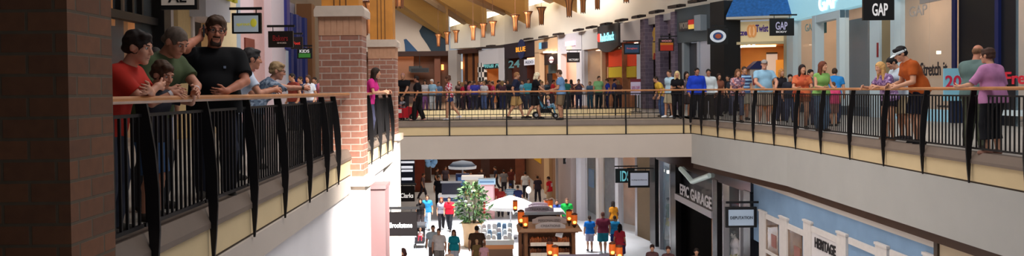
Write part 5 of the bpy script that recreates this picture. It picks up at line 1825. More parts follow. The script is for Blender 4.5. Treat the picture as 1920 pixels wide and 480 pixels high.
b.prism([(p0.x - cx3, H3 + 0.12), (p1.x - cx3, H3 + 0.12), (p1.x - cx3 - 0.12, H3 + 0.2), (p0.x - cx3 + 0.1, H3 + 0.2)], 'y', 0.3, 0.9)
b.build('roof_ridge', mat((126, 118, 134), 0.6), t3)
for px, py, d, lab, k in ((977, 410, 31.4, 'amber lantern farther back on the wooden cart, by its white goods side', 1.0), (985, 418, 31.0, 'amber lantern in front of the pair by the white goods side of the wooden cart', 0.86),
                       (1067, 407, 31.4, 'taller standing amber lantern of the pair beside the cart end near the boy in blue', 0.86), (1077, 414, 31.0, 'lower amber lantern of the pair beside the cart end near the boy in blue', 0.86),
                       (966, 387, 35.8, 'single amber lantern on the pale roofed cart beside the white umbrella', 0.86), (1026, 386, 36.1, 'left hand amber lantern'.replace('left hand amber lantern', 'amber lantern on the pale roofed cart against the red shirt'), 0.86), (1032, 385, 35.8, 'amber lantern on the pale roofed cart against the navy shirt', 0.86),
                       (1031, 470, 26.9, 'amber lantern standing before the cart shelves, higher of its pair', 0.85), (1041, 476, 26.5, 'amber lantern standing before the cart shelves, lower of its pair', 0.85),
                       (1148, 470, 26.9, 'amber lantern beside the woman in purple, higher of its pair', 0.85), (1161, 476, 26.5, 'amber lantern beside the woman in purple, lower of its pair', 0.85)):
    lantern(px, py, d, lab, k)
b = MB(); b.box(-w1 / 2 + 0.3, w1 / 2 - 0.3, 0.0, 0.05, H1 - 0.035, H1 - 0.015); b.build('added_glow_strip', mat((255, 226, 190), emit=10.0), t1)  # glowing strip added under the roof to brighten the shelves
b = MB(); b.box(-w1 / 2, w1 / 2, -0.05, -0.02, H1 - 0.06, H1); b.build('roof_valance', cw, t1)
# bins of brown goods on the wooden cart, each with its white card
goods = [mat(c, 0.6, noise=0.3, scale=12) for c in ((110, 58, 30), (92, 44, 26), (150, 84, 44), (70, 38, 26), (170, 96, 50))]
card = mat((236, 216, 196), 0.6, emit=0.05)
proto_bin = None
for z, n in ((1.40, 7), (1.02, 7)):
    for i in range(n):
        x = cx1 - w1 / 2 + 0.42 + (w1 - 0.84) * i / (n - 1)
        if proto_bin is None:
            proto_bin = thing('goods_bin', 'bin of small brown goods with a white price card on the wooden cart shelves', 'goods bin', (0, 0, 0), 0, 'goods bins on the wooden cart shelves')
            b = MB(); b.prism([(0.0, 0), (0.5, 0), (0.5, 0.2), (0.0, 0.08)], 'x', -0.13, 0.13); b.build('bin_body', goods[0], proto_bin)
            b = MB()
            for j in range(5):
                b.box(-0.11 + 0.045 * j, -0.075 + 0.045 * j, 0.08 + 0.06 * (j % 2), 0.4, 0.05, 0.22 + 0.02 * (j % 3))
            b.build('goods_filling', goods[2], proto_bin, kind='stuff')
            b = MB(); b.box(-0.10, 0.10, -0.02, -0.005, -0.02, 0.11); b.build('price_card', card, proto_bin)
            o = proto_bin
        else:
            o = dup(proto_bin)
            for ch in o.children:
                if ch.name.startswith('goods_filling'):
                    ch.material_slots[0].link = 'OBJECT'
                    ch.material_slots[0].material = goods[(i * 3 + int(z * 7)) % 5]
        o.location = (x, 31.06, ZL + z)
b = MB(); p_ = P(1048, 437, 31.0)
b.prism([(-0.14, 0), (0.10, -0.08), (0.16, 0.12), (-0.08, 0.2)], 'y', 0, 0.02)
o = b.build('notice_card', mat((226, 222, 222), 0.6), None); o.location = (p_.x, 30.97, p_.z - 0.1)
tag(o, 'tilted white card hanging at the top of the wooden cart', 'card')
# white umbrella
p_ = P(957, 380, 40.6)
t = thing('market_umbrella', 'large dazzling white umbrella over the white goods stall', 'umbrella', (p_.x, 40.6, ZL))
zt = Z_at(955, 366, 40.6) - ZL
b = MB()
n = 16
ring = [Vector((1.2 * math.cos(i * 2 * math.pi / n) * (1 if i % 2 == 0 else 0.96), 1.2 * math.sin(i * 2 * math.pi / n) * (1 if i % 2 == 0 else 0.96), zt - 0.46)) for i in range(n)]
mid_ = [Vector((p.x * 0.55, p.y * 0.55, zt - 0.2)) for p in ring]
val = [Vector((p.x, p.y, p.z - 0.16)) for p in ring]
b.add(ring + mid_ + val + [Vector((0, 0, zt))], [(i, (i + 1) % n, n + (i + 1) % n, n + i) for i in range(n)] + [(n + i, n + (i + 1) % n, 3 * n) for i in range(n)] + [(2 * n + i, 2 * n + (i + 1) % n, (i + 1) % n, i) for i in range(n)])
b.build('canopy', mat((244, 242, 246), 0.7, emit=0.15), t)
b = MB(); b.cyl((0, 0, 0), (0, 0, zt), 0.035, 0.035, 10); b.build('pole', mat((200, 200, 204), 0.4), t)
b = MB(); b.lathe([(0.3, 0), (0.3, 0.06), (0.06, 0.1)], 16); b.build('base', mat((120, 120, 124), 0.5), t)
# lamp post with white globe behind the umbrella
p_ = P(991, 358, 47.0)
t = thing('globe_lamp', 'white globe lamp standing behind the white umbrella', 'lamp', (p_.x, 47.0, ZL))
zz = Z_at(991, 356, 47.0) - ZL
b = MB(); b.cyl((0, 0, 0), (0, 0, zz - 0.2), 0.04, 0.04, 10); b.build('pole', mat((180, 176, 176), 0.5), t)
b = MB(); b.ellipsoid((0, 0, zz), (0.15, 0.15, 0.2), 16, 10); b.build('globe', mat((255, 240, 228), emit=1.2), t, True)
b = MB(); b.lathe([(0.22, 0), (0.2, 0.06), (0.05, 0.12)], 14); b.build('base', mat((150, 150, 150), 0.5), t)
# white goods stall (table with cloth, items)
p_ = P(927, 430, 36.2)
t = thing('display_table', 'orange wood display table under a white cloth by the potted plant', 'table', (p_.x, 36.2, ZL))
b = MB(); b.box(-0.76, 0.76, -0.5, 0.9, 0.0, 0.42, 1); b.box(-0.80, 0.80, -0.55, 0.95, 0.42, 0.60, 0); b.build('table_body', [mat((206, 130, 76), 0.6), mat((120, 84, 60), 0.6)], t)
b = MB(); b.box(-0.82, 0.82, -0.57, 0.97, 0.60, 0.80); b.build('table_cover', white, t)
rs = random.Random(5)
k_ = 0
for r_ in range(3):
    for i in range(7):
        x = -0.66 + 0.22 * i + rs.uniform(-0.03, 0.03)
        y = -0.32 + 0.4 * r_
        hh = 0.10 + 0.16 * r_ + rs.uniform(0, 0.14)
        b = MB()
        b.box(-0.085, 0.085, -0.12, 0.12, 0, hh)
        b.box(-0.065, 0.065, -0.1, 0.1, hh, hh + 0.05)
        o = b.build('boxed_gift', mat(rs.choice([(236, 236, 240), (240, 238, 236), (200, 214, 226), (110, 140, 170), (226, 220, 224)]), 0.6), None)
        o.location = (p_.x + x, 36.2 + y, ZL + 0.80)
        o.rotation_euler = (0, 0, rs.uniform(-0.15, 0.15))
        tag(o, 'small pale boxed gift on the white covered display table', 'gift box', 'boxed gifts on the display table')
# pink cabinet kiosk with pale blue sign top
p_ = P(913, 360, 47.0)
t = thing('kiosk', 'pink cabinet kiosk with a pale blue sign on top', 'kiosk', (p_.x, 47.0, ZL))
h_ = Z_at(913, 346, 47.0) - ZL
b = MB(); b.box(-0.42, 0.42, 0, 0.6, 0, h_); b.build('cabinet', mat((226, 170, 170), 0.6), t)
b = MB(); b.box(-0.34, 0.34, -0.02, 0.0, 0.9, h_ - 0.1); b.build('glass_door', mat((240, 200, 205), 0.3, emit=0.2), t)
b = MB(); b.box(-0.48, 0.48, -0.05, 0.65, h_, h_ + 0.3); b.build('sign_box', mat((176, 205, 226), 0.5, emit=0.2), t)
b = MB(); b.box(-0.4, 0.4, -0.06, -0.05, h_ + 0.1, h_ + 0.2); b.build('sign_stripe', mat((110, 150, 190), 0.5), t)
# white lit kiosk
p_ = P(886, 345, 50.0)
t = thing('kiosk', 'white kiosk with a wide bright white canopy beside the pink cabinet', 'kiosk', (p_.x, 50.0, ZL))
h_ = Z_at(886, 337, 50.0) - ZL
b = MB(); b.box(-0.65, 0.65, -0.1, 0.9, h_, h_ + 0.2); b.build('canopy', mat((244, 240, 236), 0.6, emit=0.4), t)
b = MB(); b.box(-0.45, 0.45, 0, 0.8, 0, h_); b.build('kiosk_body', mat((236, 226, 200), 0.6, emit=0.1), t)
b = MB(); b.box(-0.47, 0.47, -0.03, 0, 0.9, 1.2); b.build('yellow_stripe', mat((220, 190, 110), 0.6), t)
# blue umbrella kiosk
p_ = P(867, 312, 53.0)
t = thing('kiosk', 'kiosk with a grey blue round canopy and blue panel', 'kiosk', (p_.x, 53.0, ZL))
h_ = Z_at(867, 316, 53.0) - ZL
b = MB(); b.lathe([(0.86, h_), (0.88, h_ + 0.16)], 24); b.build('canopy_rim', mat((226, 230, 236), 0.6, emit=0.3), t)
b = MB(); b.lathe([(0.86, h_ + 0.16), (0.6, h_ + 0.4), (0.1, h_ + 0.5)], 24); b.build('canopy', mat((130, 152, 184), 0.6), t, True)
b = MB(); b.box(-0.42, 0.42, 0, 0.5, 0, 1.9); b.build('blue_panel', mat((40, 60, 120), 0.5), t)
b = MB(); b.cyl((0, 0.25, 1.9), (0, 0.25, h_), 0.05); b.build('pole', mat((200, 200, 205), 0.5), t)
b = MB(); b.box(-0.3, 0.3, -0.02, 0, 1.2, 1.7); b.build('screen', mat((90, 130, 190), emit=0.3), t)
# blue and white counter with screen
p_ = P(846, 375, 49.0)
t = thing('kiosk', 'white counter kiosk with a blue band and dark screen', 'kiosk', (p_.x, 49.0, ZL))
b = MB(); b.box(-0.7, 0.7, 0, 0.8, 0, 0.75); b.build('counter', mat((232, 234, 240), 0.5), t)
b = MB(); b.box(-0.72, 0.72, -0.03, 0.82, 0.75, 0.93); b.build('blue_band', mat((54, 90, 150), 0.5), t)
b = MB(); b.box(-0.75, 0.75, -0.06, 0.85, 0.93, 1.1); b.build('counter_top', mat((240, 242, 246), 0.4, emit=0.2), t)
b = MB(); b.box(-0.55, 0.55, 0.2, 0.28, 1.1, 1.75); b.build('dark_screen', mat((48, 48, 70), 0.3), t)
b = MB(); b.box(-0.62, 0.62, 0.18, 0.3, 1.75, 1.86); b.build('screen_frame', mat((200, 200, 206), 0.5), t)
# lower far wall, dark food hall
b = MB(); b.box(-9, 3.4, 72.0, 72.4, ZL, -1.3)
structure(b.build('wall_far_lower', mat((86, 46, 32), 0.8, noise=0.3, scale=0.5)), 'dark brown far wall of the lower level')
for px, d, c, lab in ((787, 60, (120, 50, 34), 'narrow rust red upright panel beside the directory board'), (800, 66, (70, 50, 44), 'dark brown upright panel in the far lower hall'), (975, 64, (110, 60, 40), 'reddish brown upright panel in the far lower hall near the yellow notice'), (910, 69, (60, 34, 28), 'dark upright panel behind the kiosks in the far lower hall')):
    t = thing('upright_banner', lab, 'panel', (X_at(px, d, 320), d, ZL))
    b = MB(); b.box(-0.35, 0.35, -0.05, 0.05, 0.1, 3.6); b.build('panel_board', mat(c, 0.7, noise=0.2, scale=2), t)
    b = MB(); b.box(-0.4, 0.4, -0.25, 0.25, 0, 0.1); b.build('panel_base', cw2, t)
p_ = P(808, 303, 50.0)
t = thing('balloon_cluster', 'pale blue bunch of balloons hanging under the bridge edge', 'balloons', p_)
for i in range(5):
    b = MB(); b.ellipsoid((0.22 * math.cos(i * 1.3), 0.1 * math.sin(i * 2), 0.2 * math.sin(i * 1.3)), (0.17, 0.17, 0.2), 12, 8); b.build('balloon', mat((150, 196, 236), 0.4), t, True)
b = MB(); b.cyl((0, 0, -0.1), (0.0, 0.0, p_.z * 0 - 1.6), 0.008, 0.008, 5); b.build('string', white, t)

# ------------------------------------------------------------------ strollers and ride-on car
def stroller(label, loc, rz, fabric, basket=(20, 20, 24)):
    t = thing('stroller', label, 'stroller', loc, math.radians(rz))
    st = mat((60, 60, 66), 0.4, metal=0.5)
    for sx in (-0.25, 0.25):
        for y, r in ((-0.35, 0.13), (0.38, 0.10)):
            b = MB(); b.cyl((sx - 0.025, y, r), (sx + 0.025, y, r), r, r, 14); w_ = b.build('wheel', black, t)
            b = MB(); b.cyl((sx - 0.03, y, r), (sx + 0.03, y, r), r * 0.5, r * 0.5, 10); b.build('wheel_hub', mat((180, 180, 185), 0.4), w_)
        b = MB()
        b.cyl((sx, 0.38, 0.10), (sx, -0.32, 0.80), 0.016); b.cyl((sx, -0.32, 0.80), (sx, -0.55, 1.02), 0.016); b.cyl((sx, -0.35, 0.13), (sx, 0.1, 0.62), 0.016)
        b.build('frame', st, t)
    b = MB(); b.cyl((-0.25, -0.55, 1.02), (0.25, -0.55, 1.02), 0.02); b.build('handle', black, t)
    b = MB(); b.prism([(0.3, 0.42), (-0.1, 0.36), (-0.32, 0.80), (-0.27, 0.84), (-0.06, 0.44), (0.3, 0.48)], 'x', -0.2, 0.2); b.prism([(0.3, 0.42), (0.34, 0.2), (0.38, 0.2), (0.33, 0.48)], 'x', -0.19, 0.19); b.build('seat', fabric, t)
    b = MB()
    pr = [(-0.36 + 0.36 * math.cos(a), 0.78 + 0.30 * math.sin(a)) for a in [math.pi * q / 10 for q in range(1, 7)]]
    b.prism(pr + [(p[0] * 0.92 - 0.03, p[1] - 0.03) for p in pr[::-1]], 'x', -0.22, 0.22)
    b.build('sun_canopy', mat((40, 40, 46), 0.7), t)
    b = MB(); b.prism([(0.25, 0.2), (-0.3, 0.2), (-0.34, 0.38), (0.22, 0.34)], 'x', -0.19, 0.19); b.build('basket', mat(basket, 0.8), t)
    return t
p_ = P(1022, 200, 32.4)
stroller('dark stroller with a pale blue child blanket on the bridge', (p_.x, 32.4, 0), -90, mat((90, 150, 180), 0.8))
p_ = P(788, 430, 38.6)
stroller('grey hooded stroller with a baby facing the camera on the lower floor', (p_.x, 38.7, ZL), 180, mat((70, 66, 70), 0.8))
# red ride-on car
p_ = P(757, 215, 31.6)
t = thing('toy_car', 'red push-along toy car on the bridge by the brick pillar', 'toy car', (p_.x, 31.6, 0))
b = MB()
b.prism([(-0.55, 0.1), (0.5, 0.1), (0.58, 0.3), (0.5, 0.46), (0.15, 0.52), (0.1, 0.46), (-0.4, 0.46), (-0.5, 0.6), (-0.58, 0.5)], 'y', -0.25, 0.25)
b.build('car_body', mat((190, 24, 40), 0.35), t)
for x in (-0.33, 0.36):
    for y in (-0.27, 0.22):
        b = MB(); b.cyl((x, y, 0.13), (x, y + 0.05, 0.13), 0.13, 0.13, 16); w_ = b.build('wheel', black, t)
        b = MB(); b.cyl((x, y - 0.005, 0.13), (x, y + 0.055, 0.13), 0.06, 0.06, 12); b.build('hubcap', mat((230, 220, 190), 0.4), w_)
b = MB(); b.cyl((0.12, -0.1, 0.5), (0.02, -0.1, 0.6), 0.012); b.cyl((0.0, -0.1, 0.62), (0.03, -0.1, 0.58), 0.09, 0.09, 14); b.build('steering_wheel', black, t)
b = MB(); b.cyl((-0.5, 0, 0.5), (-0.95, 0, 0.95), 0.015); b.cyl((-0.95, -0.15, 0.95), (-0.95, 0.15, 0.95), 0.018); b.build('push_handle', mat((120, 20, 30), 0.5), t)
b = MB(); b.box(-0.3, -0.05, -0.256, -0.25, 0.28, 0.42); b.build('white_patch', white, t)
# red sign stand beyond the bridge
p_ = P(1192, 160, 40.0)
t = thing('sign_stand', 'dark red topped sign stand with a purple white poster near the yellow shirt person', 'sign', (p_.x, 40.0, 0))
zt = Z_at(1192, 148, 40.0)
b = MB(); b.box(-0.24, 0.24, 0, 0.06, zt - 0.14, zt); b.build('red_header', mat((110, 20, 36), 0.5), t)
b = MB(); b.box(-0.23, 0.23, 0, 0.05, zt - 0.75, zt - 0.14); b.build('poster', mat((206, 190, 214), 0.6), t)
lettering('50% OFF', 0.38, 0.16, mat((170, 60, 120), 0.6), t, (0, -0.015, zt - 0.42))
b = MB(); b.box(-0.03, 0.03, 0.0, 0.05, 0.03, zt - 0.75); b.box(-0.25, 0.25, -0.15, 0.2, 0, 0.03); b.build('stand_base', black, t)
# ------------------------------------------------------------------ the people
NEARH = 0.0078
def at(px, d, py=170):
    return (X_at(px, d, py), d, 0.0)
GREY = (112, 104, 98)
# --- leaning people on the shadowed balcony --------------------------------
p1, f1 = person('young man in a red T-shirt folding his arms on the handrail by the pillar', (-2.93, 6.5, 0), -92, H=1.58, h=NEARH, near=True, hs=1.12, lean=27, head=(-4, 12, 0),
       lh=dict(p=(0.16, 0.40, 1.10), dv=(1, 0.25, 0), tv=(0, 0.3, 1), pole=(-1, -0.2, -0.5)), rh=dict(p=(-0.10, 0.36, 1.13), dv=(-1, 0.2, 0), tv=(0, 0.2, 1), pole=(1, -0.3, -0.4)),
       shirt=(176, 42, 30), pants=(56, 58, 70), hairc=(38, 26, 20), skin=(200, 140, 112), hair='full', top=(0.7, 0.86, 0.014))
p2, f2 = person('grizzled crop-haired man in an olive shirt bending over the handrail', (-3.14, 7.85, 0), -112, H=1.74, h=NEARH, near=True, hs=1.12, lean=26, b=1.12, jaw=1.08, head=(2, 34, 4),
       lh=dict(p=(-0.02, 0.52, 1.10), dv=(0.6, 0.8, 0), tv=(0.5, -0.3, 1), pole=(-1, -0.2, -0.4)), rh=dict(p=(0.22, 0.44, 1.10), dv=(-0.5, 0.8, -0.1), tv=(-0.5, 0.1, 1)),
       shirt=(74, 84, 56), pants=(60, 62, 66), hairc=(98, 82, 70), skin=(188, 126, 98), hair='crop', top=(0.62, 0.88, 0.014))
p3, f3 = person('brown-haired child peering over the handrail between the red shirt and the olive shirt', (-2.89, 7.22, 0), -108, H=1.33, h=NEARH, near=True, hs=1.2, lean=12, head=(-6, 22, 0), b=0.95,
       lh=dict(p=(-0.12, 0.36, 1.08), dv=(0.4, 1, -0.2), tv=(0.6, 0, 1)), rh=dict(p=(0.12, 0.34, 1.08), dv=(-0.4, 1, -0.2), tv=(-0.6, 0, 1)),
       shirt=(46, 44, 52), pants=(64, 92, 130), hairc=(74, 50, 34), skin=(196, 136, 108), hair='full', bot=('shorts', 0.015), cat='child')
p4, f4 = person('big man with glasses and goatee in a black polo shirt talking on a phone', (-2.83, 8.75, 0), -160, H=1.82, h=NEARH, near=True, hs=1.16, lean=6, b=1.22, belly=0.8, jaw=1.14, head=(4, 8, -6),
       rh=dict(p=(0.135, 0.13, 1.63), dv=(-0.05, -0.12, 1), tv=(0, -1, -0.1), curl=40, pole=(0.9, 0.5, -1)), lh=dict(p=(-0.10, 0.33, 1.09), dv=(0.9, 0.4, -0.1), tv=(0, 0.4, 1), pole=(-1, -0.2, -0.3)),
       shirt=(15, 14, 16), pants=(36, 38, 50), hairc=(72, 48, 32), skin=(196, 126, 98), hair='full', top=(0.75, 0.84, 0.02))
p5, f5 = person('dark grey haired man in a white T-shirt turned away along the handrail', (-3.20, 10.5, 0), -62, H=1.66, h=NEARH, near=True, hs=1.1, lean=28, b=1.05, head=(-10, 6, 0),
       lh=dict(p=(-0.1, 0.52, 1.11), dv=(0.5, 0.8, -0.1), tv=(0.4, 0, 1)), rh=dict(p=(0.2, 0.5, 1.11), dv=(-0.4, 0.9, -0.1), tv=(-0.4, 0, 1)),
       shirt=(198, 206, 222), pants=(70, 74, 84), hairc=(52, 48, 48), skin=(190, 128, 100), hair='full')
p6, f6 = person('older woman with short blonde hair and glasses stretching her arms along the handrail', (-3.32, 12.0, 0), -70, H=1.57, h=NEARH, near=True, fem=True, b=1.12, hs=1.12, lean=36, head=(-14, 12, 0),
       lh=dict(p=(-0.02, 0.88, 1.10), dv=(0.5, 1, 0), tv=(0.4, 0, 1)), rh=dict(p=(0.12, 0.88, 1.12), dv=(-0.5, 1, 0), tv=(-0.4, 0, 1)),
       shirt=plaid_mat((96, 112, 132), [(140, 152, 170), (70, 82, 104)], 26), pants=(88, 90, 96), hairc=(150, 122, 88), skin=(200, 140, 114), hair='full', top=(0.9, 0.88, 0.016))
def spectacles(body, f, c=(40, 36, 36)):
    hc, HR, hs = f['hc'], f['HR'], f['hs']
    b = MB()
    for s in (-1, 1):
        for i in range(12):
            a0, a1 = i * math.pi / 6, (i + 1) * math.pi / 6
            b.cyl((s * 0.033 + 0.024 * math.cos(a0), 0.102, 0.006 + 0.017 * math.sin(a0)), (s * 0.033 + 0.024 * math.cos(a1), 0.102, 0.006 + 0.017 * math.sin(a1)), 0.0024, 0.0024, 6)
        b.cyl((s * 0.057, 0.1, 0.01), (s * 0.082, 0.0, 0.012), 0.0024, 0.0024, 6)
    b.cyl((-0.01, 0.106, 0.01), (0.01, 0.106, 0.01), 0.0024, 0.0024, 6)
    o = b.build('glasses', mat(c, 0.3), body)
    M4 = Matrix(HR.tolist()).to_4x4()
    o.matrix_local = Matrix.Translation(Vector(hc)) @ M4 @ Matrix.Scale(float(hs), 4)
spectacles(p4, f4)
spectacles(p6, f6, (90, 70, 60))
def beard(body, f, c):
    hc, HR, hs = f['hc'], f['HR'], f['hs']
    hp = lambda x, y, z: hc + HR @ (V3(x, y, z) * hs)
    B = Field(0.006)
    B.rc(hp(-0.02, 0.066, -0.10), hp(0.02, 0.066, -0.10), 0.026 * hs, 0.026 * hs, 0.01)
    for s in (-1, 1):
        B.rc(hp(s * 0.03, 0.072, -0.055), hp(s * 0.03, 0.066, -0.095), 0.010 * hs, 0.013 * hs, 0.01)
    B.rc(hp(-0.024, 0.088, -0.044), hp(0.024, 0.088, -0.044), 0.008 * hs, 0.008 * hs, 0.01)
    child(B.mesh('beard', [], 0.001, 90), 'beard', mat(c, 0.8, noise=0.3, scale=30), body)
beard(p4, f4, (58, 38, 28))
# phone at the ear (held, so a thing of its own)
hc4, HR4, hs4 = f4['hc'], f4['HR'], f4['hs']
loc4 = p4.matrix_basis @ Vector(hc4 + HR4 @ (V3(0.10, 0.02, -0.01) * hs4))
ph = thing('mobile_phone', 'dark mobile phone held to the ear of the man in the black polo shirt', 'phone', loc4)
ph.rotation_euler = (math.radians(12), 0, math.radians(-158))
b = MB(); b.box(-0.007, 0.007, -0.026, 0.026, -0.06, 0.06); b.build('phone_case', mat((24, 24, 28), 0.4), ph)
b = MB(); b.box(-0.0085, -0.007, -0.022, 0.022, -0.05, 0.05); b.build('phone_screen', mat((60, 66, 76), 0.2), ph)
# small white chest mark and watch straps
def wrist_band(body, f, s, c, name='wristwatch', lab=None):
    a, e, t, dv, tv, pn, cu = f['arms'][s]
    dv = unit(np.array(t) - np.array(e))
    b = MB()
    p = Vector(t - dv * 0.03)
    b.cyl(p - Vector(dv) * 0.016, p + Vector(dv) * 0.016, 0.036, 0.036, 14)
    o = b.build(name, mat(c, 0.5), body)
wrist_band(p3, f3, 1, (226, 226, 230))
wrist_band(p2, f2, -1, (214, 220, 230))
wrist_band(p6, f6, 1, (40, 40, 46))
o = MB().box(-0.012, 0.012, -0.003, 0.003, -0.012, 0.012).build('chest_mark', mat((120, 130, 150), 0.6), p4)
o.location = Vector(f4['tp'](-0.09, 0.172, 1.30))
WALK1 = dict(lf=(-0.08, 0.28, 0.0), rf=(0.08, -0.30, 0.06))
WALK2 = dict(lf=(-0.08, -0.28, 0.05), rf=(0.08, 0.26, 0.0))
RAILB = lambda r=0.45, z=1.07: dict(lh=dict(p=(-0.2, r, z), dv=(0.5, 1, -0.1), tv=(0.6, 0, 1)), rh=dict(p=(0.2, r, z), dv=(-0.5, 1, -0.1), tv=(-0.6, 0, 1)))
K = dict
FAR = 0.016
def far(label, px, d, face, H, shirt, pants, hairc=(48, 34, 26), h=FAR, skin=SKIN, z=0.0, **kw):
    x, y, _ = at(px, d, 170 if z == 0 else 330)
    return person(label, (x, y, z), face, H=H, h=h, shirt=shirt, pants=pants, hairc=hairc, skin=skin, **kw)
# --- others on the shadowed side
far('girl in a magenta top at the railing between the two brick pillars', 690, 18.6, -95, 1.62, (206, 46, 130), (60, 60, 80), fem=True, hair='long', lean=18, **RAILB(0.4))
for px, d, H, c, hc_, lab, kw in ((551, 24, 1.62, (140, 60, 50), (40, 30, 24), 'dark-haired person in brick red walking behind the older woman', K()), (566, 28, 1.6, (60, 60, 90), (60, 44, 30), 'distant person in slate blue far along the shadowed walkway', K(**WALK1)),
                                  (580, 27, 1.62, (210, 214, 226), (70, 46, 36), 'distant woman in a white top far along the shadowed walkway', K(fem=True, hair='long')), (592, 29.5, 1.6, (80, 110, 180), (50, 36, 30), 'distant person in bright blue far along the shadowed walkway', K(**WALK2)), (606, 28, 1.64, (190, 110, 130), (60, 40, 34), 'distant woman in dusty pink next to the sunlit pillar', K(fem=True, hair='bob'))):
    far(lab, px, d, 180 - (px % 3) * 20, H, c, (70, 76, 96), hc_, **kw)
far('passer-by in blue shorts glimpsed through the bars beside the child', 292, 10.6, 20, 1.66, (90, 96, 110), (52, 92, 150), (40, 30, 26), bot=('shorts', 0.02), **WALK1)
# --- people along the bright railing ----------------------------------------
far('person in a yellow shirt stooping at the corner of the railing', 1242, 32.6, 100, 1.62, (232, 186, 70), (70, 90, 130), lean=30)
far('man in a pale blue T-shirt and khaki shorts at the bridge corner', 1257, 31.4, 120, 1.78, (186, 214, 230), (176, 160, 130), shoe=(230, 230, 232), bot=('shorts', 0.025), head=(20, 6, 0), rf=(0.14, 0.12, 0))
far('blonde woman in black at the bridge corner', 1270, 30.3, 165, 1.70, (20, 18, 22), (22, 20, 24), (222, 196, 140), fem=True, hair='long', lh=dict(p=(-0.1, 0.3, 1.12)), rh=dict(p=(0.12, 0.3, 1.1)))
far('dark-haired woman in a dull patterned top beside the blonde woman', 1286, 31.2, 190, 1.70, plaid_mat((86, 74, 76), [(150, 120, 116), (50, 44, 52)], 24), (60, 50, 50), (34, 24, 22), fem=True, hair='long', bot=('shorts', 0.02))
far('stocky man in a royal blue long sleeved top and dark trousers', 1306, 29.7, 182, 1.80, (34, 66, 190), (26, 26, 34), (24, 18, 16), b=1.12, top=(1.9, 0.84, 0.016), skin=(170, 116, 90))
far('man in a white shirt and dark trousers beside the royal blue top', 1328, 29.9, 170, 1.76, (206, 214, 216), (58, 52, 48), (30, 24, 22), b=1.05, top=(1.9, 0.86, 0.014), skin=(172, 118, 90))
far('woman in rust brown half hidden behind the white shirt man', 1347, 32.5, 185, 1.64, (130, 78, 60), (50, 44, 50), (60, 40, 30), fem=True, hair='long')
far('person in black by the slate shop column behind the crowd', 1365, 35.5, 150, 1.62, (30, 28, 32), (40, 40, 48), (28, 22, 20))
far('short dark-haired person in charcoal behind the purple patterned top', 1372, 33.5, 200, 1.56, (52, 56, 64), (56, 60, 80), (26, 20, 20))
far('woman in a purple patterned top with a pale bag in front of her', 1383, 26.4, 176, 1.66, plaid_mat((120, 90, 110), [(190, 160, 170), (80, 50, 70), (200, 120, 110)], 22), (88, 90, 110), (110, 72, 46), fem=True, b=1.08, hair='bob', bot=('capri', 0.012), lh=dict(p=(-0.02, 0.28, 0.98)), rh=dict(p=(0.14, 0.26, 0.98)))
far('man in a navy striped polo shirt behind the purple patterned top', 1394, 28.6, 186, 1.80, pattern_mat('hobj', (38, 60, 110), (150, 190, 226), 9.0), (170, 160, 140), (60, 44, 36), bot=('shorts', 0.02))
far('large man in a pale blue polo shirt, grey cap and khaki shorts', 1432, 24.6, 186, 1.88, (142, 182, 206), (140, 124, 108), (90, 80, 70), h=0.012, b=1.16, belly=0.5, hat='cap', hatc=(150, 144, 140), bot=('shorts', 0.03), shoe=(220, 218, 214), head=(-24, 0, 0), skin=(204, 146, 120),
    lh=dict(p=(-0.2, 0.36, 1.08), pole=(-1, -0.4, -0.3)), rh=dict(p=(0.2, 0.36, 1.08), pole=(1, -0.4, -0.3)))
far('blonde woman in a dark top behind the large man in pale blue', 1463, 27.4, 195, 1.68, (34, 30, 36), (60, 60, 76), (190, 130, 70), fem=True, hair='long')
far('dark-haired child in black beside the orange top', 1481, 26.2, 170, 1.48, (40, 40, 50), (60, 66, 90), (26, 20, 20), hair='full', cat='child')
far('woman in an orange top with long dark hair and white under shirt', 1503, 21.9, 172, 1.66, plaid_mat((190, 80, 42), [(204, 100, 56), (170, 64, 34)], 8), (150, 90, 60), (38, 24, 22), h=0.012, fem=True, b=1.08, hair='long', bot=('short_shorts', 0.01), head=(14, 2, 0), lh=dict(p=(-0.16, 0.34, 1.05)), rh=dict(p=(0.16, 0.34, 1.05)))
far('dark-haired child standing behind the orange and green tops', 1518, 24.2, 190, 1.58, (110, 90, 90), (70, 70, 90), (28, 22, 20), hair='full', cat='child')
far('woman in a lime green vest top and jeans with long auburn hair', 1540, 20.7, 190, 1.70, (122, 164, 88), (84, 104, 126), (104, 54, 36), h=0.012, fem=True, hair='long', top=(0.0, 0.9, 0.006), head=(24, 0, 0), lh=dict(p=(-0.12, 0.36, 1.06)), rh=dict(p=(0.14, 0.34, 1.06)))
far('person in a turquoise blue shirt leaning away behind the lime green top', 1563, 25.0, -30, 1.68, (42, 128, 196), (60, 70, 100), (60, 44, 34), lean=22, b=1.1)
far('child in a pink top behind the bars near the turquoise shirt', 1564, 23.4, 10, 1.22, (222, 76, 120), (150, 110, 100), (90, 60, 40), hair='tail', cat='child', bot=('shorts', 0.01))
far('blonde girl in a mauve print top leaning on the rail by the tall glass panes', 1668, 16.9, 104, 1.60, plaid_mat((130, 96, 140), [(180, 150, 190), (90, 60, 110)], 24), (34, 32, 42), (196, 150, 92), h=0.011, fem=True, hair='long', lean=22, head=(0, 10, 0), bot=('short_shorts', 0.012), shoes=True, shoe=(120, 90, 70), **RAILB(0.46))
far('man in a white T-shirt hidden behind the orange shirt', 1698, 17.0, 96, 1.74, (206, 222, 232), (164, 146, 116), (24, 20, 20), h=0.011, lean=24, head=(0, 30, 0), bot=('shorts', 0.025), shoe=(50, 46, 50), **RAILB(0.48))
far('man in a rust orange shirt and white visor leaning over the rail', 1724, 15.55, 84, 1.88, (168, 78, 28), (28, 30, 46), (20, 16, 18), h=0.010, b=1.05, lean=27, hair='full', hat='visor', hatc=(206, 214, 216), head=(6, 26, 0), bot=('shorts', 0.03), shoe=(24, 22, 26), **RAILB(0.46))
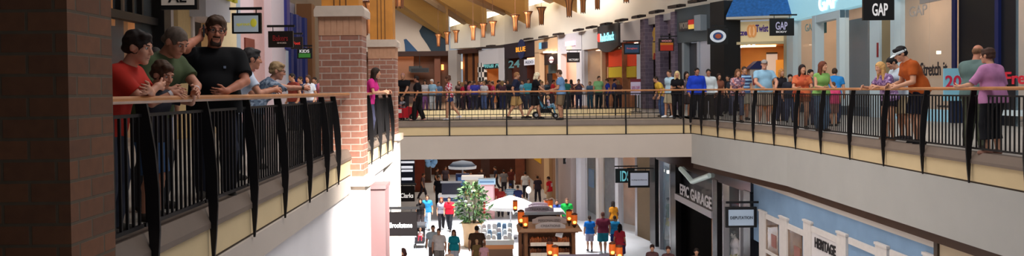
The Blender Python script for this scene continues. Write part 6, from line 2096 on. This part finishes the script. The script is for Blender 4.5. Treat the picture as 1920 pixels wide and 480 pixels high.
far('balding man in a grey green shirt turned towards the woman in pink', 1828, 14.5, -52, 1.78, (92, 112, 108), (74, 78, 62), (120, 84, 60), h=0.010, b=1.1, hair='receding', lean=6, head=(-10, 8, 0), lh=dict(p=(-0.1, 0.34, 1.02)), skin=(176, 116, 90), bot=('trousers', 0.02))
far('woman in a pink top and black trousers with short brown hair, seen from behind', 1862, 13.2, 24, 1.66, (180, 120, 160), (18, 18, 22), (64, 40, 30), h=0.010, fem=True, b=1.14, hair='full', lean=6, top=(0.95, 0.84, 0.014), bot=('capri', 0.02), shoe=(130, 92, 78), head=(10, 4, 0), lh=dict(p=(-0.25, 0.38, 1.06)))
# --- walkers on the bridge ---------------------------------------------------
far('man in a black shirt pushing the red toy car', 757, 33.0, 172, 1.80, (20, 20, 24), (40, 36, 38), (180, 130, 120), hair='crop', b=1.1, lean=8, lh=dict(p=(-0.12, 0.36, 0.98)), rh=dict(p=(0.12, 0.36, 0.98)))
x_, y_, _ = at(757, 31.6)
person('toddler in grey sitting in the red toy car', (x_ - 0.05, 31.65, 0.0), 150, H=0.86, h=0.012, shirt=(150, 150, 156), pants=(90, 100, 130), hairc=(150, 110, 80), cat='child', hip=(0, 0, -0.05), hs=1.45, shoes=False, lf=(-0.05, 0.0, 0.02), rf=(0.05, 0.0, 0.02), lh=dict(p=(-0.05, 0.15, 0.55)), rh=dict(p=(0.05, 0.15, 0.55)))
far('woman in a black top with a red waistband walking beside the toy car', 784, 30.6, 84, 1.64, (22, 18, 22), (24, 20, 22), (36, 24, 20), fem=True, b=1.12, hair='short', rh=dict(p=(0.1, 0.3, 1.05)), skin=(170, 110, 84), bot=('trousers', 0.03), lf=(-0.08, 0.16, 0), rf=(0.08, -0.18, 0.03), top=(0.8, 0.92, 0.012), shoe=(220, 160, 150))
far('girl with bushy brown hair in a red and white checked top mid-stride', 843, 30.8, 88, 1.62, plaid_mat((196, 60, 76), [(226, 190, 200), (176, 40, 60), (230, 214, 220)], 16), (60, 80, 140), (84, 52, 36), fem=True, hair='bushy', bot=('short_shorts', 0.01), lf=(-0.06, 0.1, 0), rf=(0.08, -0.36, 0.1), shoe=(226, 222, 226), top=(0.7, 0.9, 0.012))
far('man in a navy and yellow shirt and khaki shorts striding across the bridge', 966, 30.9, -88, 1.74, (34, 38, 60), (176, 140, 90), (150, 104, 66), b=1.08, bot=('shorts', 0.03), lf=(-0.08, 0.3, 0), rf=(0.08, -0.28, 0.05), rh=dict(p=(0.22, -0.05, 0.9)), top=(0.75, 0.86, 0.018))
far('woman in black with a pale blonde bob pushing the stroller', 1002, 30.9, -86, 1.72, (20, 18, 22), (30, 26, 30), (232, 214, 180), fem=True, hair='bob', bot=('shorts', 0.01), lean=8, lh=dict(p=(-0.18, 0.42, 1.0)), rh=dict(p=(0.18, 0.42, 1.0)), lf=(-0.08, 0.22, 0), rf=(0.08, -0.28, 0.06), shoe=(30, 28, 32))
far('tall man in a light blue T-shirt and khaki shorts facing the stroller', 1052, 30.3, 74, 1.80, (112, 148, 190), (128, 108, 84), (86, 60, 46), b=1.1, bot=('shorts', 0.03), shoe=(46, 40, 40), lh=dict(p=(-0.15, 0.3, 1.06)), rh=dict(p=(0.2, 0.28, 1.08)))
x_, y_, _ = at(1026, 32.4)
person('baby in pale clothes seated in the bridge stroller', (x_ + 0.08, 32.4, 0.30), -90, H=0.72, h=0.011, shirt=(206, 180, 190), pants=(140, 170, 190), hairc=(190, 150, 110), cat='child', hs=1.55, shoes=False, lean=-14, hip=(0, -0.05, -0.5), lf=(-0.06, 0.22, 0.1), rf=(0.06, 0.22, 0.1))
# yellow flash on the walker's back
b = MB(); b.box(-0.15, 0.15, -0.008, 0.008, -0.14, 0.14)
# --- distant crowd beyond the second opening ---------------------------------
crowd = [(797, 47.4, 1.70, (226, 222, 226), (150, 100, 160), 'distant woman in a white and lilac top past the bridge', K(fem=True, hair='bob')),
 (811, 46.6, 1.72, (150, 190, 216), (200, 206, 210), 'distant white-haired person in sky blue beyond the bridge', K(hair='full')),
 (822, 47.6, 1.60, (110, 140, 176), (60, 60, 70), 'distant person in denim blue near the grey column', K()),
 (868, 47.0, 1.55, (190, 40, 70), (70, 50, 60), 'distant person in crimson beside the glowing wall lamp', K(fem=True, hair='long')),
 (879, 47.8, 1.62, (214, 120, 180), (80, 70, 110), 'distant girl in rose pink by the brown panelled front', K(fem=True, hair='tail')),
 (890, 46.6, 1.64, (60, 60, 150), (50, 50, 70), 'distant person in indigo below the checkered pillar', K()),
 (899, 48.6, 1.66, (100, 80, 160), (60, 60, 80), 'distant person in violet below the checkered pillar', K()),
 (908, 47.0, 1.60, (226, 226, 230), (90, 110, 160), 'distant person in plain white under the teal lettering', K()),
 (917, 49.0, 1.66, (150, 36, 44), (60, 50, 60), 'distant person in dark red under the teal lettering', K()),
 (925, 46.8, 1.58, (196, 60, 100), (60, 70, 110), 'distant child in raspberry pink under the white shop header', K(cat='child')),
 (933, 48.2, 1.68, (50, 46, 60), (40, 40, 50), 'distant person in near black by the white pillar', K()),
 (942, 47.2, 1.62, (90, 60, 70), (50, 56, 90), 'distant person in plum brown by the white pillar', K(fem=True, hair='long')),
 (952, 50.0, 1.70, (44, 44, 52), (60, 60, 60), 'distant dark figure behind the navy and yellow shirt', K()),
 (981, 48.6, 1.66, (140, 190, 220), (80, 80, 100), 'distant person in ice blue between the two walkers', K()),
 (990, 47.0, 1.72, (70, 170, 190), (60, 70, 90), 'distant person in bright teal beside the blonde stroller woman', K()),
 (1018, 50.0, 1.62, (170, 140, 130), (70, 60, 60), 'distant person in beige under the oval sign', K()),
 (1036, 48.0, 1.66, (206, 50, 60), (70, 60, 70), 'distant person in scarlet behind the light blue T-shirt', K()),
 (1062, 47.4, 1.68, (60, 130, 120), (50, 56, 60), 'distant person in sea green behind the light blue T-shirt', K()),
 (1085, 46.6, 1.66, (78, 66, 84), (46, 50, 80), 'person in dark mauve holding something up under the pink sign', K(lh=dict(p=(-0.1, 0.35, 1.35)), rh=dict(p=(0.12, 0.35, 1.35)))),
 (1107, 47.6, 1.54, (90, 120, 150), (50, 90, 110), 'person in grey blue next to the mint green shirt', K()),
 (1122, 46.8, 1.82, (146, 206, 140), (30, 40, 44), 'man in a mint green shirt in front of the tan glass shop', K(b=1.08)),
 (1140, 46.5, 1.66, (40, 56, 160), (40, 46, 80), 'person in cobalt blue below the red panels', K()),
 (1151, 47.4, 1.68, (54, 60, 110), (24, 26, 36), 'person in navy blue below the red panels', K()),
 (1160, 48.4, 1.58, (90, 60, 60), (50, 44, 50), 'person in brown below the yellow panel', K(fem=True, hair='bob'))]
for i, (px, d, H, c, pc, lab, kw) in enumerate(crowd):
    far(lab, px, d, (180, 150, 200, 90, 270, 10)[i % 6], H, c, pc, [(48, 34, 26), (70, 50, 36), (30, 22, 20), (150, 120, 80)][i % 4] if i != 1 else (220, 216, 214), h=0.02, **kw)
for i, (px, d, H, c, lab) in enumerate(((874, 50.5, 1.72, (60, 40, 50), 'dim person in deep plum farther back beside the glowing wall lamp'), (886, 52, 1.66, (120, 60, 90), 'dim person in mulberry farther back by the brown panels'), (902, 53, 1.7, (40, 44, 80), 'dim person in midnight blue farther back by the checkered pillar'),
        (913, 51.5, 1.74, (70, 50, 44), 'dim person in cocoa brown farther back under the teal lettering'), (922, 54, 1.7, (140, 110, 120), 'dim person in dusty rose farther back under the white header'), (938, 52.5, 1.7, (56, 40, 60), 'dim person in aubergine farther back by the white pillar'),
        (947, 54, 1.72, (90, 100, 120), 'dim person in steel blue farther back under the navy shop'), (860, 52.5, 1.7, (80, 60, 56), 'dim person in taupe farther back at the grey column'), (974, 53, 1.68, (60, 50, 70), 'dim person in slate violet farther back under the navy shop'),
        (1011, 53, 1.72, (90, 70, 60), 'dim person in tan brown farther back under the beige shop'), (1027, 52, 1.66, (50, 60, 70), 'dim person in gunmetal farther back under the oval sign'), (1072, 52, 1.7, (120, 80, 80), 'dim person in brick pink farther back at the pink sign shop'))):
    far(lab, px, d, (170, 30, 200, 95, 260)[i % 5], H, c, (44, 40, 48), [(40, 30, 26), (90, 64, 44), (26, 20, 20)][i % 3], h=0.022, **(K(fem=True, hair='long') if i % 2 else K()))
# --- lower floor -------------------------------------------------------------
def low(label, px, yh, H, face, shirt, pants, hairc=(50, 36, 28), h=0.018, **kw):
    d = 1600 * (CAMZ - (ZL + H)) / (yh - (170 - 0.01 * (px - 920)))
    return far(label, px, d, face, H, shirt, pants, hairc, h=h, z=ZL, **kw)
low('man in a turquoise polo shirt and pale jeans walking past the hanging wooden sign', 800, 365, 1.82, 186, (46, 140, 190), (170, 196, 220), **WALK1)
low('woman in a black top partly behind the turquoise polo shirt', 788, 372, 1.66, 176, (30, 26, 28), (60, 50, 50), fem=True, hair='long')
low('long-haired woman in a grey top and black trousers beside the red shirt man', 827, 370, 1.68, 184, (150, 150, 160), (24, 20, 24), (120, 66, 40), fem=True, hair='long', **WALK2)
low('man in a bright red polo shirt and black trousers beside the potted plant', 842, 369, 1.76, 172, (200, 26, 46), (22, 22, 28), (46, 30, 24), **WALK1)
low('tall man in dark clothes standing before the blue banded counter', 822, 330, 1.86, 190, (26, 26, 34), (22, 22, 30), (30, 24, 22))
low('bald man in a pale T-shirt behind the beige shirt man', 811, 422, 1.76, 180, (200, 214, 226), (120, 110, 110), (70, 50, 40), hair='crop', h=0.015, shoe=(80, 70, 66))
low('man in a beige and white T-shirt walking towards the camera', 822, 428, 1.74, 178, (216, 204, 200), (130, 120, 116), (70, 46, 36), h=0.015, bot=('shorts', 0.02), **WALK2)
low('woman in a teal top with a grey cardigan walking towards the camera', 850, 431, 1.64, 176, (24, 136, 150), (190, 190, 200), (90, 52, 36), fem=True, hair='bob', h=0.015)
low('small child whose face shows at the very bottom below the teal top', 841, 468, 1.15, 178, (226, 190, 170), (120, 120, 150), (110, 70, 50), cat='child', h=0.015)
low('broad man in a dark brown shirt seen from behind by the big pot', 893, 424, 1.80, 4, (74, 52, 40), (50, 44, 44), (36, 26, 22), b=1.2, h=0.015)
low('child with fair hair and an olive top standing behind the dark brown shirt', 893, 450, 1.30, 20, (120, 96, 60), (90, 60, 110), (200, 160, 120), cat='child', h=0.015, hair='full')
low('child in pale pink beside the fair-haired child', 906, 456, 1.2, -10, (214, 160, 170), (120, 110, 150), (110, 74, 54), cat='child', h=0.015)
low('boy in a bright blue T-shirt walking away past the cart end', 1105, 405, 1.58, 2, (24, 120, 214), (160, 150, 166), (56, 40, 32), h=0.014, bot=('shorts', 0.02), cat='child', shoe=(60, 56, 60), lf=(-0.07, 0.14, 0), rf=(0.07, -0.1, 0.03))
low('man in a maroon polo shirt and teal shorts walking away', 1130, 398, 1.80, 0, (128, 50, 74), (20, 108, 124), (110, 70, 60), h=0.014, b=1.16, hair='crop', bot=('shorts', 0.03), shoe=(200, 206, 214), lf=(-0.1, -0.1, 0.03), rf=(0.1, 0.14, 0))
low('boy in a lighter blue T-shirt on the far side of the maroon shirt', 1152, 405, 1.58, -4, (40, 146, 204), (36, 56, 110), (70, 48, 36), h=0.014, bot=('shorts', 0.02), cat='child')
low('dark-haired woman in a red top with a pale bag by the dark fashion shop', 1161, 421, 1.66, -20, (190, 50, 66), (70, 50, 90), (34, 24, 24), h=0.014, fem=True, hair='long', bot=('skirt', 0.02))
low('woman in an orange yellow top beside the tan glass shop', 1150, 378, 1.70, 20, (214, 140, 36), (120, 90, 60), (36, 26, 22), fem=True, hair='bob', skin=(130, 84, 62))
low('man in a vivid green T-shirt behind the carts', 1062, 371, 1.80, 178, (20, 150, 60), (90, 84, 90), (90, 60, 46), b=1.1)
low('man in a navy T-shirt between the red and green shirts', 1043, 374, 1.72, 184, (40, 60, 120), (60, 60, 90), (60, 42, 34), b=1.08)
low('person in a red T-shirt beside the navy T-shirt', 1021, 371, 1.70, 190, (190, 26, 40), (70, 60, 70), (40, 28, 24))
pj, fj = low('man in a red sports jersey with a white number, tan trousers', 1030, 331, 1.84, 60, (214, 30, 44), (206, 176, 140), (60, 40, 34))
lettering('10', 0.2, 0.22, mat((240, 236, 236), 0.6), pj, tuple(fj['tp'](0, -0.165, 1.26)), 0)
low('person in a white and blue striped shirt and blue cap seen from behind', 957, 345, 1.78, 5, pattern_mat('hobj', (226, 232, 236), (60, 130, 170), 11.0), (60, 60, 80), (40, 34, 32), b=1.2, hat='cap', hatc=(30, 50, 120))
low('person in navy beside the striped shirt', 971, 348, 1.70, 10, (44, 50, 96), (50, 50, 60))
low('man in a white T-shirt and dark trousers in the far lower hall', 985, 322, 1.78, 0, (220, 222, 224), (50, 50, 60), (44, 32, 28), **WALK1)
dimc = [(938, 350, 1.7, (150, 44, 40), 'person in brick red beyond the pink cabinet kiosk'), (927, 345, 1.66, (196, 60, 56), 'person in warm red close to the pink cabinet kiosk'), (873, 318, 1.75, (60, 50, 46), 'dim figure in brown beyond the blue canopy'),
        (835, 312, 1.76, (70, 60, 70), 'dim figure in dusky violet beyond the dark screen counter'), (818, 315, 1.7, (56, 40, 36), 'dim figure in dark brown under the bridge edge'), (903, 316, 1.74, (60, 44, 44), 'dim figure in umber beyond the white canopy kiosk'),
        (945, 318, 1.72, (110, 110, 116), 'dim figure in grey beyond the striped shirt'), (930, 312, 1.76, (44, 40, 52), 'dim figure in blue black beyond the kiosks'), (958, 315, 1.72, (90, 40, 36), 'dim figure in oxblood in the far lower hall'),
        (792, 325, 1.72, (90, 76, 80), 'dim figure in mauve grey near the directory board'), (883, 322, 1.7, (76, 40, 34), 'dim figure in chestnut between the kiosks'), (1008, 330, 1.7, (60, 50, 60), 'dim figure in dark plum near the yellow notice')]
for i, (px, yh, H, c, lab) in enumerate(dimc):
    low(lab, px, yh, H, (180, 10, 90, 200, 270)[i % 5], c, (50, 46, 54), [(40, 30, 26), (60, 44, 34)][i % 2], h=0.022, **(WALK1 if i % 2 else {}))
x_, d_ = X_at(788, 38.6, 430), 38.55
person('baby in a white and red outfit in the lower stroller', (x_, d_, ZL + 0.28), 180, H=0.78, h=0.012, shirt=(232, 220, 220), pants=(190, 60, 80), hairc=(120, 90, 70), cat='child', hs=1.5, shoes=False, lean=-14, hip=(0, -0.05, -0.5), lf=(-0.07, 0.2, 0.08), rf=(0.07, 0.2, 0.08))
for px, y, lab, c in ((1222, 459, 'dark-haired head showing at the bottom before the glass pane with the green mannequin', (48, 28, 24)), (1252, 462, 'brown-haired head showing at the bottom under the silver lintel', (66, 38, 28)), (1305, 466, 'black-haired head showing at the bottom in front of the dark doorway', (40, 30, 24))):
    low(lab, px, y, 1.66, 170, (90, 60, 60), (50, 50, 60), c, h=0.014, fem=True, hair='full')
low('person in dark brown hair and rust top at the bottom by the shadowed wall', 757, 466, 1.62, 120, (110, 40, 36), (50, 40, 40), (60, 30, 26), h=0.014, hair='bob', fem=True)
# shop mannequins
def manikin(label, px, d, X, H, shirt, pants, face, zb, **kw):
    return person(label, (X, d, zb), face, H=H, h=0.014, shirt=shirt, pants=pants, hairc=(60, 60, 60), skin=(200, 196, 190), cat='mannequin', shoes=False, **kw)
dv_ = fD.d(1256, -0.45); xv_ = X_at(1256, dv_, 400)
zhead = Z_at(1255, 370, dv_)
mq, _ = manikin('mannequin in a green top and yellow shorts behind the glass pane', 1256, dv_, xv_, 1.8, (20, 90, 50), (196, 180, 40), 96, zhead - 1.8, bot=('shorts', 0.02))
dv_ = fD.d(1380, -0.45); xv_ = X_at(1380, dv_, 430)
mq2, _ = manikin('mannequin in a white top and yellow patterned skirt under the pale hanging sign', 1377, dv_, xv_, 1.75, (206, 200, 206), plaid_mat((206, 190, 60), [(240, 236, 200), (90, 90, 40)], 20), 96, ZL + 0.6, fem=True, bot=('skirt', 0.03))
dv_ = fD.d(1362, -0.45); xv_ = X_at(1362, dv_, 430)
mq3, _ = manikin('mannequin in a dark jacket beside the yellow skirt mannequin', 1361, dv_, xv_, 1.75, (44, 34, 36), (60, 70, 90), 92, ZL + 0.6, top=(1.9, 0.84, 0.014))
for m_, px in ((mq, 1), (mq2, 2), (mq3, 3)):
    x, y, z = m_.location
    t = thing('display_plinth', ('low plinth under the green topped mannequin', 'low plinth under the yellow skirt mannequin', 'low plinth under the dark jacket mannequin')[px - 1], 'plinth', (x, y, ZL))
    b = MB(); b.box(-0.24, 0.24, -0.24, 0.24, 0, max(0.05, z - ZL - 0.03)); b.build('plinth_body', mat((150, 146, 146), 0.6), t)
    b = MB(); b.box(-0.26, 0.26, -0.26, 0.26, max(0.05, z - ZL - 0.03), z - ZL); b.build('plinth_top', white, t)

# ---- groups for the repeats
for o in list(SC.objects):
    if o.parent is not None or 'category' not in o.keys() or 'group' in o.keys():
        continue
    n_ = o.name.split('.')[0]
    if n_ == 'person' and o['category'] in ('person', 'child'):
        x_, y_, z_ = o.location
        o['group'] = 'people on the lower floor' if z_ < -3 else 'people on the shadowed balcony' if x_ < -2 and y_ < 31 else 'distant crowd beyond the bridge' if y_ > 46 else 'walkers on the bridge' if x_ < 6 else 'people along the bright railing'
    else:
        g_ = {'hanging_lamp': 'hanging copper lamps', 'lantern': 'amber lanterns on the market carts', 'light_bracket': 'light brackets above the far shops', 'railing': 'balcony and bridge railings', 'blade_sign': 'blade signs along the shop fronts',
              'shop_front': 'shop fronts', 'restaurant_front': 'brown restaurant fronts', 'market_cart': 'market carts on the lower floor', 'kiosk': 'kiosks on the lower floor', 'stroller': 'strollers', 'painted_shape': 'painted shapes of the mural',
              'upright_banner': 'upright banners in the lower hall', 'display_plinth': 'plinths in the dark fashion shop', 'person': 'mannequins in the dark fashion shop'}.get(n_)
        if g_:
            o['group'] = g_
    if n_ == 'person' and o['category'] == 'mannequin':
        o.name = 'mannequin'
# ------------------------------------------------------------------ light
w = bpy.data.worlds.new('daylight')
SC.world = w
w.use_nodes = True
bgn = w.node_tree.nodes['Background']
bgn.inputs['Color'].default_value = (0.80, 0.88, 1.0, 1)
bgn.inputs['Strength'].default_value = 0.35
SC.view_settings.view_transform = 'Standard'
SC.view_settings.look = 'None'
SC.view_settings.exposure = 0.0
def area(name, loc, target, sx, sy, power, col=(1, 1, 1), spread=180):
    l = bpy.data.lights.new(name, 'AREA')
    l.shape = 'RECTANGLE'
    l.size, l.size_y = sx, sy
    l.energy = power
    l.color = col
    l.spread = math.radians(spread)
    o = bpy.data.objects.new(name, l)
    COL.objects.link(o)
    o.location = loc
    o.rotation_euler = (Vector(target) - Vector(loc)).to_track_quat('-Z', 'Y').to_euler()
    return o
def spot(name, loc, target, power, ang, blend=0.3, col=(1, 1, 1), rad=0.2):
    l = bpy.data.lights.new(name, 'SPOT')
    l.energy = power
    l.spot_size = math.radians(ang)
    l.spot_blend = blend
    l.color = col
    l.shadow_soft_size = rad
    o = bpy.data.objects.new(name, l)
    COL.objects.link(o)
    o.location = loc
    o.rotation_euler = (Vector(target) - Vector(loc)).to_track_quat('-Z', 'Y').to_euler()
    return o

bgn.inputs['Strength'].default_value = 0.34
area('skylight_atrium', (3, 22, 15), (3, 22, 0), 8, 16, 1150, (1, 0.97, 0.93))
area('fill_near', (2.5, 9, 13), (4, 28, -1), 8, 6, 850, (1, 0.97, 0.94), 120)  # added soft fill for surfaces facing the camera
area('fill_side', (-1.0, 20, 13), (7.6, 17, -1.2), 6, 12, 260, (1, 0.97, 0.95), 120)  # added fill aimed at the bright side's balcony edge
area('fill_far_wall', (-3, 50, 10.5), (3, 74, 5.5), 10, 5, 5200, (1, 0.97, 0.92), 140)  # added fill aimed sideways at the far walls and vault
area('fill_far_concourse', (1, 56, 11.5), (3, 60, 0), 10, 14, 1600, (1, 0.96, 0.9))  # added fill over the far concourse, below its ceiling
area('skylight_gap', (0.0, 40.5, 14), (-0.5, 40.5, 0), 5, 7, 1700, (1, 0.98, 0.96), 40)
spot('sun_on_lower_floor', (0.5, 37, 30), (-2.0, 41.5, ZL), 60000, 10.5, 0.7, (1, 0.97, 0.93), 0.5)
spot('sun_on_ledge', (9, 2, 12), (-2.6, 19.4, -4.7), 130000, 18.5, 0.75, (1, 0.97, 0.92), 0.4)
area('fill_lower_hall', (-1, 60, -1.4), (-1, 60, ZL), 6, 18, 500, (1, 0.8, 0.62))  # added warm fill to lift the dark lower hall
spot('sun_on_far_pillar', (9, 2, 12), (-2.6, 22.2, -2.75), 150000, 10.6, 0.3, (1, 0.97, 0.92), 0.4)
area('shop_fill_shadowed_side', (-4.0, 25, 5.9), (-7.4, 26, 2.2), 2, 16, 260, (1, 0.93, 0.84), 110)  # added area light standing in for the shops' spotlights
area('fill_wall_wash', (5, 8, 11), (-2.6, 10, -2.5), 4, 8, 110, (1, 0.97, 0.96), 70)  # added fill for the pale wall under the shadowed balcony
